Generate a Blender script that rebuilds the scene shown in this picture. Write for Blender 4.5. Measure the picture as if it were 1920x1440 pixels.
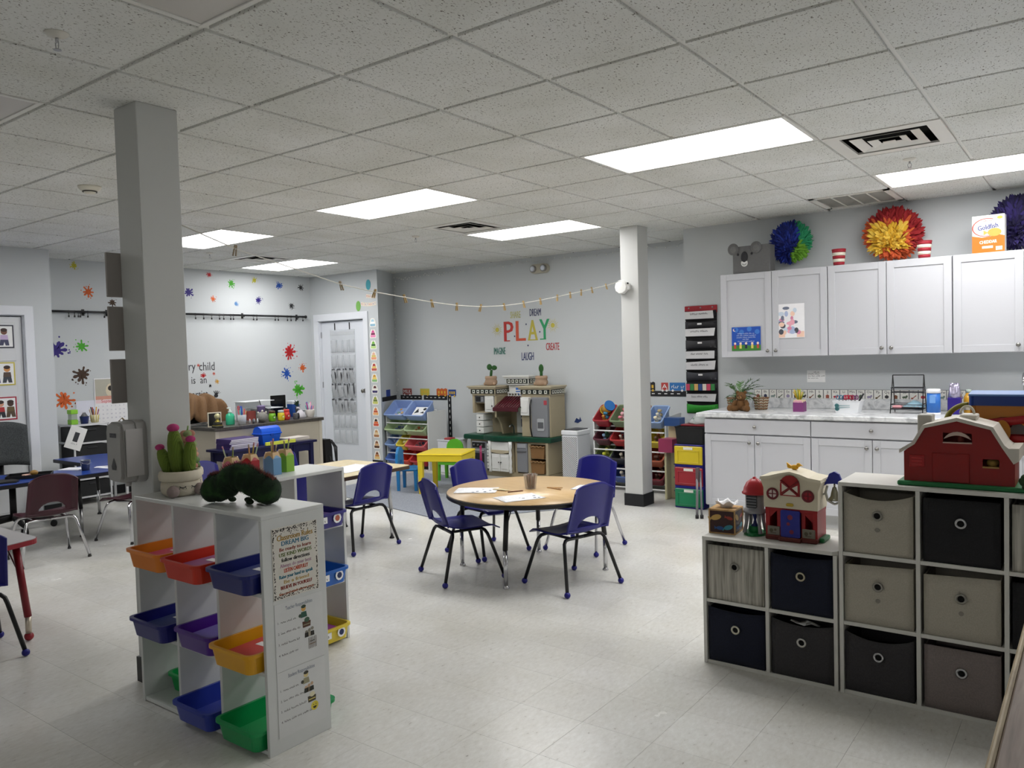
import bpy, bmesh, math, random
from mathutils import Matrix, Vector
random.seed(7)
for o in list(bpy.data.objects): bpy.data.objects.remove(o)
SC = bpy.context.scene
COL = SC.collection
PI = math.pi
R = math.radians
H = 2.6207          # ceiling height
# ---------------------------------------------------------------- camera
cam = bpy.data.cameras.new('camera'); cam.sensor_width = 36; cam.lens = 1481.5/1920*36; cam.clip_start = .05
camo = bpy.data.objects.new('camera', cam); COL.objects.link(camo)
def cam_basis(yaw, pitch, roll):
    f0 = Vector((-math.sin(yaw), math.cos(yaw), 0)); r0 = Vector((math.cos(yaw), math.sin(yaw), 0)); u0 = Vector((0,0,1))
    f = f0*math.cos(pitch)-u0*math.sin(pitch); u = u0*math.cos(pitch)+f0*math.sin(pitch)
    r = r0*math.cos(roll)+u*math.sin(roll); u = u*math.cos(roll)-r0*math.sin(roll)
    return r, u, f
cr, cu, cf = cam_basis(R(36.777), R(2.223), R(-1.609))
camo.matrix_world = Matrix(((cr.x,cu.x,-cf.x,0),(cr.y,cu.y,-cf.y,0),(cr.z,cu.z,-cf.z,1.47),(0,0,0,1)))
SC.camera = camo
# ---------------------------------------------------------------- world, exposure
w = bpy.data.worlds.new('world'); SC.world = w; w.use_nodes = True
w.node_tree.nodes['Background'].inputs[0].default_value = (.6,.65,.7,1)
w.node_tree.nodes['Background'].inputs[1].default_value = .02
SC.view_settings.view_transform = 'Standard'; SC.view_settings.look = 'None'
SC.view_settings.exposure = 0.55; SC.view_settings.gamma = 1
SC.view_settings.use_curve_mapping = False
PANEL_STRENGTH = 10.0
# ---------------------------------------------------------------- materials
def lin(h):
    h = h.lstrip('#'); c = [int(h[i:i+2],16)/255 for i in (0,2,4)]
    return [x/12.92 if x <= .04045 else ((x+.055)/1.055)**2.4 for x in c]
MATS = {}
def M(hexc, rough=.5, metal=0, var=.05, scale=14, bump=0, trans=0, alpha=1, emit=0, coat=0, name=None, ior=1.45, sheen=0):
    key = (hexc,rough,metal,var,scale,bump,trans,alpha,emit,coat,sheen)
    if key in MATS: return MATS[key]
    m = bpy.data.materials.new(name or 'paint_'+hexc.strip('#')); m.use_nodes = True
    nt = m.node_tree; b = nt.nodes['Principled BSDF']; L = nt.links.new
    c = lin(hexc)
    b.inputs['Roughness'].default_value = rough; b.inputs['Metallic'].default_value = metal
    b.inputs['IOR'].default_value = ior
    b.inputs['Transmission Weight'].default_value = trans; b.inputs['Alpha'].default_value = alpha
    b.inputs['Coat Weight'].default_value = coat
    if sheen: b.inputs['Sheen Weight'].default_value = sheen
    tc = nt.nodes.new('ShaderNodeTexCoord')
    n = nt.nodes.new('ShaderNodeTexNoise'); n.inputs['Scale'].default_value = scale; n.inputs['Detail'].default_value = 3
    L(tc.outputs['Object'], n.inputs['Vector'])
    mr = nt.nodes.new('ShaderNodeMix'); mr.data_type = 'RGBA'
    mr.inputs['A'].default_value = [max(0,x*(1-var)) for x in c]+[1]
    mr.inputs['B'].default_value = [min(1,x*(1+var)) for x in c]+[1]
    L(n.outputs['Fac'], mr.inputs['Factor']); L(mr.outputs['Result'], b.inputs['Base Color'])
    if bump:
        bp = nt.nodes.new('ShaderNodeBump'); bp.inputs['Strength'].default_value = bump; bp.inputs['Distance'].default_value = .004
        n2 = nt.nodes.new('ShaderNodeTexNoise'); n2.inputs['Scale'].default_value = scale*12; n2.inputs['Detail'].default_value = 2
        L(tc.outputs['Object'], n2.inputs['Vector'])
        L(n2.outputs['Fac'], bp.inputs['Height']); L(bp.outputs['Normal'], b.inputs['Normal'])
    if emit:
        b.inputs['Emission Color'].default_value = c+[1]; b.inputs['Emission Strength'].default_value = emit
    MATS[key] = m
    return m
def custom(name):
    m = bpy.data.materials.new(name); m.use_nodes = True
    return m, m.node_tree, m.node_tree.nodes['Principled BSDF'], m.node_tree.links.new
def ramp(nt, stops):
    r = nt.nodes.new('ShaderNodeValToRGB'); e = r.color_ramp.elements
    while len(e) < len(stops): e.new(.5)
    for i,(p,c) in enumerate(stops): e[i].position = p; e[i].color = lin(c)+[1]
    return r
def mat_floor():
    m, nt, b, L = custom('vinyl_composition_tile'); N = nt.nodes.new
    g = N('ShaderNodeNewGeometry'); oi = N('ShaderNodeObjectInfo')
    off = N('ShaderNodeVectorMath'); off.operation = 'ADD'
    L(g.outputs['Position'], off.inputs[0])
    n1 = N('ShaderNodeTexNoise'); n1.inputs['Scale'].default_value = 55; n1.inputs['Detail'].default_value = 4; n1.inputs['Roughness'].default_value = .7
    mp = N('ShaderNodeMapping'); mp.inputs['Scale'].default_value = (1,.45,1); mp.inputs['Rotation'].default_value = (0,0,.5)
    L(g.outputs['Position'], mp.inputs['Vector']); L(mp.outputs['Vector'], n1.inputs['Vector'])
    r1 = ramp(nt, [(.27,'#a29e97'),(.35,'#dad9d5'),(.6,'#e3e3e0'),(.72,'#eaeae8')])
    L(n1.outputs['Fac'], r1.inputs['Fac'])
    n2 = N('ShaderNodeTexNoise'); n2.inputs['Scale'].default_value = 1.3; n2.inputs['Detail'].default_value = 5
    L(g.outputs['Position'], n2.inputs['Vector'])
    r2 = ramp(nt, [(.3,'#ebe9e2'),(.65,'#ffffff')]); L(n2.outputs['Fac'], r2.inputs['Fac'])
    mx = N('ShaderNodeMix'); mx.data_type='RGBA'; mx.blend_type='MULTIPLY'; mx.inputs['Factor'].default_value = 1
    L(r1.outputs['Color'], mx.inputs['A']); L(r2.outputs['Color'], mx.inputs['B'])
    r3 = ramp(nt, [(0,'#f8f8f8'),(1,'#ffffff')]); L(oi.outputs['Random'], r3.inputs['Fac'])
    m2 = N('ShaderNodeMix'); m2.data_type='RGBA'; m2.blend_type='MULTIPLY'; m2.inputs['Factor'].default_value = 1
    L(mx.outputs['Result'], m2.inputs['A']); L(r3.outputs['Color'], m2.inputs['B'])
    L(m2.outputs['Result'], b.inputs['Base Color'])
    n3 = N('ShaderNodeTexNoise'); n3.inputs['Scale'].default_value = 3; n3.inputs['Detail'].default_value = 4; L(g.outputs['Position'], n3.inputs['Vector'])
    mr = N('ShaderNodeMapRange'); mr.inputs['To Min'].default_value = .20; mr.inputs['To Max'].default_value = .30
    L(n3.outputs['Fac'], mr.inputs['Value']); L(mr.outputs['Result'], b.inputs['Roughness'])
    bp = N('ShaderNodeBump'); bp.inputs['Strength'].default_value = .03; bp.inputs['Distance'].default_value = .02; L(n3.outputs['Fac'], bp.inputs['Height']); L(bp.outputs['Normal'], b.inputs['Normal'])
    return m
def mat_ceiltile():
    m, nt, b, L = custom('mineral_fibre_tile'); N = nt.nodes.new
    g = N('ShaderNodeNewGeometry')
    mp = N('ShaderNodeMapping'); mp.inputs['Scale'].default_value = (1,.55,1); mp.inputs['Rotation'].default_value = (0,0,.6)
    L(g.outputs['Position'], mp.inputs['Vector'])
    n1 = N('ShaderNodeTexNoise'); n1.inputs['Scale'].default_value = 150; n1.inputs['Detail'].default_value = 2.0; n1.inputs['Distortion'].default_value = .8
    L(mp.outputs['Vector'], n1.inputs['Vector'])
    r1 = ramp(nt, [(.30,'#6f6d68'),(.345,'#a3a09a'),(.38,'#e4e5e3'),(1,'#e9eae8')]); L(n1.outputs['Fac'], r1.inputs['Fac'])
    n2 = N('ShaderNodeTexNoise'); n2.inputs['Scale'].default_value = 2; n2.inputs['Detail'].default_value = 3; L(g.outputs['Position'], n2.inputs['Vector'])
    r2 = ramp(nt, [(.3,'#eeeeea'),(.7,'#ffffff')]); L(n2.outputs['Fac'], r2.inputs['Fac'])
    mx = N('ShaderNodeMix'); mx.data_type='RGBA'; mx.blend_type='MULTIPLY'; mx.inputs['Factor'].default_value = 1
    L(r1.outputs['Color'], mx.inputs['A']); L(r2.outputs['Color'], mx.inputs['B'])
    L(mx.outputs['Result'], b.inputs['Base Color']); b.inputs['Roughness'].default_value = .95
    bp = N('ShaderNodeBump'); bp.inputs['Strength'].default_value = .25; bp.inputs['Distance'].default_value = .003; L(n1.outputs['Fac'], bp.inputs['Height']); L(bp.outputs['Normal'], b.inputs['Normal'])
    return m
def mat_grain(name, stops, scale=(30,30,2), rough=.45, noise=6, dist=.6):
    m, nt, b, L = custom(name); N = nt.nodes.new
    tc = N('ShaderNodeTexCoord'); mp = N('ShaderNodeMapping'); mp.inputs['Scale'].default_value = scale
    L(tc.outputs['Object'], mp.inputs['Vector'])
    n = N('ShaderNodeTexNoise'); n.inputs['Scale'].default_value = noise; n.inputs['Detail'].default_value = 5; n.inputs['Distortion'].default_value = dist
    L(mp.outputs['Vector'], n.inputs['Vector']); r = ramp(nt, stops); L(n.outputs['Fac'], r.inputs['Fac'])
    L(r.outputs['Color'], b.inputs['Base Color']); b.inputs['Roughness'].default_value = rough
    return m
def mat_fabric(name, c1, c2, scale=220, rough=.9):
    m, nt, b, L = custom(name); N = nt.nodes.new
    tc = N('ShaderNodeTexCoord'); n = N('ShaderNodeTexNoise'); n.inputs['Scale'].default_value = scale; n.inputs['Detail'].default_value = 2
    L(tc.outputs['Object'], n.inputs['Vector']); r = ramp(nt, [(.35,c1),(.65,c2)]); L(n.outputs['Fac'], r.inputs['Fac'])
    L(r.outputs['Color'], b.inputs['Base Color']); b.inputs['Roughness'].default_value = rough
    bp = N('ShaderNodeBump'); bp.inputs['Strength'].default_value = .3; bp.inputs['Distance'].default_value = .002; L(n.outputs['Fac'], bp.inputs['Height']); L(bp.outputs['Normal'], b.inputs['Normal'])
    return m
def mat_knit(name, c1, c2, freq, axis='Z'):
    m, nt, b, L = custom(name); N = nt.nodes.new
    tc = N('ShaderNodeTexCoord'); wv = N('ShaderNodeTexWave'); wv.bands_direction = axis; wv.inputs['Scale'].default_value = freq; wv.inputs['Distortion'].default_value = 1.5; wv.inputs['Detail'].default_value = 2
    L(tc.outputs['Object'], wv.inputs['Vector']); r = ramp(nt, [(0,c1),(1,c2)]); L(wv.outputs['Fac'], r.inputs['Fac'])
    L(r.outputs['Color'], b.inputs['Base Color']); b.inputs['Roughness'].default_value = .95
    bp = N('ShaderNodeBump'); bp.inputs['Strength'].default_value = .5; bp.inputs['Distance'].default_value = .004; L(wv.outputs['Fac'], bp.inputs['Height']); L(bp.outputs['Normal'], b.inputs['Normal'])
    return m
# ---------------------------------------------------------------- mesh builder
_TXT = {}
def text_geo(s):
    if s not in _TXT:
        cu_ = bpy.data.curves.new('lettering','FONT'); cu_.body = s; cu_.size = 1; cu_.resolution_u = 2
        ob = bpy.data.objects.new('lettering', cu_)
        me = bpy.data.meshes.new_from_object(ob)
        v = [tuple(x.co) for x in me.vertices]; f = [tuple(p.vertices) for p in me.polygons]
        bpy.data.objects.remove(ob); bpy.data.curves.remove(cu_); bpy.data.meshes.remove(me)
        _TXT[s] = (v,f)
    return _TXT[s]
def frame(o, x, y):
    """matrix whose local x,y lie on a surface and local z points out of it"""
    x = Vector(x).normalized(); y = Vector(y); y = (y-x*y.dot(x)).normalized(); z = x.cross(y); o = Vector(o)
    return Matrix(((x.x,y.x,z.x,o.x),(x.y,y.y,z.y,o.y),(x.z,y.z,z.z,o.z),(0,0,0,1)))
class B:
    def __init__(s): s.v=[]; s.f=[]; s.m=[]; s.s=[]; s.T=Matrix(); s.mi=0
    def add(s, V, F, smooth=False, mi=None):
        n = len(s.v); T = s.T
        s.v += [tuple(T @ Vector(p)) for p in V]
        for f in F:
            s.f.append(tuple(i+n for i in f)); s.m.append(s.mi if mi is None else mi); s.s.append(smooth)
        return s
    def box(s, x0,x1,y0,y1,z0,z1, b=0, mi=None):
        x0,x1=min(x0,x1),max(x0,x1); y0,y1=min(y0,y1),max(y0,y1); z0,z1=min(z0,z1),max(z0,z1)
        if b <= 0:
            V=[(x,y,z) for x in (x0,x1) for y in (y0,y1) for z in (z0,z1)]
            return s.add(V,[(0,1,3,2),(4,6,7,5),(0,4,5,1),(2,3,7,6),(0,2,6,4),(1,5,7,3)],False,mi)
        c=((x0+x1)/2,(y0+y1)/2,(z0+z1)/2); h=((x1-x0)/2,(y1-y0)/2,(z1-z0)/2); b=min(b,*[q*.98 for q in h])
        V=[];ix={}
        for sx in (-1,1):
            for sy in (-1,1):
                for sz in (-1,1):
                    sg=(sx,sy,sz)
                    for a in range(3):
                        ix[sg,a]=len(V); V.append(tuple(c[k]+sg[k]*(h[k] if k==a else h[k]-b) for k in range(3)))
        F=[]
        for a in range(3):
            u,v=(a+1)%3,(a+2)%3
            for sg in (-1,1):
                q=[]
                for (p,r) in ((-1,-1),(1,-1),(1,1),(-1,1)):
                    t=[0,0,0]; t[a]=sg; t[u]=p; t[v]=r; q.append(ix[tuple(t),a])
                F.append(q if sg>0 else q[::-1])
        for a in range(3):
            u,v=(a+1)%3,(a+2)%3
            for p in (-1,1):
                for r in (-1,1):
                    t0=[0,0,0]; t0[a]=-1;t0[u]=p;t0[v]=r; t1=list(t0); t1[a]=1
                    q=[ix[tuple(t0),u],ix[tuple(t1),u],ix[tuple(t1),v],ix[tuple(t0),v]]
                    F.append(q if p*r<0 else q[::-1])
        for sx in (-1,1):
            for sy in (-1,1):
                for sz in (-1,1):
                    q=[ix[(sx,sy,sz),a] for a in range(3)]; F.append(q if sx*sy*sz>0 else q[::-1])
        return s.add(V,F,False,mi)
    def cyl(s, p0,p1,r0,r1=None,n=12,mi=None,smooth=True,caps=True):
        return s.tube([p0,p1],[r0,r0 if r1 is None else r1],n,mi,smooth,caps)
    def tube(s, pts, r, n=8, mi=None, smooth=True, caps=True):
        pts=[Vector(p) for p in pts]; r=r if isinstance(r,(list,tuple)) else [r]*len(pts)
        d0=(pts[1]-pts[0]).normalized(); a=Vector((0,0,1)) if abs(d0.z)<.9 else Vector((1,0,0))
        x=d0.cross(a).normalized(); V=[];prev=d0
        for i,p in enumerate(pts):
            d=((pts[min(i+1,len(pts)-1)]-pts[max(i-1,0)])).normalized()
            q=prev.rotation_difference(d); x=(q@x); x=(x-d*x.dot(d)).normalized(); y=d.cross(x); prev=d
            V+=[tuple(p+x*(r[i]*math.cos(2*PI*k/n))+y*(r[i]*math.sin(2*PI*k/n))) for k in range(n)]
        F=[(i*n+k,i*n+(k+1)%n,(i+1)*n+(k+1)%n,(i+1)*n+k) for i in range(len(pts)-1) for k in range(n)]
        n0=len(s.v); s.add(V,F,smooth,mi)
        if caps: s.face(range(n0+n-1,n0-1,-1),mi); s.face(range(len(s.v)-n,len(s.v)),mi)
        return s
    def face(s, idx, mi=None):
        s.f.append(tuple(idx)); s.m.append(s.mi if mi is None else mi); s.s.append(False)
    def lathe(s, prof, n=16, c=(0,0,0), mi=None, smooth=True, ph=0, sx=1, sy=1):
        V=[];F=[]
        for (r,z) in prof:
            V+=[(c[0]+sx*r*math.cos(2*PI*(k+ph)/n),c[1]+sy*r*math.sin(2*PI*(k+ph)/n),c[2]+z) for k in range(n)]
        for i in range(len(prof)-1):
            F+=[(i*n+k,i*n+(k+1)%n,(i+1)*n+(k+1)%n,(i+1)*n+k) for k in range(n)]
        n0=len(s.v); s.add(V,F,smooth,mi)
        if prof[0][0]>1e-4: s.face(range(n0+n-1,n0-1,-1),mi)
        if prof[-1][0]>1e-4: s.face(range(len(s.v)-n,len(s.v)),mi)
        return s
    def sph(s, c, rx, ry=None, rz=None, n=12, m=8, mi=None, smooth=True):
        ry=rx if ry is None else ry; rz=rx if rz is None else rz
        V=[(c[0],c[1],c[2]-rz)]
        for i in range(1,m):
            t=-PI/2+PI*i/m
            V+=[(c[0]+rx*math.cos(t)*math.cos(2*PI*k/n),c[1]+ry*math.cos(t)*math.sin(2*PI*k/n),c[2]+rz*math.sin(t)) for k in range(n)]
        V.append((c[0],c[1],c[2]+rz)); F=[]
        for k in range(n): F.append((0,1+(k+1)%n,1+k)); F.append((len(V)-1,1+(m-2)*n+k,1+(m-2)*n+(k+1)%n))
        for i in range(m-2): F+=[(1+i*n+k,1+i*n+(k+1)%n,1+(i+1)*n+(k+1)%n,1+(i+1)*n+k) for k in range(n)]
        return s.add(V,F,smooth,mi)
    def ext(s, poly, plane, d0, d1, mi=None, smooth=False):
        """polygon extruded: plane 'xz' along y, 'xy' along z, 'yz' along x"""
        def P(u,v,w): return {'xz':(u,w,v),'xy':(u,v,w),'yz':(w,u,v)}[plane]
        n=len(poly); V=[P(u,v,d0) for u,v in poly]+[P(u,v,d1) for u,v in poly]
        n0=len(s.v); s.add(V,[(k,(k+1)%n,n+(k+1)%n,n+k) for k in range(n)],smooth,mi)
        s.face(range(n0+n-1,n0-1,-1),mi); s.face(range(n0+n,n0+2*n),mi)
        return s
    def flat(s, poly, z=0, mi=None):
        return s.add([(u,v,z) for u,v in poly],[tuple(range(len(poly)))],False,mi)
    def rect(s, x0,x1,y0,y1,z=0,mi=None): return s.flat([(x0,y0),(x1,y0),(x1,y1),(x0,y1)],z,mi)
    def disc(s, x,y,r,z=0,n=12,mi=None,ry=None): return s.flat([(x+r*math.cos(2*PI*k/n),y+(ry or r)*math.sin(2*PI*k/n)) for k in range(n)],z,mi)
    def text(s, t, size, x=0,y=0,z=0,align='c',mi=None,sx=1,rot=0,bold=0):
        v,f=text_geo(t); xs=[p[0] for p in v] or [0]; w=max(xs)-min(xs)
        ox={'c':-(max(xs)+min(xs))/2,'l':-min(xs),'r':-max(xs)}[align]; c,q=math.cos(rot),math.sin(rot)
        for k in ([0] if not bold else [-bold,0,bold]):
            s.add([(x+((p[0]+ox)*sx*size+k)*c-p[1]*size*q,y+((p[0]+ox)*sx*size+k)*q+p[1]*size*c,z+(.0004 if k>0 else -.0004 if k<0 else 0)) for p in v],f,False,mi)
        return s
    def textw(s, t, size, width, x=0,y=0,z=0,mi=None,align='c',rot=0,bold=0):
        v,_=text_geo(t); xs=[p[0] for p in v]; w=(max(xs)-min(xs))*size
        return s.text(t,size,x,y,z,align,mi,width/w,rot,bold)
    def scrawl(s, x, y, w, h, z=0, mi=None, seed=0, rot=0):
        """a line of print too small to read: upright strokes in word groups"""
        rd=random.Random(seed); k=0; c,q=math.cos(rot),math.sin(rot)
        while k<w:
            e=min(w,k+h*rd.uniform(1.6,4.2))
            while k<e:
                a=rd.choice((.55,.6,.6,.95)); t=h*.16
                for (u0,u1,v0,v1) in ((k,k+t,0,a*h),(k,k+h*.42,rd.choice((0,.45))*h,None)):
                    v1=v0+t if v1 is None else v1
                    s.flat([(x+u*c-(y+v)*q*0-v*q,y+v*c+u*q) for u,v in ((u0,v0),(u1,v0),(u1,v1),(u0,v1))],z,mi)
                k+=h*.56
            k+=h*.5
    def sheet(s, P, th, mi=None, skip=(), smooth=True):
        """thick shell through a grid of points P[i][j]; skip = cells left open"""
        ni,nj=len(P),len(P[0]); G=[[Vector(p) for p in r] for r in P]; A=[];C=[]
        for i in range(ni):
            for j in range(nj):
                du=G[min(i+1,ni-1)][j]-G[max(i-1,0)][j]; dv=G[i][min(j+1,nj-1)]-G[i][max(j-1,0)]
                n=du.cross(dv).normalized()*(th/2); A.append(tuple(G[i][j]+n)); C.append(tuple(G[i][j]-n))
        k=ni*nj; I=lambda i,j:i*nj+j; F=[];sk=set(skip)
        on=lambda i,j: 0<=i<ni-1 and 0<=j<nj-1 and (i,j) not in sk
        W=[]
        for i in range(ni-1):
            for j in range(nj-1):
                if not on(i,j): continue
                a,b,c,d=I(i,j),I(i+1,j),I(i+1,j+1),I(i,j+1)
                F.append((a,b,c,d)); F.append((k+d,k+c,k+b,k+a))
                if not on(i-1,j): W.append((a,d,k+d,k+a))
                if not on(i+1,j): W.append((c,b,k+b,k+c))
                if not on(i,j-1): W.append((b,a,k+a,k+b))
                if not on(i,j+1): W.append((d,c,k+c,k+d))
        n0=len(s.v); s.add(A+C,F,smooth,mi)
        T=s.T; mi_=s.mi if mi is None else mi
        for q in W: s.f.append(tuple(i+n0 for i in q)); s.m.append(mi_); s.s.append(False)
        return s
    def mesh(s, name, mats):
        me=bpy.data.meshes.new(name); me.from_pydata(s.v,[],s.f)
        for m in mats: me.materials.append(m)
        me.polygons.foreach_set('material_index',s.m); me.polygons.foreach_set('use_smooth',s.s)
        bm=bmesh.new(); bm.from_mesh(me); bmesh.ops.recalc_face_normals(bm,faces=[f for f in bm.faces if len(f.verts)>2 and any(not e.is_boundary for e in f.edges)]); bm.to_mesh(me); bm.free()
        return me
    def obj(s, name, mats, parent=None, loc=None, rz=0):
        if not isinstance(mats,(list,tuple)): mats=[mats]
        o=bpy.data.objects.new(name,s.mesh(name,mats)); COL.objects.link(o)
        if parent is not None: o.parent=parent
        if loc is not None: o.location=loc
        if rz: o.rotation_euler=(0,0,rz)
        return o
def thing(name, label, cat, loc=(0,0,0), rz=0, group=None, rot=None):
    o=bpy.data.objects.new(name,None); o.empty_display_size=.05; COL.objects.link(o); o.location=loc; o.rotation_euler=rot or (0,0,rz)
    o['label']=label; o['category']=cat
    if group: o['group']=group
    return o
def tag(o, label, cat, group=None):
    o['label']=label; o['category']=cat
    if group: o['group']=group
    return o
def struct(o): o['kind']='structure'; return o
def stuff(o): o['kind']='stuff'; return o
def dup(root, loc, rz=0, label=None, group=None):
    r=root.copy(); COL.objects.link(r); r.location=loc; r.rotation_euler=(0,0,rz)
    if label: r['label']=label
    if group: r['group']=group
    for ch in list(root.children):
        c=ch.copy(); COL.objects.link(c); c.parent=r
        for g in list(ch.children):
            d=g.copy(); COL.objects.link(d); d.parent=c
    return r
def recolor(root, mp):
    """give a copy its own meshes where a material changes; mp: old material -> new"""
    def walk(o):
        if o.data and any(m in mp for m in o.data.materials):
            o.data=o.data.copy()
            for i,m in enumerate(o.data.materials):
                if m in mp: o.data.materials[i]=mp[m]
        for c in o.children: walk(c)
    walk(root); return root
def facing(dx,dy): return math.atan2(dy,dx)-PI/2     # rz so that local +Y points along (dx,dy)
def arc(cx,cy,r,a0,a1,n): return [(cx+r*math.cos(a0+(a1-a0)*i/n),cy+r*math.sin(a0+(a1-a0)*i/n)) for i in range(n+1)]
def rrect(x0,x1,y0,y1,r,n=4):
    return arc(x1-r,y0+r,r,-PI/2,0,n)+arc(x1-r,y1-r,r,0,PI/2,n)+arc(x0+r,y1-r,r,PI/2,PI,n)+arc(x0+r,y0+r,r,PI,1.5*PI,n)
white_l = M('#e9e9ec',.38,var=.02); black_p = M('#141416',.45,var=.1); chrome = M('#c9c9cc',.16,1); steel = M('#b4b4b6',.3,1)
black_metal = M('#121214',.32,var=.05); paper = M('#f1f1f0',.7,var=.02); ink = M('#26262a',.6)
# ================================================================ SETTING
wallm = M('#c7cbcd',.75,var=.015,scale=1.5,bump=.02,name='grey_wall_paint')
trimm = M('#dfe2e8',.4,var=.01,name='white_trim_paint'); covem = M('#17181c',.45,var=.15,name='black_cove')
colm = M('#c6c7c5',.6,var=.02,scale=3,name='column_paint')
E_X, S_Y = 3.2, -6.0      # unseen end of the room behind and beside the camera
def wall(name, boxes):
    b=B()
    for q in boxes: b.box(*q)
    return struct(b.obj(name, wallm))
XL, XN, YD, YP, YC = -8.98, -8.35, 7.30, 7.87, 7.17
b=B(); b.ext([(-7.62,7.3),(-7.9,7.87),(-8.0,7.87),(-8.0,7.4),(-7.89,7.4),(-7.89,7.3)],'xy',0,H); b.box(XL-.1,-8.83,YD,YD+.1,0,H); b.box(-8.83,-7.89,YD,YD+.1,2.0,H)
b.box(-8.83,-7.89,YD+.11,YD+.13,0,2.02)
wall_door = struct(b.obj('wall_door_side', wallm))
wall_back = wall('wall_back', [(-8.0,-3.14,YP,YP+.1,0,H)])
wall_cab = wall('wall_right', [(-3.244,E_X,YC,YC+.1,0,H),(-3.244,-3.144,YC+.1,YP,0,H)])
wall_left = wall('wall_left', [(XL-.1,XL,3.48,YD+.1,0,H)])
wall_near = wall('wall_left_front', [(XN-.1,XN,3.33,3.58,0,H),(XN-.1,XN,1.95,3.33,1.98,H),(XN-.1,XN,S_Y,1.95,0,H),(XL-.1,XN-.1,3.48,3.58,0,H)])
wall_e = wall('wall_east', [(E_X,E_X+.1,S_Y,YC+.1,0,H)])
wall_s = wall('wall_front', [(XN-.1,E_X+.1,S_Y-.1,S_Y,0,H)])
def cove(name, pts):
    b=B()
    for x0,x1,y0,y1 in pts: b.box(x0,x1,y0,y1,0,.1,.002)
    return struct(b.obj(name, covem))
cove('baseboard_back',[(-7.88,-3.25,YP-.01,YP)]); cove('baseboard_door_side',[(XL,-8.92,YD-.01,YD),(-7.81,-7.62,YD-.01,YD)])
cove('baseboard_left',[(XL,XL+.01,3.58,YD-.01)]); cove('baseboard_right',[(-3.24,-2.9,YC-.01,YC)]); cove('baseboard_left_front',[(XN,XN+.01,S_Y,1.85),(XN,XN+.01,3.42,3.58)])
# ---- floor: slab, and vinyl tiles as pieces
fm = mat_floor()
b=B(); b.box(XL-.2,E_X+.2,S_Y-.2,YP+.2,-.1,-.004); floor=struct(b.obj('floor', M('#a5a196',.6)))
TS=.3048; FX0=-.738; FY0=2.92
tb=B(); g=.0003; tb.box(g,TS-g,g,TS-g,-.004,0,.0004); tmesh=tb.mesh('floor_tile',[fm])
def px(p):
    d=Vector(p)-Vector((0,0,1.47)); z=d.dot(cf)
    return (960+1481.5*d.dot(cr)/z, 720-1481.5*d.dot(cu)/z, z) if z>.1 else (-9e9,0,z)
cells=[]
for i in range(-30,14):
    for j in range(-20,17):
        x=FX0+i*TS; y=FY0+j*TS
        if x+TS<XL-.02 or x>E_X or y+TS<S_Y or y>YP: continue
        u,v,z=px((x+TS/2,y+TS/2,0)); inside = -120<u<2040 and 600<v<1560
        cells.append(((0 if inside else 1), z, x, y))
cells.sort()
for k,(o_,z,x,y) in enumerate(cells[:300]):
    t=bpy.data.objects.new('floor_tile',tmesh); COL.objects.link(t); t.parent=floor; t.location=(x,y,0)
b=B()
for o_,z,x,y in cells[300:]: b.box(x+g,x+TS-g,y+g,y+TS-g,-.004,0)
stuff(b.obj('floor_tile_field', fm, floor))
# ---- ceiling: hidden deck, tee grid, lay-in tiles
b=B(); b.box(XL-.2,E_X+.2,S_Y-.2,YP+.2,H+.12,H+.2); ceiling=struct(b.obj('ceiling', M('#55534f',.9)))
GX, GY, G = -.665, 2.8315, .6096
ctm=mat_ceiltile(); teem=M('#e4e3df',.45,var=.01,name='white_tee')
W=.0125; dz=.012
i0=math.floor((XL-GX)/G); i1=math.ceil((E_X-GX)/G); j0=math.floor((S_Y-GY)/G); j1=math.ceil((YP-GY)/G)
for i in range(i0,i1+1):
    x=GX+i*G
    if XL<x<E_X:
        b=B(); b.box(x-W,x+W,S_Y,YP,H+dz,H+dz+.004); b.box(x-.003,x+.003,S_Y,YP,H+dz+.004,H+.06); b.obj('ceiling_tee', teem, ceiling)
for j in range(j0,j1+1):
    y=GY+j*G
    if S_Y<y<YP:
        b=B(); b.box(XL,E_X,y-W,y+W,H+dz+.0005,H+dz+.0045); b.box(XL,E_X,y-.003,y+.003,H+dz+.0045,H+.06); b.obj('ceiling_tee', teem, ceiling)
b=B(); e=W-.001; b.box(e,G-e,e,G-e,H,H+.02,.002); ctmesh=b.mesh('ceiling_tile',[ctm])
LIT=[(-11,-3),(-3,2),(-7,2),(-11,2),(-1,5),(-7,5),(-13,5),(1,2),(3,5)]     # lower corner (i,j) of every lit 2x1 panel; the first is added unseen to brighten the left side
OFF=[(-3,-3),(-7,-3),(1,-3)]
REAR_FILL=[(-3,-12),(1,-12)]    # added unseen panels that brighten the room from behind the camera
VENT=[(-1,3),(-7,4),(-12,4)]; RET=[(-2,6)]
used=set()
for q in LIT+OFF+REAR_FILL: used|={q,(q[0]+1,q[1])}
used|=set(VENT+RET)
edge=B()
for i in range(i0,i1+1):
    for j in range(j0,j1+1):
        if (i,j) in used: continue
        x=GX+i*G; y=GY+j*G
        x0,x1,y0,y1=max(x+e,XL),min(x+G-e,E_X),max(y+e,S_Y),min(y+G-e,YP)
        if x1-x0<.03 or y1-y0<.03: continue
        if x1-x0>G-2*e-.001 and y1-y0>G-2*e-.001 and y>-.9:
            t=bpy.data.objects.new('ceiling_tile',ctmesh); COL.objects.link(t); t.parent=ceiling; t.location=(x,y,0)
        elif y>-.9:
            b=B(); b.box(x0,x1,y0,y1,H,H+.02,.002); b.obj('ceiling_tile', ctm, ceiling)
        else: edge.box(x0,x1,y0,y1,H,H+.02)
stuff(edge.obj('ceiling_tile_field', ctm, ceiling))
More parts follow.
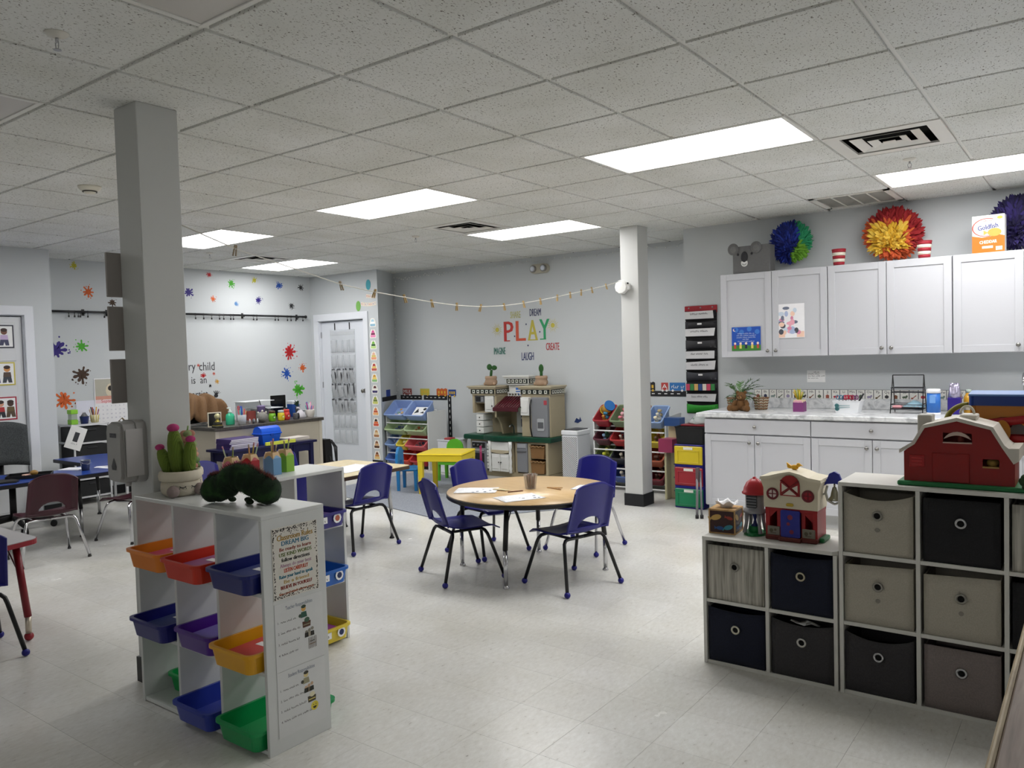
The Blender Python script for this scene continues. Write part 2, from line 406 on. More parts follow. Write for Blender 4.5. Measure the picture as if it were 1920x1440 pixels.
# ---- light panels
glow=bpy.data.materials.new('lit_diffuser'); glow.use_nodes=True
nt=glow.node_tree; nt.nodes.remove(nt.nodes['Principled BSDF']); em=nt.nodes.new('ShaderNodeEmission'); em.inputs[0].default_value=(1,.99,.98,1); em.inputs[1].default_value=PANEL_STRENGTH
nt.links.new(em.outputs[0],nt.nodes['Material Output'].inputs[0])
dark_diff=M('#c9c6c2',.35,var=.01)
def panel(q,lit,label,group):
    x=GX+q[0]*G; y=GY+q[1]*G
    t=thing('ceiling_light',label,'ceiling light',(x+G,y+G/2,H),0,group)
    b=B(); X=G-.006; Y=G/2-.006; f=.022
    b.box(-X,X,-Y,-Y+f,-.001,.02,.002); b.box(-X,X,Y-f,Y,-.001,.02,.002); b.box(-X,-X+f,-Y+f,Y-f,-.001,.02,.002); b.box(X-f,X,-Y+f,Y-f,-.001,.02,.002)
    b.obj('frame', teem, t)
    b=B(); b.box(-X+f,X-f,-Y+f,Y-f,.004,.012); b.obj('diffuser', glow if lit else dark_diff, t)
pl=['lit ceiling panel beyond the left edge over the horseshoe table','lit flat ceiling panel nearest the big four-way vent over the round table','lit ceiling panel left of the round slotted vent in mid ceiling','lit ceiling panel directly behind the near grey column','long lit ceiling panel over the white wall cabinets','lit ceiling panel in front of the far column, below the middle vent','small lit ceiling panel above the paint splat wall','lit ceiling panel beyond the frame over the wooden table','lit ceiling panel beyond the frame over the sink end']
for q,l in zip(LIT,pl): panel(q,True,l,'lit ceiling panels')
for k,q in enumerate(REAR_FILL): panel(q,True,['first','second','third','fourth'][k]+' lit ceiling panel of the row behind the camera','lit ceiling panels')
ol=['switched-off ceiling panel at the top edge, ahead of the camera','switched-off ceiling panel at the left edge beside the near column','switched-off ceiling panel behind the camera']
for q,l in zip(OFF,ol): panel(q,False,l,'switched-off ceiling panels')
# ---- air vents
vm=M('#dcdad4',.4,var=.02); vdark=M('#0c0b0a',.9,var=0)
def vent(q,label):
    x=GX+(q[0]+.5)*G; y=GY+(q[1]+.5)*G
    t=thing('ceiling_vent',label,'air vent',(x,y,H),0,'four-way ceiling vents')
    s=G/2-.008
    b=B(); b.box(-s,s,-s,s,.075,.08)
    for q in ((-s,-s+.02,-s,s),(s-.02,s,-s,s),(-s+.02,s-.02,-s,-s+.02),(-s+.02,s-.02,s-.02,s)): b.box(*q,.012,.075)
    b.obj('backing', vdark, t)
    def ring(r0,z0,r1,z1,th=.003):
        b=B()
        for k in range(4):
            a=k*PI/2; b.T=Matrix.Rotation(a,4,'Z')
            V=[(-r0,-r0,z0),(r0,-r0,z0),(r1,-r1,z1),(-r1,-r1,z1)]; V2=[(p[0],p[1],p[2]+th) for p in V]
            b.add(V+V2,[(0,1,2,3),(7,6,5,4),(0,4,5,1),(2,6,7,3),(1,5,6,2),(3,7,4,0)])
        return b
    ring(s,-.001,s-.075,-.001,.012).obj('frame', vm, t)
    for (r,r2,za) in ((.18,.125,-.003),(.10,.055,-.006)): ring(r,za,r2,za+.013,.002).obj('louver', vm, t)
    b=B(); b.box(-.032,.032,-.032,.032,-.008,-.005); b.obj('louver', vm, t)
vent(VENT[0],'large square ceiling vent between the two bright panels over the cabinets'); vent(VENT[1],'dark square ceiling vent beside the mid-room light panel'); vent(VENT[2],'dark square ceiling vent above the splat wall, near the small lit panel')
q=RET[0]; t=thing('return_grille','flat white return air grille in the ceiling by the cabinet wall','air vent',(GX+(q[0]+.5)*G,GY+(q[1]+.5)*G,H))
b=B(); s=G/2-.008
for k in range(4):
    b.T=Matrix.Rotation(k*PI/2,4,'Z'); b.box(-s,s,-s,-s+.045,-.001,.012)
b.obj('frame', vm, t)
for k in range(3): b=B(); x=-.13+.13*k; b.box(x-.006,x+.006,-s+.045,s-.045,-.001,.02); b.obj('divider', vm, t)
b=B()
for k in range(34):
    y=-s+.055+k*.0146; b.add([(-s+.04,y,.004),(s-.04,y,.004),(s-.04,y+.012,.018),(-s+.04,y+.012,.018)],[(0,1,2,3)])
stuff(b.obj('grille_slats', M('#e6e5e1',.5), t)); b=B(); b.box(-s,s,-s,s,.022,.026); b.obj('backing', M('#a9a8a4',.9), t)
# ---- sprinklers and detectors
def sprinkler(x,y,label):
    t=thing('sprinkler',label,'sprinkler',(x,y,H),0,'ceiling sprinkler heads')
    b=B(); b.lathe([(.012,-.016),(.03,-.010),(.038,-.003),(.040,0)],16); b.obj('escutcheon', M('#d8d5cc',.35), t)
    b=B(); b.cyl((0,0,-.012),(0,0,-.03),.006); 
    for s in (-1,1): b.tube([(0,0,-.022),(s*.011,0,-.034),(s*.009,0,-.05),(0,0,-.056)],.002,6)
    b.lathe([(.013,-.058),(.013,-.056),(.002,-.054)],10); b.obj('spray_head', steel, t)
sprinkler(-2.9,1.305,'sprinkler head in the tile at the upper left corner, nearest the camera'); sprinkler(-.97,5.537,'sprinkler head between the big vent and the cabinet light panel'); sprinkler(-5.29,5.596,'sprinkler head left of the dark mid-ceiling vent'); sprinkler(-7.56,4.84,'tiny sprinkler head in front of the splat wall vent')
t=thing('smoke_detector','round cream smoke detector on the ceiling left of the near column','smoke detector',(-5.236,2.513,H))
b=B(); b.lathe([(.0,-.045),(.03,-.044),(.04,-.03),(.058,-.022),(.068,-.008),(.07,0)],20); b.obj('housing', M('#e4e0d2',.45), t); b=B(); b.lathe([(.041,-.036),(.044,-.036),(.044,-.03),(.041,-.03)],20); b.obj('vent_ring', M('#4a4842',.6), t)
# ---- columns
def column(x0,x1,y0,y1,name_label):
    c=B(); c.box(x0,x1,y0,y1,0,H,.003); o=struct(c.obj('column', colm)); o['label']=name_label; o['category']='column'
    c=B(); k=.008
    for q in ((x0-k,x1+k,y0-k,y0),(x0-k,x1+k,y1,y1+k),(x0-k,x0,y0,y1),(x1,x1+k,y0,y1)): c.box(*q,0,.115)
    c.obj('cove_base', covem, o); return o
column(-3.58,-3.388,1.84,2.035,'near grey square column beside the tray shelf'); column(-3.625,-3.44,6.60,6.80,'far pale square column in front of the toy bins')
# gap in the tile cut around the near column
# ---- door in the door-side wall
def door_leaf(): pass
b=B(); y=YD
b.box(-8.91,-8.82,y-.018,y,0,2.0,.004); b.box(-7.90,-7.81,y-.018,y,0,2.0,.004); b.box(-8.91,-7.81,y-.018,y,1.99,2.085,.004)
b.box(-8.83,-8.815,y,y+.1,0,2.0); b.box(-7.905,-7.89,y,y+.1,0,2.0); b.box(-8.83,-7.89,y,y+.1,1.985,2.0)
struct(b.obj('trim_1', trimm))
b=B(); b.box(-8.812,-7.908,y+.045,y+.085,.012,1.975,.003); door1=struct(b.obj('door_1', M('#d9dde4',.35,var=.01)))
b=B(); T0=frame((-7.965,y+.045,1.02),(1,0,0),(0,0,1)); b.T=T0; b.lathe([(.03,0),(.03,.006),(.012,.01),(.011,.03),(.026,.036),(.029,.05),(.02,.06),(0,.062)],16); b.obj('door_knob', M('#8d8a85',.25,1), door1)
for zz in (.3,1.1,1.8): b=B(); b.box(-8.818,-8.806,y+.03,y+.05,zz-.04,zz+.04); b.obj('hinge', steel, door1)
# ---- panel door in the left front wall
b=B(); x=XN
b.box(x,x+.018,3.32,3.405,0,1.98,.004); b.box(x,x+.018,1.88,1.955,0,1.98,.004); b.box(x,x+.018,1.88,3.405,1.97,2.06,.004); b.box(x-.1,x,3.315,3.33,0,1.98); b.box(x-.1,x,1.95,1.965,0,1.98); b.box(x-.1,x,1.95,3.33,1.965,1.98)
struct(b.obj('trim_2', trimm))
dm=M('#d6d8da',.4,var=.01)
b=B(); b.box(x-.06,x-.03,1.97,3.31,.01,1.955,.003); door2=struct(b.obj('door_2', dm))
for (y0,y1) in ((2.0,2.62),(2.66,3.28)):
    for (z0,z1) in ((.08,.74),(.86,1.08),(1.12,1.5),(1.53,1.9)):
        b=B(); b.box(x-.031,x-.024,y0+.04,y1-.03,z0,z1,.004); b.obj('panel', dm, door2)
# ================================================================ WALL DECOR
def splat_poly(b, r, seed, n=9, spread=1.0):
    """paint splat: blob with drop-ended arms and stray drops"""
    rnd=random.Random(seed); P=[]; k=n
    for i in range(k):
        a=2*PI*i/k+rnd.uniform(-.12,.12); L=r*rnd.uniform(.55,.95)
        w0=.16; w1=rnd.uniform(.09,.15)
        for (t,rr) in ((-.34,.38),(-w0,.44)): P.append((r*rr*math.cos(a+t*2*PI/k*2),r*rr*math.sin(a+t*2*PI/k*2)))
        ca,sa=math.cos(a),math.sin(a); e=r*w1
        for (dx,dy) in ((L-e*2,-e*.6),(L-e,-e*1.1),(L,-e*.6),(L+e*.3,0),(L,e*.6),(L-e,e*1.1),(L-e*2,e*.6)): P.append((dx*ca-dy*sa,dx*sa+dy*ca))
        P.append((r*.44*math.cos(a+w0*2*PI/k*2),r*.44*math.sin(a+w0*2*PI/k*2)))
    # fan of triangles keeps concave outline clean
    m=len(P); b.add([(0,0,0)]+[(x,y,0) for x,y in P],[(0,1+i,1+(i+1)%m) for i in range(m)])
    for i in range(n-2):
        a=rnd.uniform(0,2*PI); d=r*rnd.uniform(.8,1.12); b.disc(d*math.cos(a),d*math.sin(a),r*rnd.uniform(.04,.09),0,8)
SW=dict(orange='#e0672a',yellow='#c9c23a',purple='#33237f',green='#4fb32f',brown='#4a3527',red='#c42327',blue='#1f55b5',pale='#6f9fd6',black='#2a2a2e',amber='#dba646',coral='#d96a5a')
SP=[(4.24,2.28,.145,'orange','above the left end of the curtain rod'),(4.10,2.56,.10,'yellow','just under the ceiling at the left end of the splat wall'),(3.87,1.64,.26,'purple','half hidden by the left wall corner'),
(4.14,1.68,.16,'green','right of the big purple splat'),(4.13,1.37,.23,'brown','above the bigger orange splat'),(3.93,1.10,.24,'orange','above the black drawer cart'),(4.50,2.17,.12,'brown','peeping out beside the grey panels of the near column'),
(5.44,2.33,.15,'purple','high on the wall beside the near column'),(5.73,2.56,.08,'red','under the ceiling, upper left of the green one'),(5.77,2.26,.095,'orange','above the rod, under the red one'),(6.04,2.47,.125,'green','above the rod in mid wall'),
(6.10,2.21,.08,'pale','just above the rod in mid wall'),(6.39,2.53,.10,'yellow','near the ceiling in mid wall'),(6.44,2.27,.12,'purple','above the rod, right of the pale blue one'),(6.78,2.48,.125,'blue','near the ceiling, left of the room corner'),
(7.14,2.47,.11,'black','topmost by the room corner'),(6.97,2.21,.11,'black','just above the right end of the rod'),(6.91,1.57,.24,'red','large, below the right end of the rod'),(7.12,1.35,.15,'orange','small, between the big red one and the white door'),
(6.85,1.28,.18,'blue','under the big red one'),(7.03,1.05,.23,'green','large, above the desk end'),(5.53,1.43,.05,'coral','tiny, above the lettering'),(5.59,1.30,.08,'red','small, between the words child and is an'),(5.74,1.32,.05,'coral','tiny, under the word child'),(5.78,1.22,.07,'amber','small, right of the words is an'),(5.68,1.17,.055,'black','small, over the printed hand')]
for k,(y,z,d,c,where) in enumerate(SP):
    b=B(); b.T=frame((XL+.002,y,z),(0,1,0),(0,0,1)); splat_poly(b,d*.52,k+3,8+k%3)
    tag(b.obj('splat_decal', M(SW[c],.55)),f'{c} paint splat decal, {where}','wall decal','paint splat wall decals')
# lettering decal on the splat wall
t=thing('wall_lettering','black script decal reading Every child is an artist','wall decal',(XL+.002,5.5,1.2))
for word,y,z,sz in (('Every',5.36,1.37,.15),('child',5.645,1.365,.15),('is  an',5.53,1.205,.13),('artist.',5.545,1.03,.13)):
    b=B(); b.T=frame((0,y-5.5,z-1.2),(0,1,0),(0,0,1)); b.text(word,sz,sx=.8); b.obj('word', M('#3a3a40',.6), t)
b=B(); b.T=frame((0,.255,-.16),(0,1,0),(0,0,1)); b.disc(0,0,.03,0,10,ry=.026)
for a in (-.5,0,.45,.9,1.5): b.flat([(.02*math.sin(a)-.007,.02),(.02*math.sin(a)+.007,.02),(.075*math.sin(a*.8)+.005,.035+.03*math.cos(a)),(.075*math.sin(a*.8)-.005,.035+.03*math.cos(a))],.0002)
b.obj('hand_print', ink, t)
b=B(); b.T=frame((0,.29,-.25),(0,1,0),(0,0,1)); b.text('Picasso',.035,sx=1.2); b.obj('signature', ink, t)
# curtain rods with clip rings
def rod(y0,y1,z,label,clips):
    t=thing('curtain_rod',label,'curtain rod',(XL,y0,z),0,'black curtain rods')
    b=B(); b.cyl((.05,0,0),(.05,y1-y0,0),.013,n=10); b.obj('rod', black_metal, t)
    for y in (.0,y1-y0): b=B(); b.lathe([(0,-.022),(.02,-.014),(.02,.014),(0,.022)],10,(.05,y,0)); b.obj('finial', black_metal, t)
    for y in (.12,(y1-y0)*.6,(y1-y0)-.12): b=B(); b.box(0,.006,y-.015,y+.015,-.04,.03); b.box(0,.05,y-.006,y+.006,-.02,-.012); b.obj('bracket', black_metal, t)
    for y in clips:
        b=B(); b.tube([(.05+.018*math.cos(a),y-y0,.018*math.sin(a)-.004) for a in [2*PI*k/8 for k in range(9)]],.002,5); b.cyl((.05,y-y0,-.022),(.05,y-y0,-.04),.003,n=5); b.box(.045,.055,y-y0-.007,y-y0+.007,-.062,-.04); b.obj('clip_ring', black_metal, t)
rod(3.6,4.55,2.055,'black curtain rod left of the near column',[3.75,4.0,4.06,4.1,4.12,4.2,4.38,4.52]); rod(4.7,7.17,2.06,'black curtain rod right of the near column, below the upper splats',[5.49,5.6,5.71,5.82,5.88,5.98,6.02,6.32,6.37,6.66,6.71,6.86,6.92,7.0,7.12])
# play lettering on the back wall
def bw(x,z,s=1): return frame((x,YP-.002,z),(1,0,0),(0,0,1))
def decal(name,label,x,z,fn,mats,cat='wall decal',group=None):
    b=B(); b.T=frame((0,0,0),(1,0,0),(0,0,1)); fn(b); o=b.obj(name,mats,None,(x,YP-.002,z)); return tag(o,label,cat,group)
t=thing('play_lettering','big colourful PLAY lettering decal on the grey back wall','wall decal',(-5.64,YP-.002,1.62))
for ch,x,c,dz_ in (('P',-.27,'#b5322c',0),('L',-.085,'#c8553a',0),('A',.095,'#bcb04a',0),('Y',.27,'#2f9a63',.005)):
    b=B(); b.T=frame((x,0,dz_),(1,0,0),(0,0,1)); b.textw(ch,.36,.14,0,0,bold=.006)
    b.rect(-.07,.02 if ch!='A' else .07,0,.012,.0012)
    b.obj('letter', M(c,.55), t)
for x,z in ((-.18,.06),(0,.2),(.02,-.06),(.2,.1)): b=B(); b.T=frame((x,0,z),(1,0,0),(0,0,1)); b.disc(0,0,.011,0,10); b.obj('dot', M('#4a4f70',.5), t)
for wd,x,z,c,h,wid in (('SHARE',-5.80,1.945,'#b9b878',.12,.155),('DREAM',-5.50,1.96,'#33375c',.125,.165),('IMAGINE',-6.06,1.505,'#2f6f63',.125,.18),('LAUGH',-5.63,1.43,'#2c3468',.14,.18),('CREATE',-5.26,1.54,'#b3383c',.125,.19)):
    decal('word_decal',f'{wd} word decal around the PLAY lettering',x,z,lambda b:b.textw(wd,h,wid,0,-h*.35,bold=.002),[M(c,.55)],group='word decals on the back wall')
def sun(b):
    b.disc(0,0,.03,0,14)
    for k in range(16):
        a=2*PI*k/16; L=.1 if k%2 else .08; b.flat([(.04*math.cos(a-.1),.04*math.sin(a-.1)),(L*math.cos(a),L*math.sin(a)),(.04*math.cos(a+.1),.04*math.sin(a+.1))])
decal('sun_decal','yellow sun decal left of the PLAY lettering',-6.09,1.77,sun,[M('#b8ad45',.55)],group='sun decals'); decal('sun_decal','yellow sun decal right of the PLAY lettering',-5.25,1.79,sun,[M('#c2b64a',.55)],group='sun decals')
# emergency light
t=thing('emergency_light','oval twin-head emergency light high on the back wall','emergency light',(-5.4,YP,2.475))
b=B(); b.T=frame((0,0,0),(1,0,0),(0,0,1)); b.ext(rrect(-.13,.13,-.055,.055,.054,6),'xy',0,.05); b.obj('housing', M('#b9b4a4',.4), t)
for s in (-1,1):
    b=B(); b.T=frame((s*.075,-.05,0),(1,0,0),(0,0,1)); b.lathe([(.042,0),(.044,.02),(.036,.03)],16); o=b.obj('lamp_head', M('#8d8a84',.35), t)
    b=B(); b.T=frame((s*.075,-.081,0),(1,0,0),(0,0,1)); b.lathe([(0,.012),(.02,.009),(.034,0)],16); b.obj('lens', M('#e3e8f2',.1), o)
# string lights round the back wall
t=thing('string_lights','tangled clear string lights along the ceiling and left edge of the back wall','string lights',(-5.6,YP,2.5))
rnd=random.Random(5)
def run(pts,n):
    out=[]
    for a,c in zip(pts,pts[1:]):
        for k in range(n): out.append([a[i]+(c[i]-a[i])*k/n+rnd.uniform(-.022,.022)*(0 if i==1 else 1) for i in range(3)])
    return out
p1=run([(-2.26,-.012,-1.6),(-2.25,-.012,.05),(-1.0,-.012,.07),(2.3,-.012,.09)],60)
b=B(); b.tube(p1,.0022,4); b.obj('wire', M('#c9cccd',.3), t)
b=B()
for q in p1[::2]: b.sph((q[0]+rnd.uniform(-.012,.012),q[1]-.006,q[2]-.01),.006,.006,.009,6,4)
stuff(b.obj('bulbs', M('#f2f2ee',.15), t))
# train and road border strips
t0=M('#15161a',.6); wh=M('#e8e8e6',.6)
def strip(label,o,xd,yd,L,h=.06):
    t=thing('road_border_strip',label,'wall border',o,0,'black road border strips')
    b=B(); b.T=frame((0,0,0),xd,yd); b.box(0,L,-h/2,h/2,0,.0015); b.obj('road', t0, t)
    b=B(); b.T=frame((0,0,0),xd,yd); k=.04
    while k<L-.04: b.rect(k,k+.035,-.005,.005,.0022); k+=.075
    b.obj('lane_dashes', wh, t)
dn=Vector((-.28,.57,0)).normalized(); sl=lambda q,z,off=.003: (-7.62-.28*q+.9*off,7.3+.57*q+.44*off,z)
strip('black road border strip on the slanted corner wall',sl(.98,.905),(-dn),(0,0,1),.58)
strip('black road border strip across the back wall over the tiered toy bins, left piece',(-7.82,YP-.002,.905),(1,0,0),(0,0,1),.4); strip('black road border strip across the back wall, right piece over the tiered bins',(-7.38,YP-.002,.905),(1,0,0),(0,0,1),.42)
strip('upright black road border strip right of the tiered toy bins',(-6.92,YP-.002,.22),(0,0,1),(-1,0,0),.72)
strip('black road border strip behind the far column on the back wall',(-4.08,YP-.002,.985),(1,0,0),(0,0,1),.52)
def car(x,z,c,label,word=None,bump=False,w=.17,h=.085):
    t=thing('train_car_cutout',label,'wall cutout',(x,YP-.002,z),0,'cutouts over the road border')
    b=B(); b.T=frame((0,0,0),(1,0,0),(0,0,1)); top=[(w/2-w*i/6,h+(.012 if i%2 else 0)*bump) for i in range(7)]
    b.ext([(-w/2,0),(w/2,0)]+top,'xy',0,.002); b.obj('card', M(c,.6), t)
    b=B(); b.T=frame((0,0,0),(1,0,0),(0,0,1))
    if word=='-': b.scrawl(-w*.38,.025,w*.8,.04,.003,None,4)
    elif word: b.textw(word,.07,w*.8,0,.02,.003)
    else:
        for k in (-1,0,1): b.rect(k*w*.28-.012,k*w*.28+.012,.025,.06,.003)
    for s in (-1,1): b.disc(s*w*.3,0,.014,.003,8)
    b.obj('print', wh if word else M('#d9b13a',.6), t)
car(-7.69,.94,'#8d3f37','dark red train car cutout marked MILK over the road border','MILK'); car(-7.36,.94,'#c2b64c','yellow tanker cutout over the road border'); car(-7.05,.935,'#c4602a','orange freight cutout over the road border',None,True,.19)
car(-6.87,.93,'#21408a','blue train cutout at the right end of the road border',None,False,.13); car(-3.99,1.02,'#1c1d22','black locomotive cutout behind the far column',None,True,.13); car(-3.81,1.02,'#b7433e','red and white engine cutout right of the far column','A',False,.08); car(-3.66,1.02,'#2c6fb0','blue train car cutout right of the far column','-',False,.18)
o=B(); o.T=frame((0,0,0),-dn,(0,0,1)); o.ext([(-.08,0),(.08,0),(.08,.09),(-.08,.09)],'xy',0,.002); tag(o.obj('train_car_cutout', M('#1d3f9a',.6), None, sl(.45,.935)),'plain blue card cutout on the slanted corner wall','wall cutout','cutouts over the road border')
b=B(); b.T=frame((0,0,0),(1,0,0),(0,0,1)); b.ext([(-.05,-.02),(.0,-.03),(.05,0),(.03,.045),(.02,.01),(-.02,.03)],'xy',0,.002); tag(b.obj('bird_cutout', M('#253a6e',.6), None, (-4.93,YP-.002,.66)),'small dark blue cutout on the back wall over the air purifier','wall cutout')
# birthday cakes on the wall beside the door
CK=[('#a9cfe0','#ffffff','#8fb9cf'),('#e0559a','#7a2b52','#ee8fbd'),('#7cc043','#2f5d24','#bfe08a'),('#e8b59a','#d9c36a','#e9a07a'),('#b93f3b','#e8c76a','#c25648'),('#d9a23c','#f0d36c','#8dbf7a'),('#5d2a2f','#f2efe8','#3a2f66'),('#9aa238','#6b7d2c','#c8cc6c'),('#e08a4a','#c85a35','#eeb070'),('#3d2a20','#e0713a','#d9553a'),('#c99a62','#e8cfa0','#a8744a'),('#8a5a3a','#d8b080','#5d3b26'),('#7b4a2c','#c7803c','#e6c67e')]
for k,(a,c,e_) in enumerate(CK):
    z=1.93-k*.147; s=.06
    nm=['pale blue','pink','lime green','peach','red','amber','white and plum','olive','orange','dark brown','tan','brown','bottom caramel'][k]
    t=thing('cake_cutout',f'{nm} birthday cake cutout in the column beside the white door','wall cutout',(-7.725,YD-.002,z),0,'birthday cake cutouts')
    b=B(); b.T=frame((0,0,0),(1,0,0),(0,0,1)); b.ext([(-.055,-.06),(.055,-.06),(.062,-.03),(.05,.02),(.03,.055),(-.03,.055),(-.05,.02),(-.062,-.03)],'xy',0,.0015); b.obj('card', M('#f3f1ea',.6), t)
    b=B(); b.T=frame((0,0,0),(1,0,0),(0,0,1)); b.flat([(-.045,-.05),(.045,-.05),(.05,-.02),(-.05,-.02)],.002,0); b.flat([(-.04,-.018),(.04,-.018),(.036,.008),(-.036,.008)],.002,1); b.flat([(-.03,.01),(.03,.01),(.018,.04),(-.018,.04)],.002,2); b.rect(-.003,.003,.04,.056,.002,1)
    b.obj('print', [M(e_,.6),M(c,.6),M(a,.6)], t)
def door_wall_cut(name,label,x,z,poly,c,cat='wall cutout'):
    b=B(); b.T=frame((0,0,0),(1,0,0),(0,0,1)); b.ext(poly,'xy',0,.002); return tag(b.obj(name,M(c,.55),None,(x,YD-.002,z)),label,cat)
bal=[(.045*math.cos(a),.07*math.sin(a)) for a in [2*PI*k/14 for k in range(14)]]
door_wall_cut('balloon_cutout','teal balloon cutout at the top of the corner beside the door',-7.785,2.43,bal,'#3f9aa8'); door_wall_cut('balloon_cutout','green balloon cutout left of the birthday banner',-7.99,2.16,bal,'#79b356')
t=thing('birthday_banner','small bunting banner with coloured letter tiles above the cake cutouts','wall cutout',(-7.79,YD-.003,2.17))
for r_,word in ((0,'BIRTHDAY'),(.1,'HAPPY')):
    for k,ch in enumerate(word):
        b=B(); x=(k-len(word)/2+.5)*.036+(.05 if r_ else .0); z=r_+.0009*(k-4)**2
        b.T=frame((x,0,z),(1,0,0),(0,0,1)); b.box(-.016,.016,-.024,.024,0,.0015); b.text(ch,.035,0,-.012,.002,mi=1); b.obj('letter_tile',[M('#efe3d3',.6),M(['#c9473f','#d0762f','#7a5aa8','#3b6fb0'][k%4],.6)],t)
# clear shoe organiser on the white door
t=thing('shoe_organizer','clear plastic over-door pocket organiser holding rows of black objects','organizer',(-8.38,YD+.043,0))
clear=M('#e6eaee',.12,var=.01,alpha=.35)
b=B(); b.box(-.25,.25,-.003,0,.28,1.86); b.obj('backing', M('#e3e7ec',.25,alpha=.55), t)
b=B(); b.box(-.24,.24,-.005,-.003,1.79,1.835); b.obj('top_band', M('#c4c8cc',.3), t)
for s in (-.15,.15): b=B(); b.box(s-.008,s+.008,-.004,.0,1.86,1.955); b.obj('hook', black_metal, t)
for r_ in range(7):
    z=1.55-r_*.208
    for c in range(4):
        x=-.185+c*.123; b=B(); d=.05 if 2<=r_<=4 else .018
        P=[[(x-.056+.112*i/4,-.006-d*math.sin(PI*i/4)*(.55+.45*j/2),z+.085*j) for j in range(3)] for i in range(5)]
        b.sheet(P,.0015); p=b.obj('pocket', clear, t)
        if 2<=r_<=4:
            b=B(); rr=random.Random(r_*4+c)
            for q in range(3): xx=x-.03+q*.03; b.tube([(xx,-.012,z+.015),(xx+rr.uniform(-.01,.01),-.024,z+.1),(xx+rr.uniform(-.02,.02),-.03,z+.2+rr.uniform(-.02,.0))],.010,5)
            b.obj('black_marker_set', M('#33353a',.4), p)
# poster cards on the left front door
def doorcard(y,z,w,h,border,label,fig):
    t=thing('picture_card',label,'picture card',(XN-.022,y,z),0,'picture cards on the panel door')
    b=B(); b.T=frame((0,0,0),(0,1,0),(0,0,1)); b.box(-w/2,w/2,-h/2,h/2,0,.002); b.obj('border', M(border,.6), t)
    b=B(); b.T=frame((.0022,0,0),(0,1,0),(0,0,1)); b.rect(-w/2+.012,w/2-.012,-h/2+.012,h/2-.012,0); b.obj('paper', paper, t)
    for (fx,top,low,skin) in fig:
        b=B(); b.T=frame((.003,fx,0),(0,1,0),(0,0,1)); b.disc(0,.045,.028,0,14,0); b.disc(0,.062,.03,.0002,10,3,.018); b.flat([(-.03,.015),(.03,.015),(.036,-.03),(-.036,-.03)],.0001,1); b.flat([(-.034,-.03),(.034,-.03),(.042,-.085),(.01,-.085),(0,-.05),(-.01,-.085),(-.042,-.085)],.0001,2)
        b.obj('printed_child', [M(skin,.6),M(top,.6),M(low,.6),M('#3d2d2a',.6)], t)
doorcard(3.15,1.765,.17,.22,'#3c3c48','upper picture card of a child in lavender on the white panel door',[(0,'#c9b3d6','#4a4c66','#7a5546')]); doorcard(3.12,1.41,.22,.22,'#cfbf57','middle picture card with yellow border on the white panel door',[(.04,'#5a4b42','#40444c','#d9995c'),(-.06,'#8a6fb0','#4c4f78','#8a5a44')]); doorcard(3.12,1.08,.22,.22,'#a8283c','lower picture card with dark red border showing two children',[(-.03,'#b5393c','#30323a','#d9a083'),(.055,'#6a5a3c','#5a4a3a','#4d352b')])
# calendar and sheets on the splat wall
t=thing('wall_calendar','September wall calendar with a pug photo beside the near column','calendar',(XL+.004,4.43,1.02))
b=B(); b.T=frame((0,0,0),(0,1,0),(0,0,1)); b.box(-.18,.18,-.24,.3,0,.003); b.obj('sheet', M('#ecebee',.6), t)
b=B(); b.T=frame((.0035,0,0),(0,1,0),(0,0,1)); b.rect(-.17,.17,.07,.29,0,0); b.disc(.02,.16,.075,.0004,14,1,.085); b.disc(0,.185,.03,.0008,10,2); b.disc(.055,.185,.03,.0008,10,2); b.disc(.03,.16,.02,.0009,10,2); b.rect(-.17,.17,.06,.10,.001,3); b.obj('pug_photo', [M('#b5b2a4',.6),M('#d9cdb4',.6),M('#2d2624',.6),M('#d59a88',.6)], t)
b=B(); b.T=frame((.0035,0,0),(0,1,0),(0,0,1)); b.rect(-.17,.17,.02,.055,0,0); b.text('September',.05,0,.026,.0004,mi=1); 
for i in range(7):
    for j in range(5): b.text(str(i+1+7*j) if i+1+7*j<31 else '.',.02,-.14+.047*i,-.02-.045*j,.0002,mi=2)
b.obj('month_print', [M('#efd0d3',.6),M('#c44a52',.6),M('#8d8aa8',.6)], t)
b=B(); b.T=frame((0,0,0),(0,1,0),(0,0,1)); b.box(-.12,.12,-.11,.11,0,.0015); tag(b.obj('paper_sheet', M('#dfe0ee',.7), None, (XL+.002,4.17,.97)),'pale lined paper sheet taped left of the calendar','paper')
# ================================================================ CABINETS
cabm=M('#c2c3c8',.35,var=.008,name='white_cabinet_paint'); cabin=M('#8b8a88',.6)
def shaker(parent,x0,x1,z0,z1,y,kx=None,kz=None,name='door',rail=.055,knob_lbl=None):
    b=B(); g=.0025; x0+=g;x1-=g;z0+=g;z1-=g
    b.box(x0,x1,y,y+.012,z0,z1); 
    if name=='door':
        b.box(x0,x0+rail,y-.008,y+.001,z0,z1,.0015); b.box(x1-rail,x1,y-.008,y+.001,z0,z1,.0015); b.box(x0+rail,x1-rail,y-.008,y+.001,z0,z0+rail,.0015); b.box(x0+rail,x1-rail,y-.008,y+.001,z1-rail,z1,.0015)
    else: b.box(x0,x1,y-.008,y+.001,z0,z1,.002)
    d=b.obj(name, cabm, parent)
    if kx is not None:
        b=B(); b.T=frame((kx,y-.008,kz),(1,0,0),(0,0,1)); b.lathe([(.007,0),(.006,.012),(.014,.018),(.016,.024),(.012,.029),(0,.031)],14); b.obj('knob', M('#8f8d8a',.22,1), d)
    return d
yu=6.84
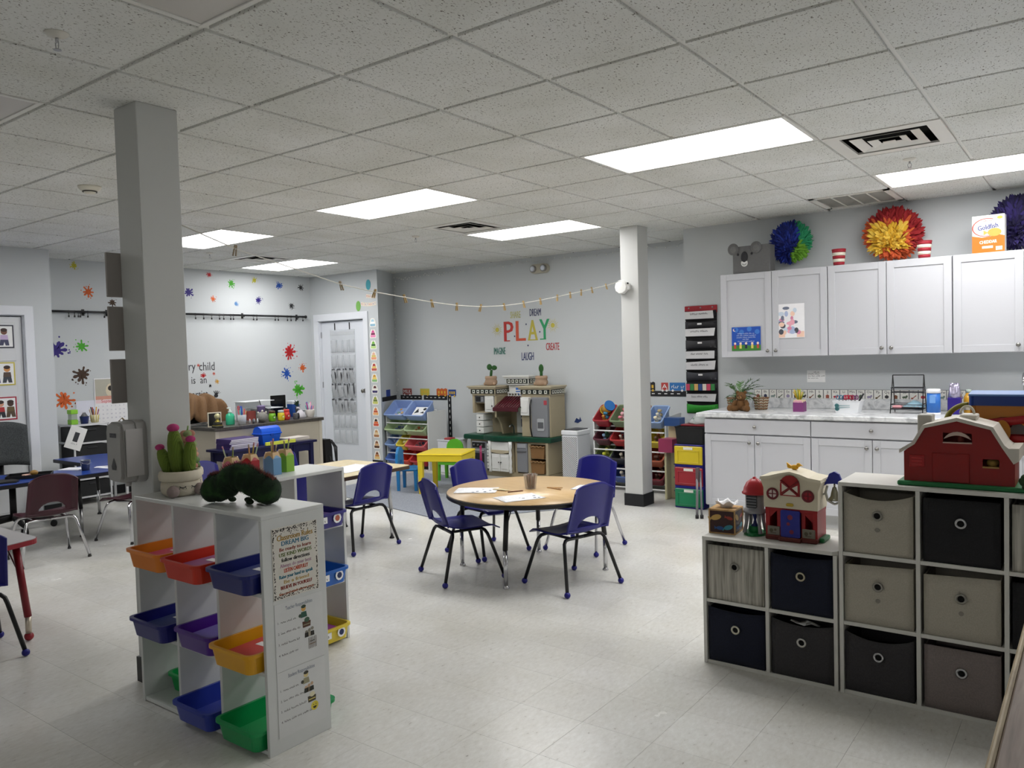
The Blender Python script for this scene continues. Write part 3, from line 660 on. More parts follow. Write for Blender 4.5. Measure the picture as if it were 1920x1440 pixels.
for k,(xa,xm,xb,lbl) in enumerate(((-2.745,-2.285,-1.822,'white double-door wall cabinet with two coloured prints, leftmost of the row'),(-1.820,-1.372,-.912,'white double-door wall cabinet under the red and yellow pompom, second of the row'),(-.908,-.452,.0,'white wall cabinet under the cracker box, third of the row'),(.004,.46,.914,'white wall cabinet beyond the right edge, fourth of the row'))):
    t=thing('wall_cabinet',lbl,'cabinet',(0,yu,1.375),0,'white wall cabinets')
    b=B(); b.box(xa,xb,.014,YC-yu-.002,0,.745,.002); b.obj('carcass', cabm, t)
    shaker(t,xa,xm,.002,.743,0,xm-.035,.055); shaker(t,xm,xb,.002,.743,0,xm+.035,.055)
yb=6.475
for k,(xa,xm,xb,lbl) in enumerate(((-2.765,-2.325,-1.867,'white base cabinet at the left end of the counter'),(-1.865,-1.408,-.957,'white base cabinet in the middle, behind the bell toy'),(-.955,-.5,-.045,'white base cabinet hidden behind the red barn'),(-.043,.41,.867,'white base cabinet under the sink, beyond the right edge'))):
    t=thing('base_cabinet',lbl,'cabinet',(0,yb,0),0,'white base cabinets')
    b=B(); b.box(xa,xb,.014,YC-yb-.012,.105,.87,.002); b.obj('carcass', cabm, t)
    b=B(); b.box(xa,xb,.07,.085,0,.105); b.obj('toe_kick', M('#c9c9c9',.5), t)
    shaker(t,xa,xb,.735,.862,0,(xa+xb)/2,.80,'drawer'); shaker(t,xa,xm,.112,.728,0,xm-.037,.665); shaker(t,xm,xb,.112,.728,0,xm+.037,.665)
m,nt,b_,L=custom('grey_veined_laminate'); tc=nt.nodes.new('ShaderNodeTexCoord'); n=nt.nodes.new('ShaderNodeTexNoise'); n.inputs['Scale'].default_value=11; n.inputs['Detail'].default_value=9; n.inputs['Distortion'].default_value=.7
L(tc.outputs['Object'],n.inputs['Vector']); r_=ramp(nt,[(.36,'#a9abae'),(.46,'#d3d5d7'),(.55,'#e3e4e5'),(.66,'#c4c6c9'),(.75,'#e6e6e6')]); L(n.outputs['Fac'],r_.inputs['Fac']); L(r_.outputs['Color'],b_.inputs['Base Color']); b_.inputs['Roughness'].default_value=.28
lamm=m
t=thing('countertop','grey veined white countertop with backsplash over the base cabinets','countertop',(0,6.44,.872))
b=B(); b.box(-2.83,1.0,0,YC-6.44-.002,0,.038,.006); b.obj('worktop', lamm, t)
b=B(); b.box(-2.60,1.0,YC-6.44-.02,YC-6.44-.001,.038,.128,.004); b.obj('backsplash', lamm, t)
# alphabet strip
t=thing('alphabet_strip','row of alphabet picture cards along the wall over the counter','wall border',(0,YC-.002,1.035))
LT='ABCDEFGHIJKLMNOPQRSTUVWXYZ'; gc=['#b3283a','#2d3350','#7d8f8a','#4d5a48','#9a8fb0','#5a4a2a','#3a3a3a','#7a4a30','#5c6a58','#a05a4a']
for k,c in enumerate(LT):
    b=B(); x=-2.535+k*.0682; b.T=frame((x,0,0),(1,0,0),(0,0,1))
    b.box(-.0335,.0335,-.042,.042,0,.0015,0,0); b.rect(-.031,.031,-.039,.039,.0018,1); b.text(c+c.lower(),.03,0,.012,.0021,mi=2)
    rr=random.Random(k); kind=k%4
    if kind==0: b.disc(0,-.018,.016,.0021,12,3,.014); b.rect(-.002,.002,-.006,.002,.0023,2)
    elif kind==1: b.rect(-.014,.014,-.034,-.012,.0021,3); b.flat([(-.018,-.012),(.018,-.012),(0,0)],.0022,3)
    elif kind==2: b.disc(0,-.02,.02,.0021,10,3,.009); b.disc(.016,-.011,.008,.0023,8,3); b.rect(-.012,-.008,-.038,-.022,.0022,3); b.rect(.008,.012,-.038,-.022,.0022,3)
    else: b.flat([(-.022,-.036),(-.012,-.036),(.022,-.006),(.016,-.002)],.0021,3); b.disc(-.012,-.03,.009,.0023,8,3)
    b.obj('alphabet_card',[M('#55575a',.6),M('#e9e8e2',.6),ink,M(gc[k%10],.6)],t)
# paper note
t=thing('paper_note','small typed paper notice taped to the wall above the counter','paper',(-2.015,YC-.002,1.193))
b=B(); b.T=frame((0,0,0),(1,0,0),(0,0,1)); b.box(-.078,.078,-.052,.052,0,.001); b.obj('sheet', paper, t)
b=B(); b.T=frame((0,-.0012,0),(1,0,0),(0,0,1)); b.scrawl(-.02,.032,.045,.011,0,None,1); b.scrawl(-.07,.016,.1,.012,0,None,2); b.scrawl(-.07,-.003,.14,.012,0,None,3); b.scrawl(-.07,-.02,.09,.010,0,None,4); b.obj('typed_lines', ink, t)
# prints on cabinet doors
t=thing('blue_poster','blue night-sky print with white text and children on the first cabinet door','poster',(-2.515,yu-.009,1.54))
b=B(); b.T=frame((0,0,0),(1,0,0),(0,0,1)); b.box(-.13,.13,-.105,.105,0,.0015,0,0); b.flat([(-.13,-.105),(.13,-.105),(.13,-.055),(.05,-.06),(-.03,-.052),(-.13,-.06)],.0018,1)
for k,(x,c) in enumerate(((-.1,2),(-.05,3),(0,4),(.055,3),(.105,2))): b.rect(x-.01,x+.01,-.085,-.05,.0021,c); b.disc(x,-.04,.011,.0023,10,5)
for k,(x,y) in enumerate(((-.09,.08),(.03,.085),(.1,.06),(-.04,.06))): b.disc(x,y,.022,.0016,10,6)
b.disc(-.105,.08,.013,.0022,12,5); b.disc(-.099,.083,.011,.0023,12,0)
for k,wd in enumerate((.15,.17,.17,.06,.15)): b.scrawl(-wd/2,.042-k*.017,wd,.011,.0024,7,k)
b.obj('print',[M('#1d4fae',.45),M('#3f7d33',.5),M('#b3433c',.5),M('#d9c766',.5),M('#1b2340',.5),M('#efd9c6',.5),M('#3f78c9',.45),M('#dfe8f7',.5)],t)
t=thing('pastel_picture','pastel sheet of soft colour patches on the second cabinet door','picture',(-2.125,yu-.004,1.68))
b=B(); b.T=frame((0,0,0),(1,0,0),(0,0,1)); b.box(-.115,.115,-.145,.145,0,.0015,0,0); rr=random.Random(9)
for k in range(26): b.disc(rr.uniform(-.085,.085),rr.uniform(-.11,.11)*(1 if k%2 else .9),rr.uniform(.012,.03),.0017+.00005*k,10,1+k%7,rr.uniform(.012,.026))
b.rect(-.112,-.05,-.14,-.09,.0016,6); b.rect(.05,.112,-.14,-.09,.0016,6)
b.obj('print',[M('#eeedf0',.55),M('#e7a6b6',.6),M('#aab8d8',.6),M('#d98aa6',.6),M('#6d7488',.6),M('#c9d6e4',.6),M('#eec9b4',.6),M('#4b4d58',.6)],t)
# ================================================================ CHAIRS
def chair_proto(name,label,shell,legm,footm,ball=True,group=None):
    t=thing(name,label,'chair',(0,0,0),0,group)
    # seat: dished plastic pan
    P=[]
    for i in range(9):
        u=-1+2*i/8; row=[]
        for j in range(8):
            v=j/7; y=-.165+.37*v; wd=.175+.02*math.sin(PI*v)
            z=.348-.018*(1-u*u)*math.sin(PI*min(1,v*1.1))-.03*max(0,(v-.8)/.2)**2+.022*max(0,(.2-v)/.2)+.008*u*u
            row.append((u*wd*(1-.05*max(0,(v-.75)/.25)),y,z))
        P.append(row)
    b=B(); b.sheet(P,.007); b.obj('seat', shell, t)
    # backrest: curved shell with hand opening low down
    P=[]
    NU,NV=27,27; zc,ca,cb=.396,.092,.062; ok=[]
    for i in range(NU):
        u=-1+2*i/(NU-1); row=[]
        for j in range(NV):
            v=(j/(NV-1))**1.25; wd=.178-.012*v
            top=.672-.052*abs(u)**2.6; z=.366+(top-.366)*v; x=u*wd
            e=math.hypot(x/ca,(z-zc)/cb)
            if z>=zc-.004 and .80<e<1.17: x,z=x/e,zc+(z-zc)/e
            elif abs(z-zc)<.006 and abs(x)<ca: z=zc
            v2=(z-.366)/(top-.366); u2=x/(.178-.012*v2)
            row.append((x,-.168-.075*v2+.035*u2*u2-.03*math.exp(-((abs(u2)-1)/.12)**2),z))
        P.append(row)
    sk=[]
    for i in range(NU-1):
        for j in range(NV-1):
            q=[P[i][j],P[i+1][j],P[i+1][j+1],P[i][j+1]]; mx_=sum(p[0] for p in q)/4; mz=sum(p[2] for p in q)/4
            if mz>zc-.001 and math.hypot(mx_/ca,(mz-zc)/cb)<.985: sk.append((i,j))
    b=B(); b.sheet(P,.008,skip=sk); b.obj('backrest', shell, t)
    for s in (-1,1):
        for f in (-1,1):
            fx,fy=(.228,-.215) if f<0 else (.215,.205)
            y0=-.12 if f<0 else .10; zb=.322
            pts=[(0,y0,zb),(s*.12,y0,zb),(s*.150,y0+f*.004,zb-.004),(s*.168,y0+f*.012,zb-.022),(s*.176,y0+f*.022,zb-.05),(s*fx,fy,.02)]
            b=B(); b.tube(pts,.0112,9); l=b.obj('leg', legm, t)
            b=B()
            if ball: b.sph((s*fx,fy,.019),.0195,.0195,.019,12,8)
            else: b.lathe([(.013,0),(.014,.008),(.011,.014),(.011,.022)],10,(s*fx,fy,0))
            b.obj('foot_cap', footm, l)
    b=B()
    for s in (-1,1): b.cyl((s*.10,-.12,.322),(s*.10,.10,.322),.009)
    b.obj('seat_rail', legm, t)
    return t
bluep=M('#14136f',.33,var=.04,name='blue_plastic'); burg=M('#3c1220',.35,var=.06,name='burgundy_plastic'); ballm=M('#191778',.4)
ch=chair_proto('school_chair','blue plastic school chair with black legs, front right of the round table',bluep,black_metal,ballm,True,'blue school chairs')
ch.location=(-2.70,4.182,0); ch.rotation_euler=(0,0,facing(-.965,.26))
dup(ch,(-3.42,3.97,0),facing(.46,.89),'blue plastic school chair with black legs tucked at the front left of the round table')
dup(ch,(-3.66,4.555,0),facing(.97,-.2),'blue plastic school chair behind the round table, nearest the yellow play table')
o=dup(ch,(-3.11,5.01,0),facing(.03,-1),'blue plastic school chair with chrome legs behind the round table, near the far column'); recolor(o,{black_metal:chrome})
dup(ch,(-4.64,4.15,0),facing(-1,.03),'blue plastic school chair with black legs at the right end of the rectangular table')
dup(ch,(-4.66,3.5,0),facing(-1,-.02),'blue plastic school chair seen through the open back of the second tray shelf')
dup(ch,(-5.60,4.36,0),facing(1,.05),'blue plastic school chair across the rectangular table, its back behind the green pencil pot')
dup(ch,(-5.60,3.56,0),facing(1,0),'blue plastic school chair across the rectangular table, behind the succulent pot')
dup(ch,(-4.63,1.475,0),facing(-.98,.12),'blue plastic school chair at the red-edged table, cut by the left edge')
bc=chair_proto('school_chair','burgundy plastic school chair with chrome legs, back toward the camera at the blue table',burg,chrome,M('#2a2a2c',.4),False,'burgundy school chairs')
bc.location=(-6.48,2.66,0); bc.rotation_euler=(0,0,facing(-1,.12))
dup(bc,(-6.60,3.41,0),facing(-.97,-.25),'burgundy plastic school chair in side view just left of the near column'); dup(bc,(-7.42,4.16,0),facing(-.1,-1),'burgundy plastic school chair farther back, mostly hidden behind the near column')
# ================================================================ TABLES
def leg_set(t,pts,h,upper,lower,foot,braces=True):
    for (x,y,ax,ay) in pts:
        b=B(); b.cyl((x-ax*.06,y-ay*.06,h),(x,y,.24),.0165,n=12); l=b.obj('leg', upper, t)
        b=B(); b.cyl((x,y,.245),(x+ax*.002,y+ay*.002,.02),.0135,n=12); b.obj('leg_insert', lower, l)
        b=B(); b.lathe([(.02,0),(.021,.006),(.014,.016),(.012,.024)],12,(x,y,0)); b.obj('glide', foot, l)
        if braces:
            b=B()
            for s in (-1,1): b.tube([(x-ax*.12+s*ay*.05,y-ay*.12-s*ax*.05,h),(x-ax*.02,y-ay*.02,.36)],.004,5)
            b.obj('brace', upper, l)
maple=mat_grain('maple_laminate',[(.3,'#cba776'),(.55,'#d8b888'),(.75,'#dfc296')],(3,26,3),.3,3)
t=thing('round_table','round maple-topped activity table with black edge in mid room','table',(-3.057,4.256,0),0)
b=B(); b.lathe([(.0,.557),(.553,.557),(.5535,.5595),(.553,.562),(0,.562)],72); b.obj('tabletop', maple, t)
b=B(); b.lathe([(.0,.529),(.55,.529),(.557,.534),(.5575,.555),(.554,.5575),(.546,.5575)],72); b.obj('edge_band', M('#1b1a19',.5), t)
leg_set(t,[(.07,-.38,.0,-.5),(.39,.30,.5,.25),(-.27,.47,-.25,.4),(-.52,-.105,-.3,-.1)],.529,black_metal,chrome,chrome)
t=thing('rectangular_table','long maple-topped table with brown edge behind the second tray shelf','table',(-4.95,3.93,0))
b=B(); b.ext(rrect(-.39,.39,-.75,.75,.04),'xy',.552,.575); b.obj('tabletop', mat_grain('pale_maple',[(.3,'#d9c79c'),(.7,'#e4d5b0')],(26,3,3),.25,3), t)
b=B(); b.ext(rrect(-.394,.394,-.754,.754,.042),'xy',.545,.571); b.obj('edge_band', M('#4b3a2c',.5), t)
leg_set(t,[(.335,.56,.3,.3),(.335,-.66,.3,-.3),(-.335,.66,-.3,.3),(-.335,-.66,-.3,-.3)],.545,steel,chrome,M('#1d1d1f',.4))
# horseshoe table
t=thing('horseshoe_table','blue-topped horseshoe table with black edge in front of the left wall','table',(-7.48,3.09,0))
def hshoe(g):
    o_=arc(.72-.32-g,-1.0+.32+g,.32,-PI/2,0,6)+arc(.72-.32-g,.93-.32-g,.32,0,PI/2,6)+arc(-.7+.15+g,.93-.15-g,.15,PI/2,PI,4)
    i_=[(-.7+g,.36+g)]+[(.0+.0+(.33+g)*math.cos(a)-.12,-.04+(.40+g)*math.sin(a)) for a in [PI/2-PI*k/12 for k in range(13)]]+[(-.7+g,-.44-g)]
    return o_+i_+arc(-.7+.15+g,-1.0+.15+g,.15,PI,1.5*PI,4)
b=B(); b.ext(hshoe(.003),'xy',.543,.565); b.obj('tabletop', M('#1c3d8c',.28,var=.03), t)
b=B(); b.ext(hshoe(0),'xy',.532,.561); b.obj('edge_band', M('#15151a',.5), t)
leg_set(t,[(.45,.08,.6,0),(.35,-.75,.4,-.4),(-.45,.66,-.4,.4),(-.45,-.75,-.4,-.4)],.532,black_metal,steel,M('#1d1d1f',.4))
# red-edged table
t=thing('activity_table','grey-topped activity table with red edge and red legs at the lower left','table',(-5.0,1.35,0))
P_=[(-.75,-.6)]+arc(.62,-.42,.06,-PI/2,.3,4)+arc(.37,.42,.075,.35,PI/2,5)+arc(-.65,.42,.075,PI/2,PI,4)
b=B(); b.ext([(x*.992,y*.992) for x,y in P_],'xy',.535,.553); b.obj('tabletop', M('#a9a7a8',.3,var=.03), t)
b=B(); b.ext(P_,'xy',.525,.550); b.obj('edge_band', M('#8d1c28',.4), t)
for (x,y) in ((.375,.435),(-.6,.40),(.5,-.45)):
    b=B(); b.cyl((x-.035,y-.03,.525),(x,y,.13),.0185,n=14); l=b.obj('leg', M('#7d1420',.35), t); b=B(); b.cyl((x,y,.135),(x,y,.04),.0155,n=12); b.obj('leg_insert', M('#c9bfae',.3,.6), l); b=B(); b.sph((x,y,.023),.024,.024,.023); b.obj('foot_cap', M('#8d1c28',.4), l)
    b=B(); b.tube([(x-.22,y-.02,.525),(x-.03,y,.30),(x-.01,y,.295)],.0045,5); b.obj('brace', M('#3a0d14',.4), l)
# weathered table in the right foreground
t=thing('wooden_table','weathered brown wooden tabletop edge at the lower right corner','table',(.279,1.95,0))
wdm=mat_grain('weathered_wood',[(.25,'#5f5147'),(.5,'#83736a'),(.75,'#9c8d80')],(16,1.2,16),.6,3,.3)
for k in range(5):
    x0=-.425+k*.17; b=B(); b.box(x0,x0+.168,-.98,.98,.715,.75,.004); b.obj('plank', wdm, t)
b=B(); b.box(-.437,-.4255,-.98,.98,.712,.753,.004); b.obj('edge_strip', mat_grain('worn_edge',[(.3,'#8d7a5c'),(.7,'#b8a684')],(20,2,20),.5,4,.4), t)
b=B()
for y0 in (-.86,.78): b.box(-.35,.36,y0,y0+.06,.64,.714)
b.obj('apron', wdm, t)
for x in (-.36,.32):
    for y in (-.84,.84): b=B(); b.box(x-.03,x+.03,y-.03,y+.03,0,.7145,.004); b.obj('leg', wdm, t)
# ================================================================ TRAY SHELVES
shm=M('#d2d4d2',.38,var=.015,name='white_laminate')
def tray_shelf(label,loc,rz,cols,rows=3,w=.30,d=.29,h=.9):
    t=thing('tray_shelf',label,'shelf',loc,rz,'white open-backed tray shelves'); th=.016; Wd=cols*w
    b=B(); b.box(0,Wd,0,d,h-th,h,.0015); b.obj('top', shm, t)
    for x in (0,Wd-th): b=B(); b.box(x,x+th,0,d,0,h-th,.0015); b.obj('side_panel', shm, t)
    for k in range(1,cols): b=B(); b.box(k*w-th/2,k*w+th/2,.002,d-.002,.02,h-th,.0015); b.obj('divider', shm, t)
    for r_ in range(rows):
        b=B(); z=.004+r_*(h-th)/rows; b.box(th,Wd-th,.0045,d-.0045,z,z+th,.0015); b.obj('shelf_board', shm, t)
    return t
TS1=(-3.358,1.735); tray_shelf('white nine-hole tray shelf with the classroom rules sheet on its end, beside the near column',(TS1[0],TS1[1],0),0,3)
TX=-3.175; TY=2.14
tray_shelf('second white tray shelf behind the first, with pencil-shaped pots on top',(TX,TY,0),PI/2,2,w=.31)
def tray(label,loc,rz,col,L=.385,content=None,front=True,lab=None,W_=.262):
    m_=M(col,.28,var=.03); t=thing('storage_tray',label,'tray',loc,rz,'coloured storage trays'); h=.078; w2=W_/2
    b=B(); e=.014
    o0=rrect(-w2+e,w2-e,e,L-e,.03,6); o1=rrect(-w2+.004,w2-.004,.004,L-.004,.03,6); o2=rrect(-w2-.004,w2+.004,-.006,L+.006,.034,6); n=len(o0)
    in1=rrect(-w2+.008,w2-.008,.008,L-.008,.028,6); in0=rrect(-w2+e+.003,w2-e-.003,e+.003,L-e-.003,.028,6)
    V=[(x,y,0) for x,y in o0]+[(x,y,h-.012) for x,y in o1]+[(x,y,h-.012) for x,y in o2]+[(x,y,h) for x,y in o2]+[(x,y,h) for x,y in in1]+[(x,y,.004) for x,y in in0]
    F=[(k*n+i,k*n+(i+1)%n,(k+1)*n+(i+1)%n,(k+1)*n+i) for k in range(5) for i in range(n)]+[tuple(range(n))[::-1],tuple(range(5*n,6*n))]
    b.add(V,F); b.obj('tray_body', m_, t)
    if lab:
        b=B(); b.T=frame((0,.0015,.045),(1,0,0),(0,0,1)); b.box(-.09,.0,-.016,.016,0,.0015,0,0); (b.text(lab,.024,-.045,-.008,.002,mi=1) if len(lab)>1 else b.scrawl(-.08,-.008,.065,.016,.002,1,5)); b.ext(arc(.065,0,.026,0,2*PI,10)[:-1],'xy',0,.0015,2); b.disc(.065,0,.016,.002,8,3); b.obj('name_label',[paper,ink,paper,M('#b5604a' if 'purple' in label else '#22305c',.6)],t)
    return t
shelfz=lambda r_: .0205+r_*(.9-.016)/3
def on_shelf(c,r_,pull=.055): return (TS1[0]+(.154,.45,.746)[c],TS1[1]-pull,shelfz(r_))
for (r_,c,col,lb,pull) in ((2,0,'#df7f1c','orange storage tray, top row beside the near column',.06),(2,1,'#c9311c','red storage tray in the middle of the top row',.075),(2,2,'#15206c','navy blue storage tray at the right of the top row',.06),(1,0,'#1c1f72','dark blue storage tray at the left of the middle row',.06),(1,1,'#4b1a86','purple storage tray in the middle row',.03),(1,2,'#e0a41c','yellow storage tray with a red folder, right of the middle row',.06),(0,0,'#129a4c','green storage tray pushed back at the left of the bottom row',-.10),(0,1,'#2a3c9c','blue empty storage tray in the middle of the bottom row',.05),(0,2,'#0f9550','green empty storage tray at the right of the bottom row, sticking out behind',.045)):
    L=.385 if c==2 and r_==0 else .28 if (c,r_)==(0,0) else .34
    p=on_shelf(c,r_,pull); tray(lb,p,0,col,L)
    # what lies in it
    if (r_,c) in ((2,0),(2,1),(2,2),(1,0),(1,1),(1,2)):
        cc={(2,0):'#d9456a',(2,1):'#9a5a8a',(2,2):'#28367c',(1,0):'#1d2f6e',(1,1):'#6a58a8',(1,2):'#cf3a36'}[(r_,c)]
        nm={(2,0):'pink folder lying in the orange tray',(2,1):'mauve folder lying in the red tray',(2,2):'navy folder lying in the navy blue tray',(1,0):'dark blue folder lying in the dark blue tray',(1,1):'lilac folder lying in the purple tray',(1,2):'red folder lying in the yellow tray'}[(r_,c)]
        t=thing('folder',nm,'folder',(p[0]+.012,p[1]+.17,p[2]+.0042),.06)
        b=B(); b.ext(rrect(-.095,.095,-.13,.125,.012,2),'xy',0,.044); b.obj('cover', M(cc,.4), t)
        b=B(); b.box(-.05,.05,-.02,.012,.0442,.0452); b.obj('title_label', paper, t)
    if (r_,c)==(2,1):
        for q in range(3): b=B(); b.lathe([(.0,0),(.012,.003),(.013,.012),(.009,.02),(0,.021)],10); tag(b.obj('wooden_bead', M(['#d8a24a','#c98a3a','#b5602f'][q],.5), None,(p[0]+.045+q*.025,p[1]+.028,p[2]+.0045)),'small wooden bead in the front of the red tray','bead','beads in the red tray')
# trays in the second shelf open toward +X
zz=lambda r_: .0205+r_*(.9-.016)/3
def tray2(r_,c,col,lb,lab): return tray(lb,(TX+.045,TY+(.159,.461)[c],zz(r_)),PI/2,col,.33,lab=lab,W_=.27)
tray2(2,1,'#30297c','purple labelled tray in the top hole of the second tray shelf','-'); tray2(1,1,'#1f62b8','bright blue labelled tray in the second tray shelf','-'); tray2(0,1,'#dcc53a','light yellow labelled tray at the bottom of the second tray shelf','Joetta')
t=thing('folder','purple folder with white swirl lying in the light yellow tray','folder',(TX-.09,TY+.46,zz(0)+.0043)); b=B(); b.ext(rrect(-.11,.11,-.09,.09,.01,2),'xy',0,.05); b.obj('cover', M('#8a2f84',.4), t); b=B(); b.tube([(.03+.02*math.cos(a)*(1-a/14),.0+.02*math.sin(a)*(1-a/14),.0515) for a in [k*.7 for k in range(14)]],.0025,5); b.obj('swirl_print', paper, t)
t=thing('folder','violet folder lying in the purple labelled tray','folder',(TX-.1,TY+.46,zz(2)+.0043)); b=B(); b.ext(rrect(-.11,.11,-.09,.09,.01,2),'xy',0,.055); b.obj('cover', M('#6a4a9c',.4), t)
# sheets on the shelf end
def endsheet(name,label,z0,z1,y0,y1,cat='poster'):
    return thing(name,label,cat,(TS1[0]+.9005,TS1[1]+(y0+y1)/2,(z0+z1)/2)), (y1-y0)/2, (z1-z0)/2
t,hw,hh=endsheet('rules_poster','Classroom Rules poster with dotted border on the end of the tray shelf',.575,.845,.042,.252)
X_=lambda o=.0: frame((o,0,0),(0,1,0),(0,0,1))
b=B(); b.T=X_(); b.box(-hw,hw,-hh,hh,0,.0012); b.obj('sheet', M('#d9d5cb',.5), t)
b=B(); b.T=X_(.0016); rr=random.Random(3)
for k in range(430):
    top=rr.random()<.6; yy=(hh-.004-abs(rr.gauss(0,.011)) if rr.random()<.55 else -hh+.004+abs(rr.gauss(0,.011))) if top else rr.uniform(-hh,hh)
    xx=rr.uniform(-hw+.004,hw-.004) if top else rr.choice((-1,1))*(hw-.004-abs(rr.gauss(0,.003)))
    b.disc(xx,max(-hh+.003,min(hh-.003,yy)),rr.uniform(.0012,.0027),0,6)
b.obj('dot_border', M('#33302c',.6), t)
LN=[('Classroom Rules','#b08c34',.04,.165,.0),('DREAM BIG','#3d7d9a',.033,.125,.0),('Be ready to learn','#9a5040',.026,.145,0),('USE KIND WORDS','#6f8048',.027,.15,0),('follow directions','#26262a',.028,.13,0),('Always do your best','#c0a0b0',.026,.145,0),('LISTEN CAREFULLY','#cf5c3c',.029,.11,0),('Raise your hand to speak','#347f96',.026,.155,0),('Be a friend','#c9a860',.025,.115,0),('BELIEVE IN YOURSELF','#98382f',.025,.145,0),('have a good attitude wherever you go','#b07058',.018,.16,0)]
zt=hh-.05
for s_,c,sz,wd,_ in LN:
    b=B(); b.T=X_(.0018); b.textw(s_,sz*.74,wd,0,zt,0,bold=.0006); b.obj('rule_line', M(c,.6), t); zt-=.0205
def chores(name,label,title,z0,z1,lines,figs):
    t,hw,hh=endsheet(name,label,z0,z1,.042,.265)
    b=B(); b.T=X_(); b.box(-hw,hw,-hh,hh,0,.0012); b.obj('sheet', M('#d6d7d6',.5), t)
    b=B(); b.T=X_(.0015); b.textw(title,.02,.125,.0,hh-.03,0); b.obj('title', M('#51607c',.6), t)
    b=B(); b.T=X_(.0015)
    for k,n_ in enumerate(lines): yy=hh-.075-k*(hh*2-.09)/len(lines); b.text(str(k+1)+'.',.012,-hw+.012,yy,0,'l'); b.scrawl(-hw+.026,yy,n_,.0085,0,None,k+7)
    b.obj('typed_lines', ink, t)
    for k,(cols,kind) in enumerate(figs):
        y=.02+.012*k; z=hh-.058-k*(hh*2-.085)/len(figs); b=B(); b.T=frame((.0016,y,z),(0,1,0),(0,0,1))
        if kind=='kid': b.disc(0,.012,.011,0,10,0); b.disc(0,.02,.012,.0002,8,1,.007); b.flat([(-.012,0),(.012,0),(.016,-.022),(-.016,-.022)],.0001,2); b.disc(-.018,-.012,.007,.0003,8,1)
        elif kind=='kids':
            for q in (-1,0,1): b.disc(q*.014,.006+.004*q,.007,.0002*q+.0002,8,0); b.flat([(q*.014-.008,0),(q*.014+.008,0),(q*.014+.009,-.018),(q*.014-.009,-.018)],.0001,1+(q+1)%2)
        elif kind=='box': b.flat([(-.018,-.02),(.018,-.02),(.02,.002),(-.02,.004)],0,1); b.disc(.002,.008,.013,.0002,9,2,.01); b.rect(-.016,.016,-.012,-.008,.0003,0)
        elif kind=='maze':
            for q in range(6): b.rect(-.018+q*.007,-.0155+q*.007,-.024,.02,0,1)
            b.rect(-.012,.012,.003,.0055,.0002,1); b.rect(-.014,.016,-.008,-.0055,.0002,2)
        else: b.disc(0,0,.018,0,14,0); b.disc(-.006,.005,.0022,.0003,6,1); b.disc(.006,.005,.0022,.0003,6,1); b.flat([(.009*math.cos(a),.009*math.sin(a)-.002) for a in [PI+PI*q/6 for q in range(7)]],.0003,1)
        b.obj('printed_picture',[M(cols[0],.6),M(cols[1],.6),M(cols[2],.6)],t)
chores('responsibility_sheet','Teacher Responsibilities sheet, upper of the two on the tray shelf end','Teacher Responsibilities',.305,.56,[.07,.085,.08,.075],[(('#d9a85a','#3a4a3c','#2f5648'),'kid'),(('#8d8a70','#5a3a2c','#44604c'),'box'),(('#8a8478','#33302c','#a09888'),'kids'),(('#d8d4c8','#4a4034','#7a5a3a'),'maze')])
chores('responsibility_sheet','Student Responsibilities sheet, lower of the two on the tray shelf end','Student Responsibilities',.055,.303,[.07,.1,.1,.15],[(('#d9c68a','#3c382f','#9a9678'),'kid'),(('#c9a98a','#33352f','#6a6250'),'kids'),(('#d8c46a','#4a4434','#e0d8b8'),'box'),(('#e0cf4a','#3a3420','#3a3420'),'smile')])
# ================================================================ CUBE SHELVES AND FABRIC BINS
cubem=M('#d2d0ca',.4,var=.02,name='cube_laminate')
def cube_shelf(label,loc,cols,rows,s=.3,d=.295,shape=None):
    t=thing('cube_shelf',label,'shelf',loc,0,'white cube shelves'); th=.016; Wd=cols*s-.001; h=rows*s-.005
    b=B(); 
    if shape: b.ext(shape(Wd,d),'xy',h-th,h)
    else: b.box(0,Wd,0,d,h-th,h,.001)
    b.obj('top', cubem, t)
    for x in (0,Wd-th): b=B(); b.box(x,x+th,0,d,0,h-th,.001); b.obj('side_panel', cubem, t)
    for k in range(1,cols): b=B(); b.box(k*s-th/2,k*s+th/2,.001,d-.01,th,h-th,.001); b.obj('divider', cubem, t)
    for k in range(rows): 
        b=B(); z=k*(h-th)/rows; b.box(th,Wd-th,.0035,d-.011,z,z+th,.001); b.obj('shelf_board', cubem, t)
    b=B(); b.box(th,Wd-th,d-.006,d-.002,th,h-th); b.obj('back_panel', cubem, t)
    return t
CX,CY=-1.492,3.44; cube_shelf('low two-by-two cube shelf holding the small toy barn',(CX,CY,0),2,2,.3,.295,lambda w_,d:[(0,0),(w_-.02,0),(w_,.02),(w_,d),(0,d)])
DX=-.885; cube_shelf('tall three-by-three cube shelf holding the big red toy barn',(DX,CY,0),3,3)
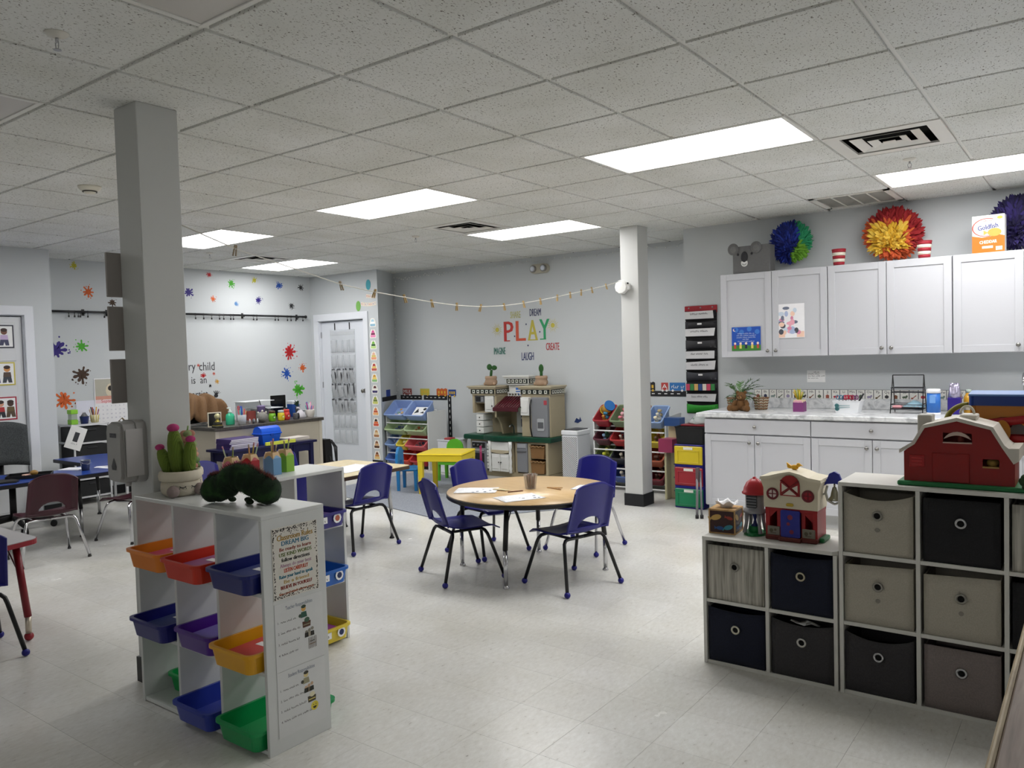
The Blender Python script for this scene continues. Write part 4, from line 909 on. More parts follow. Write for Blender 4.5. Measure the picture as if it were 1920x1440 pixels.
def bin_(label,x,z,mat,pull=.0,sag=.0,w=.262,h=.252,ringm=None,patch=False,tilt=0):
    t=thing('fabric_bin',label,'storage bin',(x,CY+.012-pull,z),0,'fabric bins in the cube shelves')
    d=.255; b=B(); nx=10
    top=lambda u: h-sag*(1-(2*u-1)**2)-tilt*(1-u)
    # front face with rounded slightly bulged cloth
    P=[]
    for i in range(nx+1):
        u=i/nx; row=[]
        for j in range(7): v=j/6; row.append((-w/2+w*u,-.006*math.sin(PI*u)*math.sin(PI*min(1,v*1.2)),top(u)*v))
        P.append(row)
    b.sheet(P,.005)
    b.box(-w/2,-w/2+.005,.002,d,0,h-.005-tilt); b.box(w/2-.005,w/2,.002,d,0,h-.005); b.box(-w/2,w/2,d-.005,d,0,h-.004); b.box(-w/2,w/2,.002,d,0,.005)
    b.obj('cloth_box', mat, t)
    b=B(); b.T=frame((0,-.0105,.163),(1,0,0),(0,0,1)); b.lathe([(.0125,.0),(.0125,.004),(.0165,.0055),(.0205,.004),(.0205,0)],20); b.obj('grommet', ringm or steel, t)
    b=B(); b.T=frame((0,-.0102,.163),(1,0,0),(0,0,1)); b.disc(0,0,.0127,.001,16); b.obj('grommet_hole', M('#060606',.9), t)
    if patch: b=B(); b.T=frame((.0,-.0105,.105),(1,0,0),(0,0,1)); b.ext(arc(0,0,.009,0,2*PI,12)[:-1],'xy',0,.001); b.obj('grommet_cap', M('#88847a',.6), t)
    return t
bgy=mat_fabric('beige_cloth','#aaa496','#b3ad9f'); bdk=mat_fabric('black_cloth','#17171a','#1e1e21'); bnv=mat_fabric('navy_cloth','#0a1022','#10172c'); bch=mat_fabric('charcoal_cloth','#343234','#3d3b3d'); btp=mat_fabric('taupe_cloth','#7d7370','#877c79')
bwd=mat_grain('wood_print_cloth',[(.3,'#7d796f'),(.5,'#aca89e'),(.7,'#c4c0b6')],(34,8,1.6),.8,2.5,.3); ringb=M('#b9b09a',.3,.8); ringg=M('#8f8c84',.35,.6)
z2=lambda k: k*(.595-.016)/2+.0165
bin_('wood-print bin in the top left hole of the low cube shelf',CX+.153,z2(1),bwd,ringm=ringg); bin_('navy bin with gold grommet in the low cube shelf, under the toy barn',CX+.448,z2(1),bnv,ringm=ringb,sag=.01)
bin_('navy bin in the bottom left hole of the low cube shelf',CX+.153,z2(0),bnv,ringm=M('#c9c6b4',.3,.7),sag=.012); bin_('charcoal bin with a bit of paper showing, low cube shelf',CX+.448,z2(0),bch,ringm=M('#bfbdb8',.3,.8),sag=.02)
b=B(); b.sheet([[(x*.03,y*.02,.008*math.sin(2*x+y)) for y in range(-1,2)] for x in range(-2,3)],.001); tag(b.obj('crumpled_paper', paper, None,(CX+.45,CY+.055,z2(0)+.235)),'crumpled paper peeping out of the charcoal bin','paper')
z3=lambda k: k*(.895-.016)/3+.0165; g3='tall cube shelf'
for (c,r_,m_,lb,sg,pt,rm) in ((0,2,bgy,'beige bin with sagging rim at the top left of the tall cube shelf',.028,1,ringg),(1,2,bdk,'black bin with silver grommet at the top of the tall cube shelf',0,0,steel),(2,2,bwd,'wood-print bin at the right edge of the tall cube shelf',0,0,ringg),(0,1,bgy,'beige bin at the left of the middle row of the tall cube shelf',0,1,ringg),(1,1,bgy,'beige bin in the centre of the tall cube shelf',0,1,ringg),(2,1,bdk,'black bin at the right edge, middle row of the tall cube shelf',0,0,ringg),(0,0,bch,'charcoal bin with drooping rim at the bottom left of the tall cube shelf',.03,0,steel),(1,0,btp,'taupe bin in the bottom row of the tall cube shelf',0,0,steel),(2,0,bdk,'black bin at the bottom right of the tall cube shelf',0,0,ringg)):
    bin_(lb,DX+.151+.2985*c,z3(r_),m_,sag=sg,patch=pt,ringm=rm,tilt=.012 if (c,r_) in ((0,1),(1,1)) else 0)
# ================================================================ RUG
t=mat_fabric('grey_carpet','#7f838c','#9297a0',90)
b=B(); b.ext([(-4.72,5.2),(-6.95,5.69),(-6.95,7.2),(-4.3,7.2),(-3.98,6.2)],'xy',0,.008); tag(b.obj('play_rug', t, None,(0,0,.0005)),'flat grey rug under the play kitchen and toddler table','rug')
# ================================================================ TIERED TOY BINS
def toy_bin(label,loc,w,col,d=.30,h=.13,rx=-.42,rz=0,body=None):
    t=thing('toy_bin',label,'toy bin',loc,0,'slanted plastic toy bins',(rx,0,rz)); w2=w/2; n_=3
    o0=rrect(-w2+.02,w2-.02,.02,d-.03,.02,n_); o1=rrect(-w2,w2,0,d,.025,n_); o2=rrect(-w2-.008,w2+.008,-.01,d+.008,.03,n_); i1=rrect(-w2+.005,w2-.005,.005,d-.005,.022,n_); i0=rrect(-w2+.024,w2-.024,.024,d-.034,.018,n_); n=len(o0)
    V=[(x,y,0) for x,y in o0]+[(x,y,h-.014) for x,y in o1]+[(x,y,h-.014) for x,y in o2]+[(x,y,h) for x,y in o2]+[(x,y,h) for x,y in i1]+[(x,y,.005) for x,y in i0]
    b=B(); b.add(V,[(k*n+i,k*n+(i+1)%n,(k+1)*n+(i+1)%n,(k+1)*n+i) for k in range(5) for i in range(n)]+[tuple(range(n))[::-1],tuple(range(5*n,6*n))]); b.obj('bin_body', M(col,.35,var=.03), t)
    return t
def in_bin(loc,rx,x,y,z): # point in the tilted frame of a bin
    return Vector(loc)+Matrix.Rotation(rx,3,'X')@Vector((x,y,z))
lg=M('#dfe1e0',.4,var=.02,name='white_melamine')
def toy_rack(label,X0,X1,Y0,Y1,h,panel_top,rails):
    t=thing('toy_rack',label,'shelf',(X0,Y0,0),0,'white toy bin racks'); D=Y1-Y0; Wd=X1-X0
    for x in (0,Wd-.016):
        b=B(); b.ext([(0,0),(D,0),(D,h),(D-.06,h),(.0,panel_top)],'yz',x,x+.016); b.obj('side_panel', lg, t)
    for (z,rx) in rails:
        for yy in (.05,.23):
            p=in_bin((0,.005,z),rx,0,yy,-.0095); b=B(); b.cyl((.016,p.y,p.z),(Wd-.016,p.y,p.z),.009,n=8); b.obj('rail', M('#eceded',.4), t)
        b=B(); b.box(.016,Wd-.016,-.016,.0,z-.034,z-.020,.003); b.obj('rail', M('#eceded',.4), t)
    b=B(); b.box(.016,Wd-.016,D-.014,D-.006,.02,h-.03); b.obj('back_board', M('#cfd2d3',.5), t)
    return t
X0,X1,Y0=-7.645,-6.885,7.40
rows=[.635,.44,.24,.045]
toy_rack('white four-tier toy bin rack in the corner beside the white door',X0,X1,Y0,7.76,.76,.75,[(z-.012,.70) for z in rows])
rk=[[('#8ea6d6',.36,'light blue'),('#8ea6d6',.36,'light blue')],[('#a9bd92',.36,'sage green'),('#a9bd92',.36,'sage green')],[('#8aa3cc',.2,'powder blue'),('#d9c84e',.16,'yellow'),('#d0646a',.34,'coral red')],[('#5f7fc4',.24,'blue'),('#c9432f',.2,'orange-red'),('#b03038',.27,'red')]]
BIN_SPOTS=[]
for r_,(row,z) in enumerate(zip(rk,rows)):
    x=X0+.02
    for q,(c,w_,nm) in enumerate(row):
        g=(X1-X0-.04)/sum(a[1] for a in row); ww=w_*g; loc=(x+ww/2,Y0+.005,z-.012); x+=ww
        pos=['top','second','third','bottom'][r_]; side=['left','second','third'][q] if len(row)>2 else ['left','right'][q]
        toy_bin(f'{nm} toy bin, {side} one in the {pos} tier of the corner rack',loc,ww-.02,c,.27,.115,.70); BIN_SPOTS.append((r_,q,loc,ww))
CN={'#d9b37a':'tan','#e6ddc8':'cream','#d9a24a':'golden','#8fb0a0':'sea green','#5a6a94':'slate blue','#8a90a8':'grey blue','#39426a':'dark blue','#b5683a':'rust','#c9b08a':'beige','#7d8a5a':'olive','#8d93ad':'lilac grey','#5a5f80':'grey violet','#c9ccd8':'pale grey','#b5a96a':'khaki','#e6dfb0':'pale yellow','#6a5a62':'mauve','#3d4a5a':'charcoal','#8a5a5a':'dusty red','#3a5aa0':'blue','#26407a':'navy','#e0a24a':'orange','#d9d0b8':'cream','#c9632f':'burnt orange','#e0c890':'straw'}
def heap(loc,rx,w,n,cols,seed,where,grp,sz=.026,names=None):
    """individual toys laid side by side in a tilted bin"""
    rr=random.Random(seed); st=2.5*sz; nx=max(1,int((w-.1)/st)); ny=3; k=0
    spots=[(ix,iy,iz) for iz in range(3) for iy in range(ny) for ix in range(nx)]
    for (ix,iy,iz) in spots[:n]:
        x=(ix-(nx-1)/2)*st; y=.078+iy*st*.95; z=.0115+sz*1.0+iz*sz*2.1; s=sz*rr.uniform(.8,.98)
        b=B(); kd=(k+seed)%4
        if kd==0: b.box(-s,s,-s*.7,s*.7,-s*.6,s*.6,.005)
        elif kd==1: b.sph((0,0,0),s*.95,n=10,m=6)
        elif kd==2: b.cyl((0,0,-s*.8),(0,0,s*.8),s*.8,n=10)
        else: b.lathe([(.0,-s*.9),(s,-s*.7),(s*.5,0),(s*.8,s*.7),(0,s*.9)],10)
        c=cols[k%len(cols)]; o=b.obj('toy',M(c,.45),None,in_bin(loc,rx,x,y,z)); o.rotation_euler=(rx,0,rr.uniform(-.3,.3) if kd==0 else 0)
        nm=(names or CN).get(c,'small'); tag(o,f"{nm} toy {('block','ball','can','spindle')[kd]} in the {where}",'toy',grp); k+=1
heap(BIN_SPOTS[0][2],.48,BIN_SPOTS[0][3],9,['#d9b37a','#e6ddc8','#d9a24a','#8fb0a0'],1,'top left bin','pretend food in the top left bin')
heap(BIN_SPOTS[2][2],.48,BIN_SPOTS[2][3],7,['#5a6a94','#8a90a8','#39426a'],2,'left sage green bin','toys in the left sage green bin')
heap(BIN_SPOTS[3][2],.48,BIN_SPOTS[3][3],5,['#b5683a','#c9b08a','#7d8a5a'],3,'right sage green bin','toys in the right sage green bin')
heap(BIN_SPOTS[4][2],.48,BIN_SPOTS[4][3],6,['#8d93ad','#5a5f80','#c9ccd8'],4,'powder blue bin','toys in the powder blue bin')
heap(BIN_SPOTS[5][2],.48,BIN_SPOTS[5][3],4,['#b5a96a','#e6dfb0'],5,'yellow bin','toys in the yellow bin')
heap(BIN_SPOTS[6][2],.48,BIN_SPOTS[6][3],6,['#6a5a62','#3d4a5a','#8a5a5a'],6,'coral red bin','toys in the coral red bin')
heap(BIN_SPOTS[7][2],.48,BIN_SPOTS[7][3],4,['#3a5aa0','#26407a'],8,'bottom blue bin','toys in the bottom blue bin')
heap(BIN_SPOTS[9][2],.48,BIN_SPOTS[9][3],10,['#e0a24a','#d9d0b8','#c9632f','#e0c890'],7,'bottom red bin','toys in the bottom red bin')
p=in_bin(BIN_SPOTS[1][2],.70,0,.14,.03); t=thing('picture_book','white picture book with black marks lying in the top right light blue bin','book',p,0,None,(.70,0,.1)); b=B(); b.box(-.11,.11,-.07,.08,0,.02,.002); b.obj('cover', paper, t); b=B(); b.T=Matrix.Translation((0,0,.021)); b.flat([(-.09,-.04),(-.02,-.02),(-.06,.05)]); b.flat([(.0,-.03),(.07,-.04),(.05,.0)],0); b.disc(.05,.04,.025); b.obj('print', ink, t)
# second rack behind the far column
X0b,X1b,Y0b=-4.385,-3.53,7.30; rows2=[.66,.46,.265,.075]
toy_rack('white four-tier toy bin rack behind the far column',X0b,X1b,Y0b,7.66,.80,.77,[(z-.012,.62) for z in rows2])
r2=[[('#a03038','dark red'),('#7a8a6a','olive'),('#8d6a5a','clay'),('#8fa8d0','pale blue')],[('#5a2f3a','maroon'),('#b03a3a','brick red'),('#4a6a5a','dark green'),('#cdb944','mustard yellow')],[('#6a7a52','moss green'),('#2f3238','charcoal'),('#8a6a3a','brown'),('#a85a42','rust')],[('#b5322f','bright red'),('#4a5f94','slate blue'),('#5a6a5a','dull green'),('#6a1f2a','wine red')]]
NMS={}
for r_ in range(4):
    for q in range(4): NMS[(r_,q)]=[('golden','teal','yellow'),('pink','pale pink','crimson'),('drab','grey green','grey'),('cream','ivory','tan')][q] if r_==0 else [{1:('grey blue','green','stone'),2:('yellow green','pale lime','olive'),3:('brown','dusty pink','black')}[r_],('cream','charcoal','red'),('dark grey','grey'),('dark brown','rust','sand')][q]
for r_,(row,z) in enumerate(zip(r2,rows2)):
    ww=(X1b-X0b-.04)/4
    for q,(c,nm) in enumerate(row):
        loc=(X0b+.02+ww*(q+.5),Y0b+.005,z-.012); pos=['top','second','third','bottom'][r_]
        toy_bin(f'{nm} toy bin in the {pos} tier of the rack behind the far column',loc,ww-.018,c,.26,.105,.62)
        pal={0:['#c98a3a','#3a8ab0','#d9c23a'],1:['#7d9ab5','#5a8a6a','#b0a890'],2:['#c8cc3a','#d9d86a','#8a8d4a'],3:['#8a5a4a','#b08a7a','#3a3a3a']}
        cols=[pal[0],['#d97a8a','#e8b0b8','#c04a5a'],['#6a6a5a','#8a8a7a'],['#d9cfb0','#e8e0c8','#b0a078']][q] if r_==0 else [pal[r_],['#c9c0b0','#3a3a44','#a03a3a'],['#4a4a4a','#6a6a6a'],['#5a4038','#8d4a40','#c9b090']][q]
        heap(loc,.62,ww,6,cols,r_*7+q+20,f'{nm} bin behind the far column',f'toys in the {nm} bin behind the far column',.025,dict(zip(cols,('first-colour','second-colour','third-colour'))) if False else {c:n_ for c,n_ in zip(cols,NMS[(r_,q)])})
t=thing('toy_drum','wooden-yellow toy drum with blue end standing out of the dark red bin','toy',(X0b+.125,Y0b+.10,.853),0,None,(.62,.9,.2)); b=B(); b.cyl((0,0,-.05),(0,0,.05),.056,n=20); b.obj('shell', M('#b58a3a',.5), t); b=B(); b.cyl((0,0,.05),(0,0,.066),.06,n=20); b.obj('blue_rim', M('#2f6fb5',.4), t); b=B(); b.cyl((0,0,-.066),(0,0,-.05),.06,n=20); b.obj('yellow_rim', M('#c9b03a',.4), t)
# ================================================================ PLAY KITCHEN
tan=M('#a79b80',.5,var=.03,name='tan_plastic'); tan2=M('#b8ad93',.5,var=.03); kw=M('#dedfdc',.4,var=.02); kg=M('#7d7f84',.4,var=.03); grn=M('#0f3f2e',.35,var=.06); kb=M('#1b1b1d',.4); bgn=M('#4a1620',.4)
KX=lambda px_: -6.32+(px_-868)/126.5
K=thing('play_kitchen','large tan toy kitchen with green counter, burgundy awning and white cupboard doors','toy kitchen',(0,7.44,0))
b=B(); b.box(-6.26,-5.08,.02,.40,.0,.06,.004); b.box(-6.22,-5.09,.36,.40,.06,.97); b.box(-5.11,-5.075,.0,.40,.06,.43,.004); b.box(-6.26,-6.21,.05,.36,.06,.43); b.box(-6.21,-5.11,.02,.36,.405,.43)
for x in (-5.935,-5.6,-5.53,-5.345): b.box(x-.02,x+.02,.01,.3,.06,.42,.003)
b.obj('base_cabinet', tan, K)
b=B(); pts=[(-6.33,-.0),(-6.0,-.02)]+[( -5.98+.48*k/8,-.03-.055*math.sin(PI*k/8)) for k in range(9)]+[(-5.35,-.02),(-5.03,.0),(-5.03,.355),(-6.33,.355)]
b.ext(pts,'xy',.435,.478); b.obj('counter', grn, K)
b=B(); b.ext([(x*.999-.003,y+.004) for x,y in pts],'xy',.478,.49); b.obj('counter_rim', M('#15513c',.3), K)
# oven at the left
b=B(); b.box(-6.2,-5.96,-.012,.05,.06,.41,.006); o=b.obj('oven', kg, K)
b=B(); b.box(-6.185,-5.985,-.018,-.010,.335,.40,.003); b.obj('control_panel', kb, o)
for k in range(3): b=B(); b.T=frame((-6.15+.06*k,-.018,.368),(1,0,0),(0,0,1)); b.cyl((0,0,0),(0,0,.012),.011,n=10); b.obj('oven_dial', steel, o)
b=B(); b.box(-6.16,-6.0,-.017,-.010,.12,.27,.003); b.obj('oven_window', kb, o); b=B(); b.tube([(-6.17,-.014,.305),(-6.165,-.03,.305),(-6.0,-.03,.305),(-5.995,-.014,.305)],.006,6); b.obj('oven_handle', steel, o)
# small drawers
for k in range(4): b=B(); b.box(-5.95,-5.905,-.03,.0,.09+.078*k,.158+.078*k,.006); d=b.obj('drawer', kw, K); b=B(); b.sph((-5.928,-.034,.124+.078*k),.007); b.obj('knob', steel, d)
for x in (-5.885,-5.58):
    b=B(); b.lathe([(.02,.06),(.014,.09),(.02,.11),(.013,.14),(.019,.19),(.013,.24),(.02,.28),(.013,.33),(.021,.36),(.022,.43)],10,(x,-.045,0)); b.obj('turned_post', kw, K)
# sink cabinet
b=B(); b.box(-5.865,-5.6,-.05,.0,.31,.425,.006); b.obj('apron_panel', kw, K)
b=B(); b.ext([(-5.865+.265*k/8,.30-.018*math.sin(PI*k/8)) for k in range(9)]+[(-5.6,.325),(-5.865,.325)],'xz',-.055,0); b.obj('scalloped_trim', tan2, K)
for x0,x1,kx in ((-5.862,-5.735,-5.748),(-5.73,-5.603,-5.717)):
    b=B(); b.box(x0,x1,-.05,-.03,.07,.28,.004); b.box(x0+.02,x1-.02,-.056,-.049,.1,.25,.006); d=b.obj('door', kw, K); b=B(); b.sph((kx,-.06,.18),.008); b.obj('knob', kb, d)
b=B(); b.ext(rrect(-5.84,-5.62,.03,.2,.04,4),'xy',.486,.492); b.obj('sink_basin', M('#0a2a1f',.3), K)
b=B(); b.tube([(-5.73,.24,.48),(-5.73,.24,.58),(-5.73,.2,.61),(-5.73,.15,.585)],.009,8); b.obj('faucet', steel, K)
# dishwasher, baskets
b=B(); b.box(-5.51,-5.365,-.012,.03,.075,.415,.005); o=b.obj('dishwasher', kg, K); b=B(); b.box(-5.50,-5.375,-.018,-.010,.36,.405,.002); b.obj('control_strip', M('#9a9ca0',.35), o); b=B(); b.box(-5.505,-5.37,-.026,-.012,.315,.335,.004); b.obj('handle', M('#686a6e',.35), o)
b=B(); b.box(-5.325,-5.112,.03,.35,.06,.07); b.box(-5.325,-5.112,.03,.35,.235,.245); b.obj('basket_shelf', tan, K)
bk=mat_knit('wicker','#6b4a2c','#9a7446',60)
for k in range(2):
    z=.072+.175*k; b=B(); b.ext([(-5.305,z),(-5.135,z),(-5.122,z+.12)]+[(-5.122-.195*q/6,z+.135+.012*math.cos(q*PI)) for q in range(7)]+[(-5.317,z+.12)],'xz',-.005,.2); b.obj('wicker_basket', bk, K)
    b=B(); b.tube([(-5.322+.205*q/8,-.012,z+.135+.008*math.cos(q*PI)) for q in range(9)],.008,6); b.obj('basket_rim', M('#8a6a44',.6), K)
# upper towers
def cornice(x0,x1,y0,z0,name,m_,back=.34,n=6):
    b=B()
    for k,(g,za,zb) in enumerate(((.0,0,.02),(.012,.02,.08),(.03,.08,.1),(.045,.1,.118))): b.box(x0-g,x1+g,y0-g,back,z0+za,z0+zb,.002)
    o=b.obj(name,m_,K)
    b=B(); b.box(x0+.0,x1-.0,y0-.017,y0-.011,z0+.024,z0+.076); b.box(x1+.011,x1+.017,y0,back-.02,z0+.024,z0+.076); b.obj('tile_band', M('#1c2420',.4), o)
    def tiles(N,org,xd,L):
        for k in range(N):
            b=B(); b.T=frame(org,xd,(0,0,1)); c=(k+.5)*L/N; q=.019; b.box(c-q,c+q,.031-.001,.031+.038,0,.002,0,0); b.flat([(c-.008,.04),(c+.011,.042),(c+.009,.06),(c-.004,.063),(c-.012,.052)],.0023,1); b.obj('cornice_tile',[M('#dcdcd2',.4),M('#1f2f26',.5)],o)
    tiles(n,(x0+.01,y0-.0175,z0+.0),(1,0,0),x1-x0-.02); tiles(max(2,int((back-y0)/.05)),(x1+.0175,y0+.01,z0),(0,1,0),back-y0-.03)
b=B(); b.box(-6.22,-6.19,.06,.34,.75,.964); b.box(-6.19,-5.88,.1,.34,.75,.765); b.box(-6.19,-5.88,.1,.34,.865,.878); b.box(-5.88,-5.85,.06,.355,.70,.964,.004); b.box(-6.05,-6.03,.1,.34,.766,.864); b.ext([(.20,.491),(.355,.491),(.355,.70),(.10,.70),(.16,.62)],'yz',-5.88,-5.855); b.obj('left_tower', tan, K)
cornice(-6.22,-5.86,.05,.965,'left_cornice',tan2,.34,5)
b=B(); b.box(-6.185,-6.05,.07,.2,.88,.96,.004); o=b.obj('microwave', kg, K); b=B(); b.box(-6.175,-6.1,.064,.071,.89,.95,.003); b.obj('microwave_window', kb, o); 
for k in range(3): b=B(); b.box(-6.085,-6.06,.064,.071,.893+.02*k,.905+.02*k); b.obj('microwave_button', M('#a9abae',.4), o)
b=B(); b.box(-6.025,-5.89,.05,.2,.765,.96,.005); b.box(-6.005,-5.91,.043,.051,.795,.93,.006); o=b.obj('door', kw, K); b=B(); b.sph((-5.905,.04,.84),.008); b.obj('knob', kb, o)
for k in range(3): b=B(); b.box(-6.17,-6.06,.06,.25,.5+.08*k,.572+.08*k,.005); o=b.obj('drawer', kw, K); b=B(); b.sph((-6.115,.054,.536+.08*k),.008); b.obj('knob', kb, o)
b=B(); b.box(-5.47,-5.06,.05,.355,.491,.964,.004); b.obj('right_tower', tan, K)
cornice(-5.46,-5.06,.05,.965,'right_cornice',tan2,.34,5)
b=B(); b.box(-5.45,-5.33,.0,.06,.74,.955,.005); b.box(-5.435,-5.345,-.007,.001,.77,.925,.006); o=b.obj('door', kw, K); b=B(); b.sph((-5.44,-.012,.84),.008); b.obj('knob', kb, o)
b=B(); b.box(-5.30,-5.075,.0,.06,.492,.955,.01); o=b.obj('fridge', kg, K)
b=B(); b.ext(rrect(-5.21,-5.115,.57,.71,.012,3),'xz',-.008,.004); b.obj('water_dispenser', M('#a9abae',.35), o); b=B(); b.box(-5.2,-5.125,-.012,-.006,.60,.67); b.obj('dispenser_recess', M('#55575b',.5), o)
b=B(); b.tube([(-5.285,-.01,.5),(-5.29,-.03,.6),(-5.29,-.03,.85),(-5.285,-.01,.93)],.008,6); b.obj('fridge_handle', kb, o); b=B(); b.ext(rrect(-5.115,-5.075,.87,.92,.006,2),'xz',-.004,.002); b.obj('red_sticker', M('#a8404a',.5), o)
# hood, awning, window
b=B(); b.box(-5.79,-5.46,.24,.35,.98,1.08,.003); b.box(-5.74,-5.48,.32,.355,.5,.98); b.obj('hood_chimney', kw, K)
cornice(-5.78,-5.47,.2,1.085,'hood_cornice',kw,.34,5)
b=B(); b.ext(rrect(-5.68,-5.5,.97,1.07,.03,4),'xz',.232,.242); o=b.obj('blue_window', M('#3f74c4',.3), K); b=B(); b.box(-5.69,-5.49,.226,.24,1.015,1.027); b.obj('window_bar', kw, o)
AW=[(-5.83,.22,.95),(-5.47,.22,.95),(-5.47,-.03,.83),(-5.83,-.03,.83)]
b=B(); b.add(AW+[(x,y,z-.012) for x,y,z in AW],[(0,1,2,3),(7,6,5,4),(0,4,5,1),(1,5,6,2),(2,6,7,3),(3,7,4,0)]); b.box(-5.835,-5.465,-.04,-.02,.785,.832,.004); b.obj('awning', bgn, K)
b=B()
for k in range(9): x=-5.80+k*.038; b.tube([(x,.215,.952),(x,-.025,.836)],.006,5)
stuff(b.obj('awning_ribs', M('#5d2029',.4), K))
b=B(); b.box(-5.80,-5.47,.222,.238,.985,1.0); b.box(-5.80,-5.47,.222,.238,.952,.96)
for k in range(8): b.box(-5.795+.044*k,-5.783+.044*k,.224,.236,.96,.985)
b.obj('gallery_rail', kw, K)
b=B(); b.box(-5.68,-5.45,.309,.3195,.56,.80,.004); o=b.obj('window_frame', kw, K)
for q in ((-5.665,-5.575,.69,.785),(-5.555,-5.465,.69,.785),(-5.665,-5.575,.575,.67),(-5.555,-5.465,.575,.67)): b=B(); b.box(q[0],q[1],.304,.314,q[2],q[3]); b.obj('window_pane', M('#2c3f6e',.2), o)
# things on the kitchen
def kplant(x,label,two):
    t=thing('potted_cactus',label,'plant',(x,7.60,1.0845),0,'crocheted plants on the toy kitchen'); pm=mat_knit('beige_crochet'+str(two),'#a78a72','#c7ab92',70)
    b=B(); b.lathe([(.055,0),(.075,.02),(.078,.05),(.066,.075),(.072,.08),(.074,.1),(.066,.115),(.05,.112)],18); b.obj('pot', pm, t)
    for s in (-1,1): b=B(); b.sph((s*.07,-.03,.0205),.02); b.obj('pot_foot', pm, t)
    gm=M('#2f5a2c',.9,var=.2,scale=60)
    b=B()
    if two: b.tube([(0,0,.11),(.005,0,.15),(.012,0,.19)],[.016,.017,.015],8); b.obj('stem', gm, t); b=B(); b.sph((-.02,0,.225),.038,.02,.038); b.obj('leaf', gm, t); b=B(); b.sph((.055,0,.215),.042,.02,.03); b.obj('leaf', gm, t)
    else: b.tube([(0,0,.11),(0,0,.16)],.018,8); b.obj('stem', gm, t); b=B(); b.sph((0,0,.2),.032,.022,.05); b.obj('leaf', gm, t)
kplant(-6.0,'crocheted two-leaf plant in beige pot on the left toy kitchen tower',True); kplant(-5.25,'crocheted single-leaf plant in beige pot on the right toy kitchen tower',False)
t=thing('storage_tub','white plastic tub with red lid contents left of the toy kitchen','storage tub',(-6.5,7.42,0)); b=B(); b.lathe([(.14,0),(.16,.02),(.175,.40),(.185,.41),(.185,.425),(.17,.425),(.155,.05)],4,ph=.5,smooth=False,sx=1.1); b.obj('tub', M('#d9dbe0',.3), t); b=B(); b.box(-.09,.02,-.06,.04,.40,.44,.008); b.obj('red_contents', M('#a03a3a',.5), t)
# ================================================================ AIR PURIFIER
t=thing('air_purifier','white tower air purifier with perforated front beside the toy kitchen','air purifier',(-4.77,7.42,0)); m,nt,b_,L=custom('perforated_front'); tc=nt.nodes.new('ShaderNodeTexCoord'); 
vo=nt.nodes.new('ShaderNodeTexVoronoi'); vo.inputs['Scale'].default_value=62; vo.inputs['Randomness'].default_value=0; mp=nt.nodes.new('ShaderNodeMapping'); mp.inputs['Rotation'].default_value=(0,.785,0); L(tc.outputs['Object'],mp.inputs['Vector']); sx_=nt.nodes.new('ShaderNodeSeparateXYZ'); L(mp.outputs['Vector'],sx_.inputs[0]); cb=nt.nodes.new('ShaderNodeCombineXYZ'); L(sx_.outputs['X'],cb.inputs['X']); L(sx_.outputs['Z'],cb.inputs['Y']); L(cb.outputs[0],vo.inputs['Vector'])
r_=ramp(nt,[(.30,'#3c3e42'),(.42,'#dcdee1')]); L(vo.outputs['Distance'],r_.inputs['Fac']); L(r_.outputs['Color'],b_.inputs['Base Color'])
perf=m
b=B(); b.box(-.105,.105,0,.29,.02,.535,.012); b.obj('body', M('#cfd1d5',.35,var=.01), t); b=B(); b.box(-.095,.095,-.004,.001,.04,.52,.001); b.obj('front_grille', perf, t); b=B(); b.box(-.108,.108,-.005,.293,.535,.59,.01); b.obj('top_band', M('#e2e4e7',.3), t); b=B(); b.ext(rrect(-.09,.09,.02,.27,.02,3),'xy',.589,.598); b.obj('control_top', M('#2a2b2f',.3), t); b=B(); b.box(-.1,.1,.01,.28,0,.02); b.obj('plinth', kb, t)
# ================================================================ PLAY STAND AND DRAWERS
t=thing('play_stand','cream toy market stand with blue roof and pink tray behind the stacked drawers','toy stand',(-3.34,7.02,0)); crm=M('#d6cfa4',.45,var=.02)
b=B(); b.box(-.08,.06,.10,.125,0,.72,.005); b.box(-.08,-.055,.0,.10,0,.47,.005); b.obj('body', crm, t); b=B(); b.ext([(-.085,.02),(.08,.02),(.08,.14),(-.085,.14)],'xy',.721,.80); b.obj('roof', M('#34568f',.4), t)
b=B(); b.ext([(-.115,-.05),(.03,-.05),(.05,.10),(-.085,.10)],'xy',.47,.60); b.obj('pink_tray', M('#b5486e',.4), t)
for k in range(3): b=B(); b.cyl((-.02,.094,.08+.13*k),(-.02,.1005,.08+.13*k),.008,n=8); b.obj('rivet', kg, t)
bf=M('#241f80',.35)
def drawer_box(label,z,col,h=.195):
    t=thing('stacking_drawer',label,'storage drawer',(-3.035,6.73,z),0,'stacking plastic drawers'); w=.14
    b=B(); b.box(-w,w,0,.34,0,.012,.003); b.box(-w,w,0,.34,h-.012,h,.003); b.box(-w,-w+.01,0,.34,.012,h-.012); b.box(w-.01,w,0,.34,.012,h-.012); b.box(-w+.01,w-.01,.33,.34,.012,h-.012); b.obj('frame', bf, t)
    b=B(); b.box(-w+.003,w-.003,-.012,.3,.014,h-.014,.006); c=M(col,.32,var=.03); d=b.obj('drawer', c, t)
    b=B(); x=w-.035
    for q in ((-x,x,.03,.036),(-x,x,h-.056,h-.05),(-x,-x+.006,.036,h-.056),(x-.006,x,.036,h-.056)): b.box(q[0],q[1],-.017,-.011,q[2],q[3],.001)
    b.obj('drawer_panel', c, d); b=B(); b.box(-.045,.045,-.0145,-.011,h-.045,h-.022); b.obj('paper_label', M('#e3e1d8',.6), d)
drawer_box('green stacking drawer at the bottom beside the base cabinet',.0005,'#0f7a50'); drawer_box('red stacking drawer in the middle of the stack',.1965,'#9a2630'); drawer_box('yellow stacking drawer third up in the stack',.3925,'#d6bf2c')
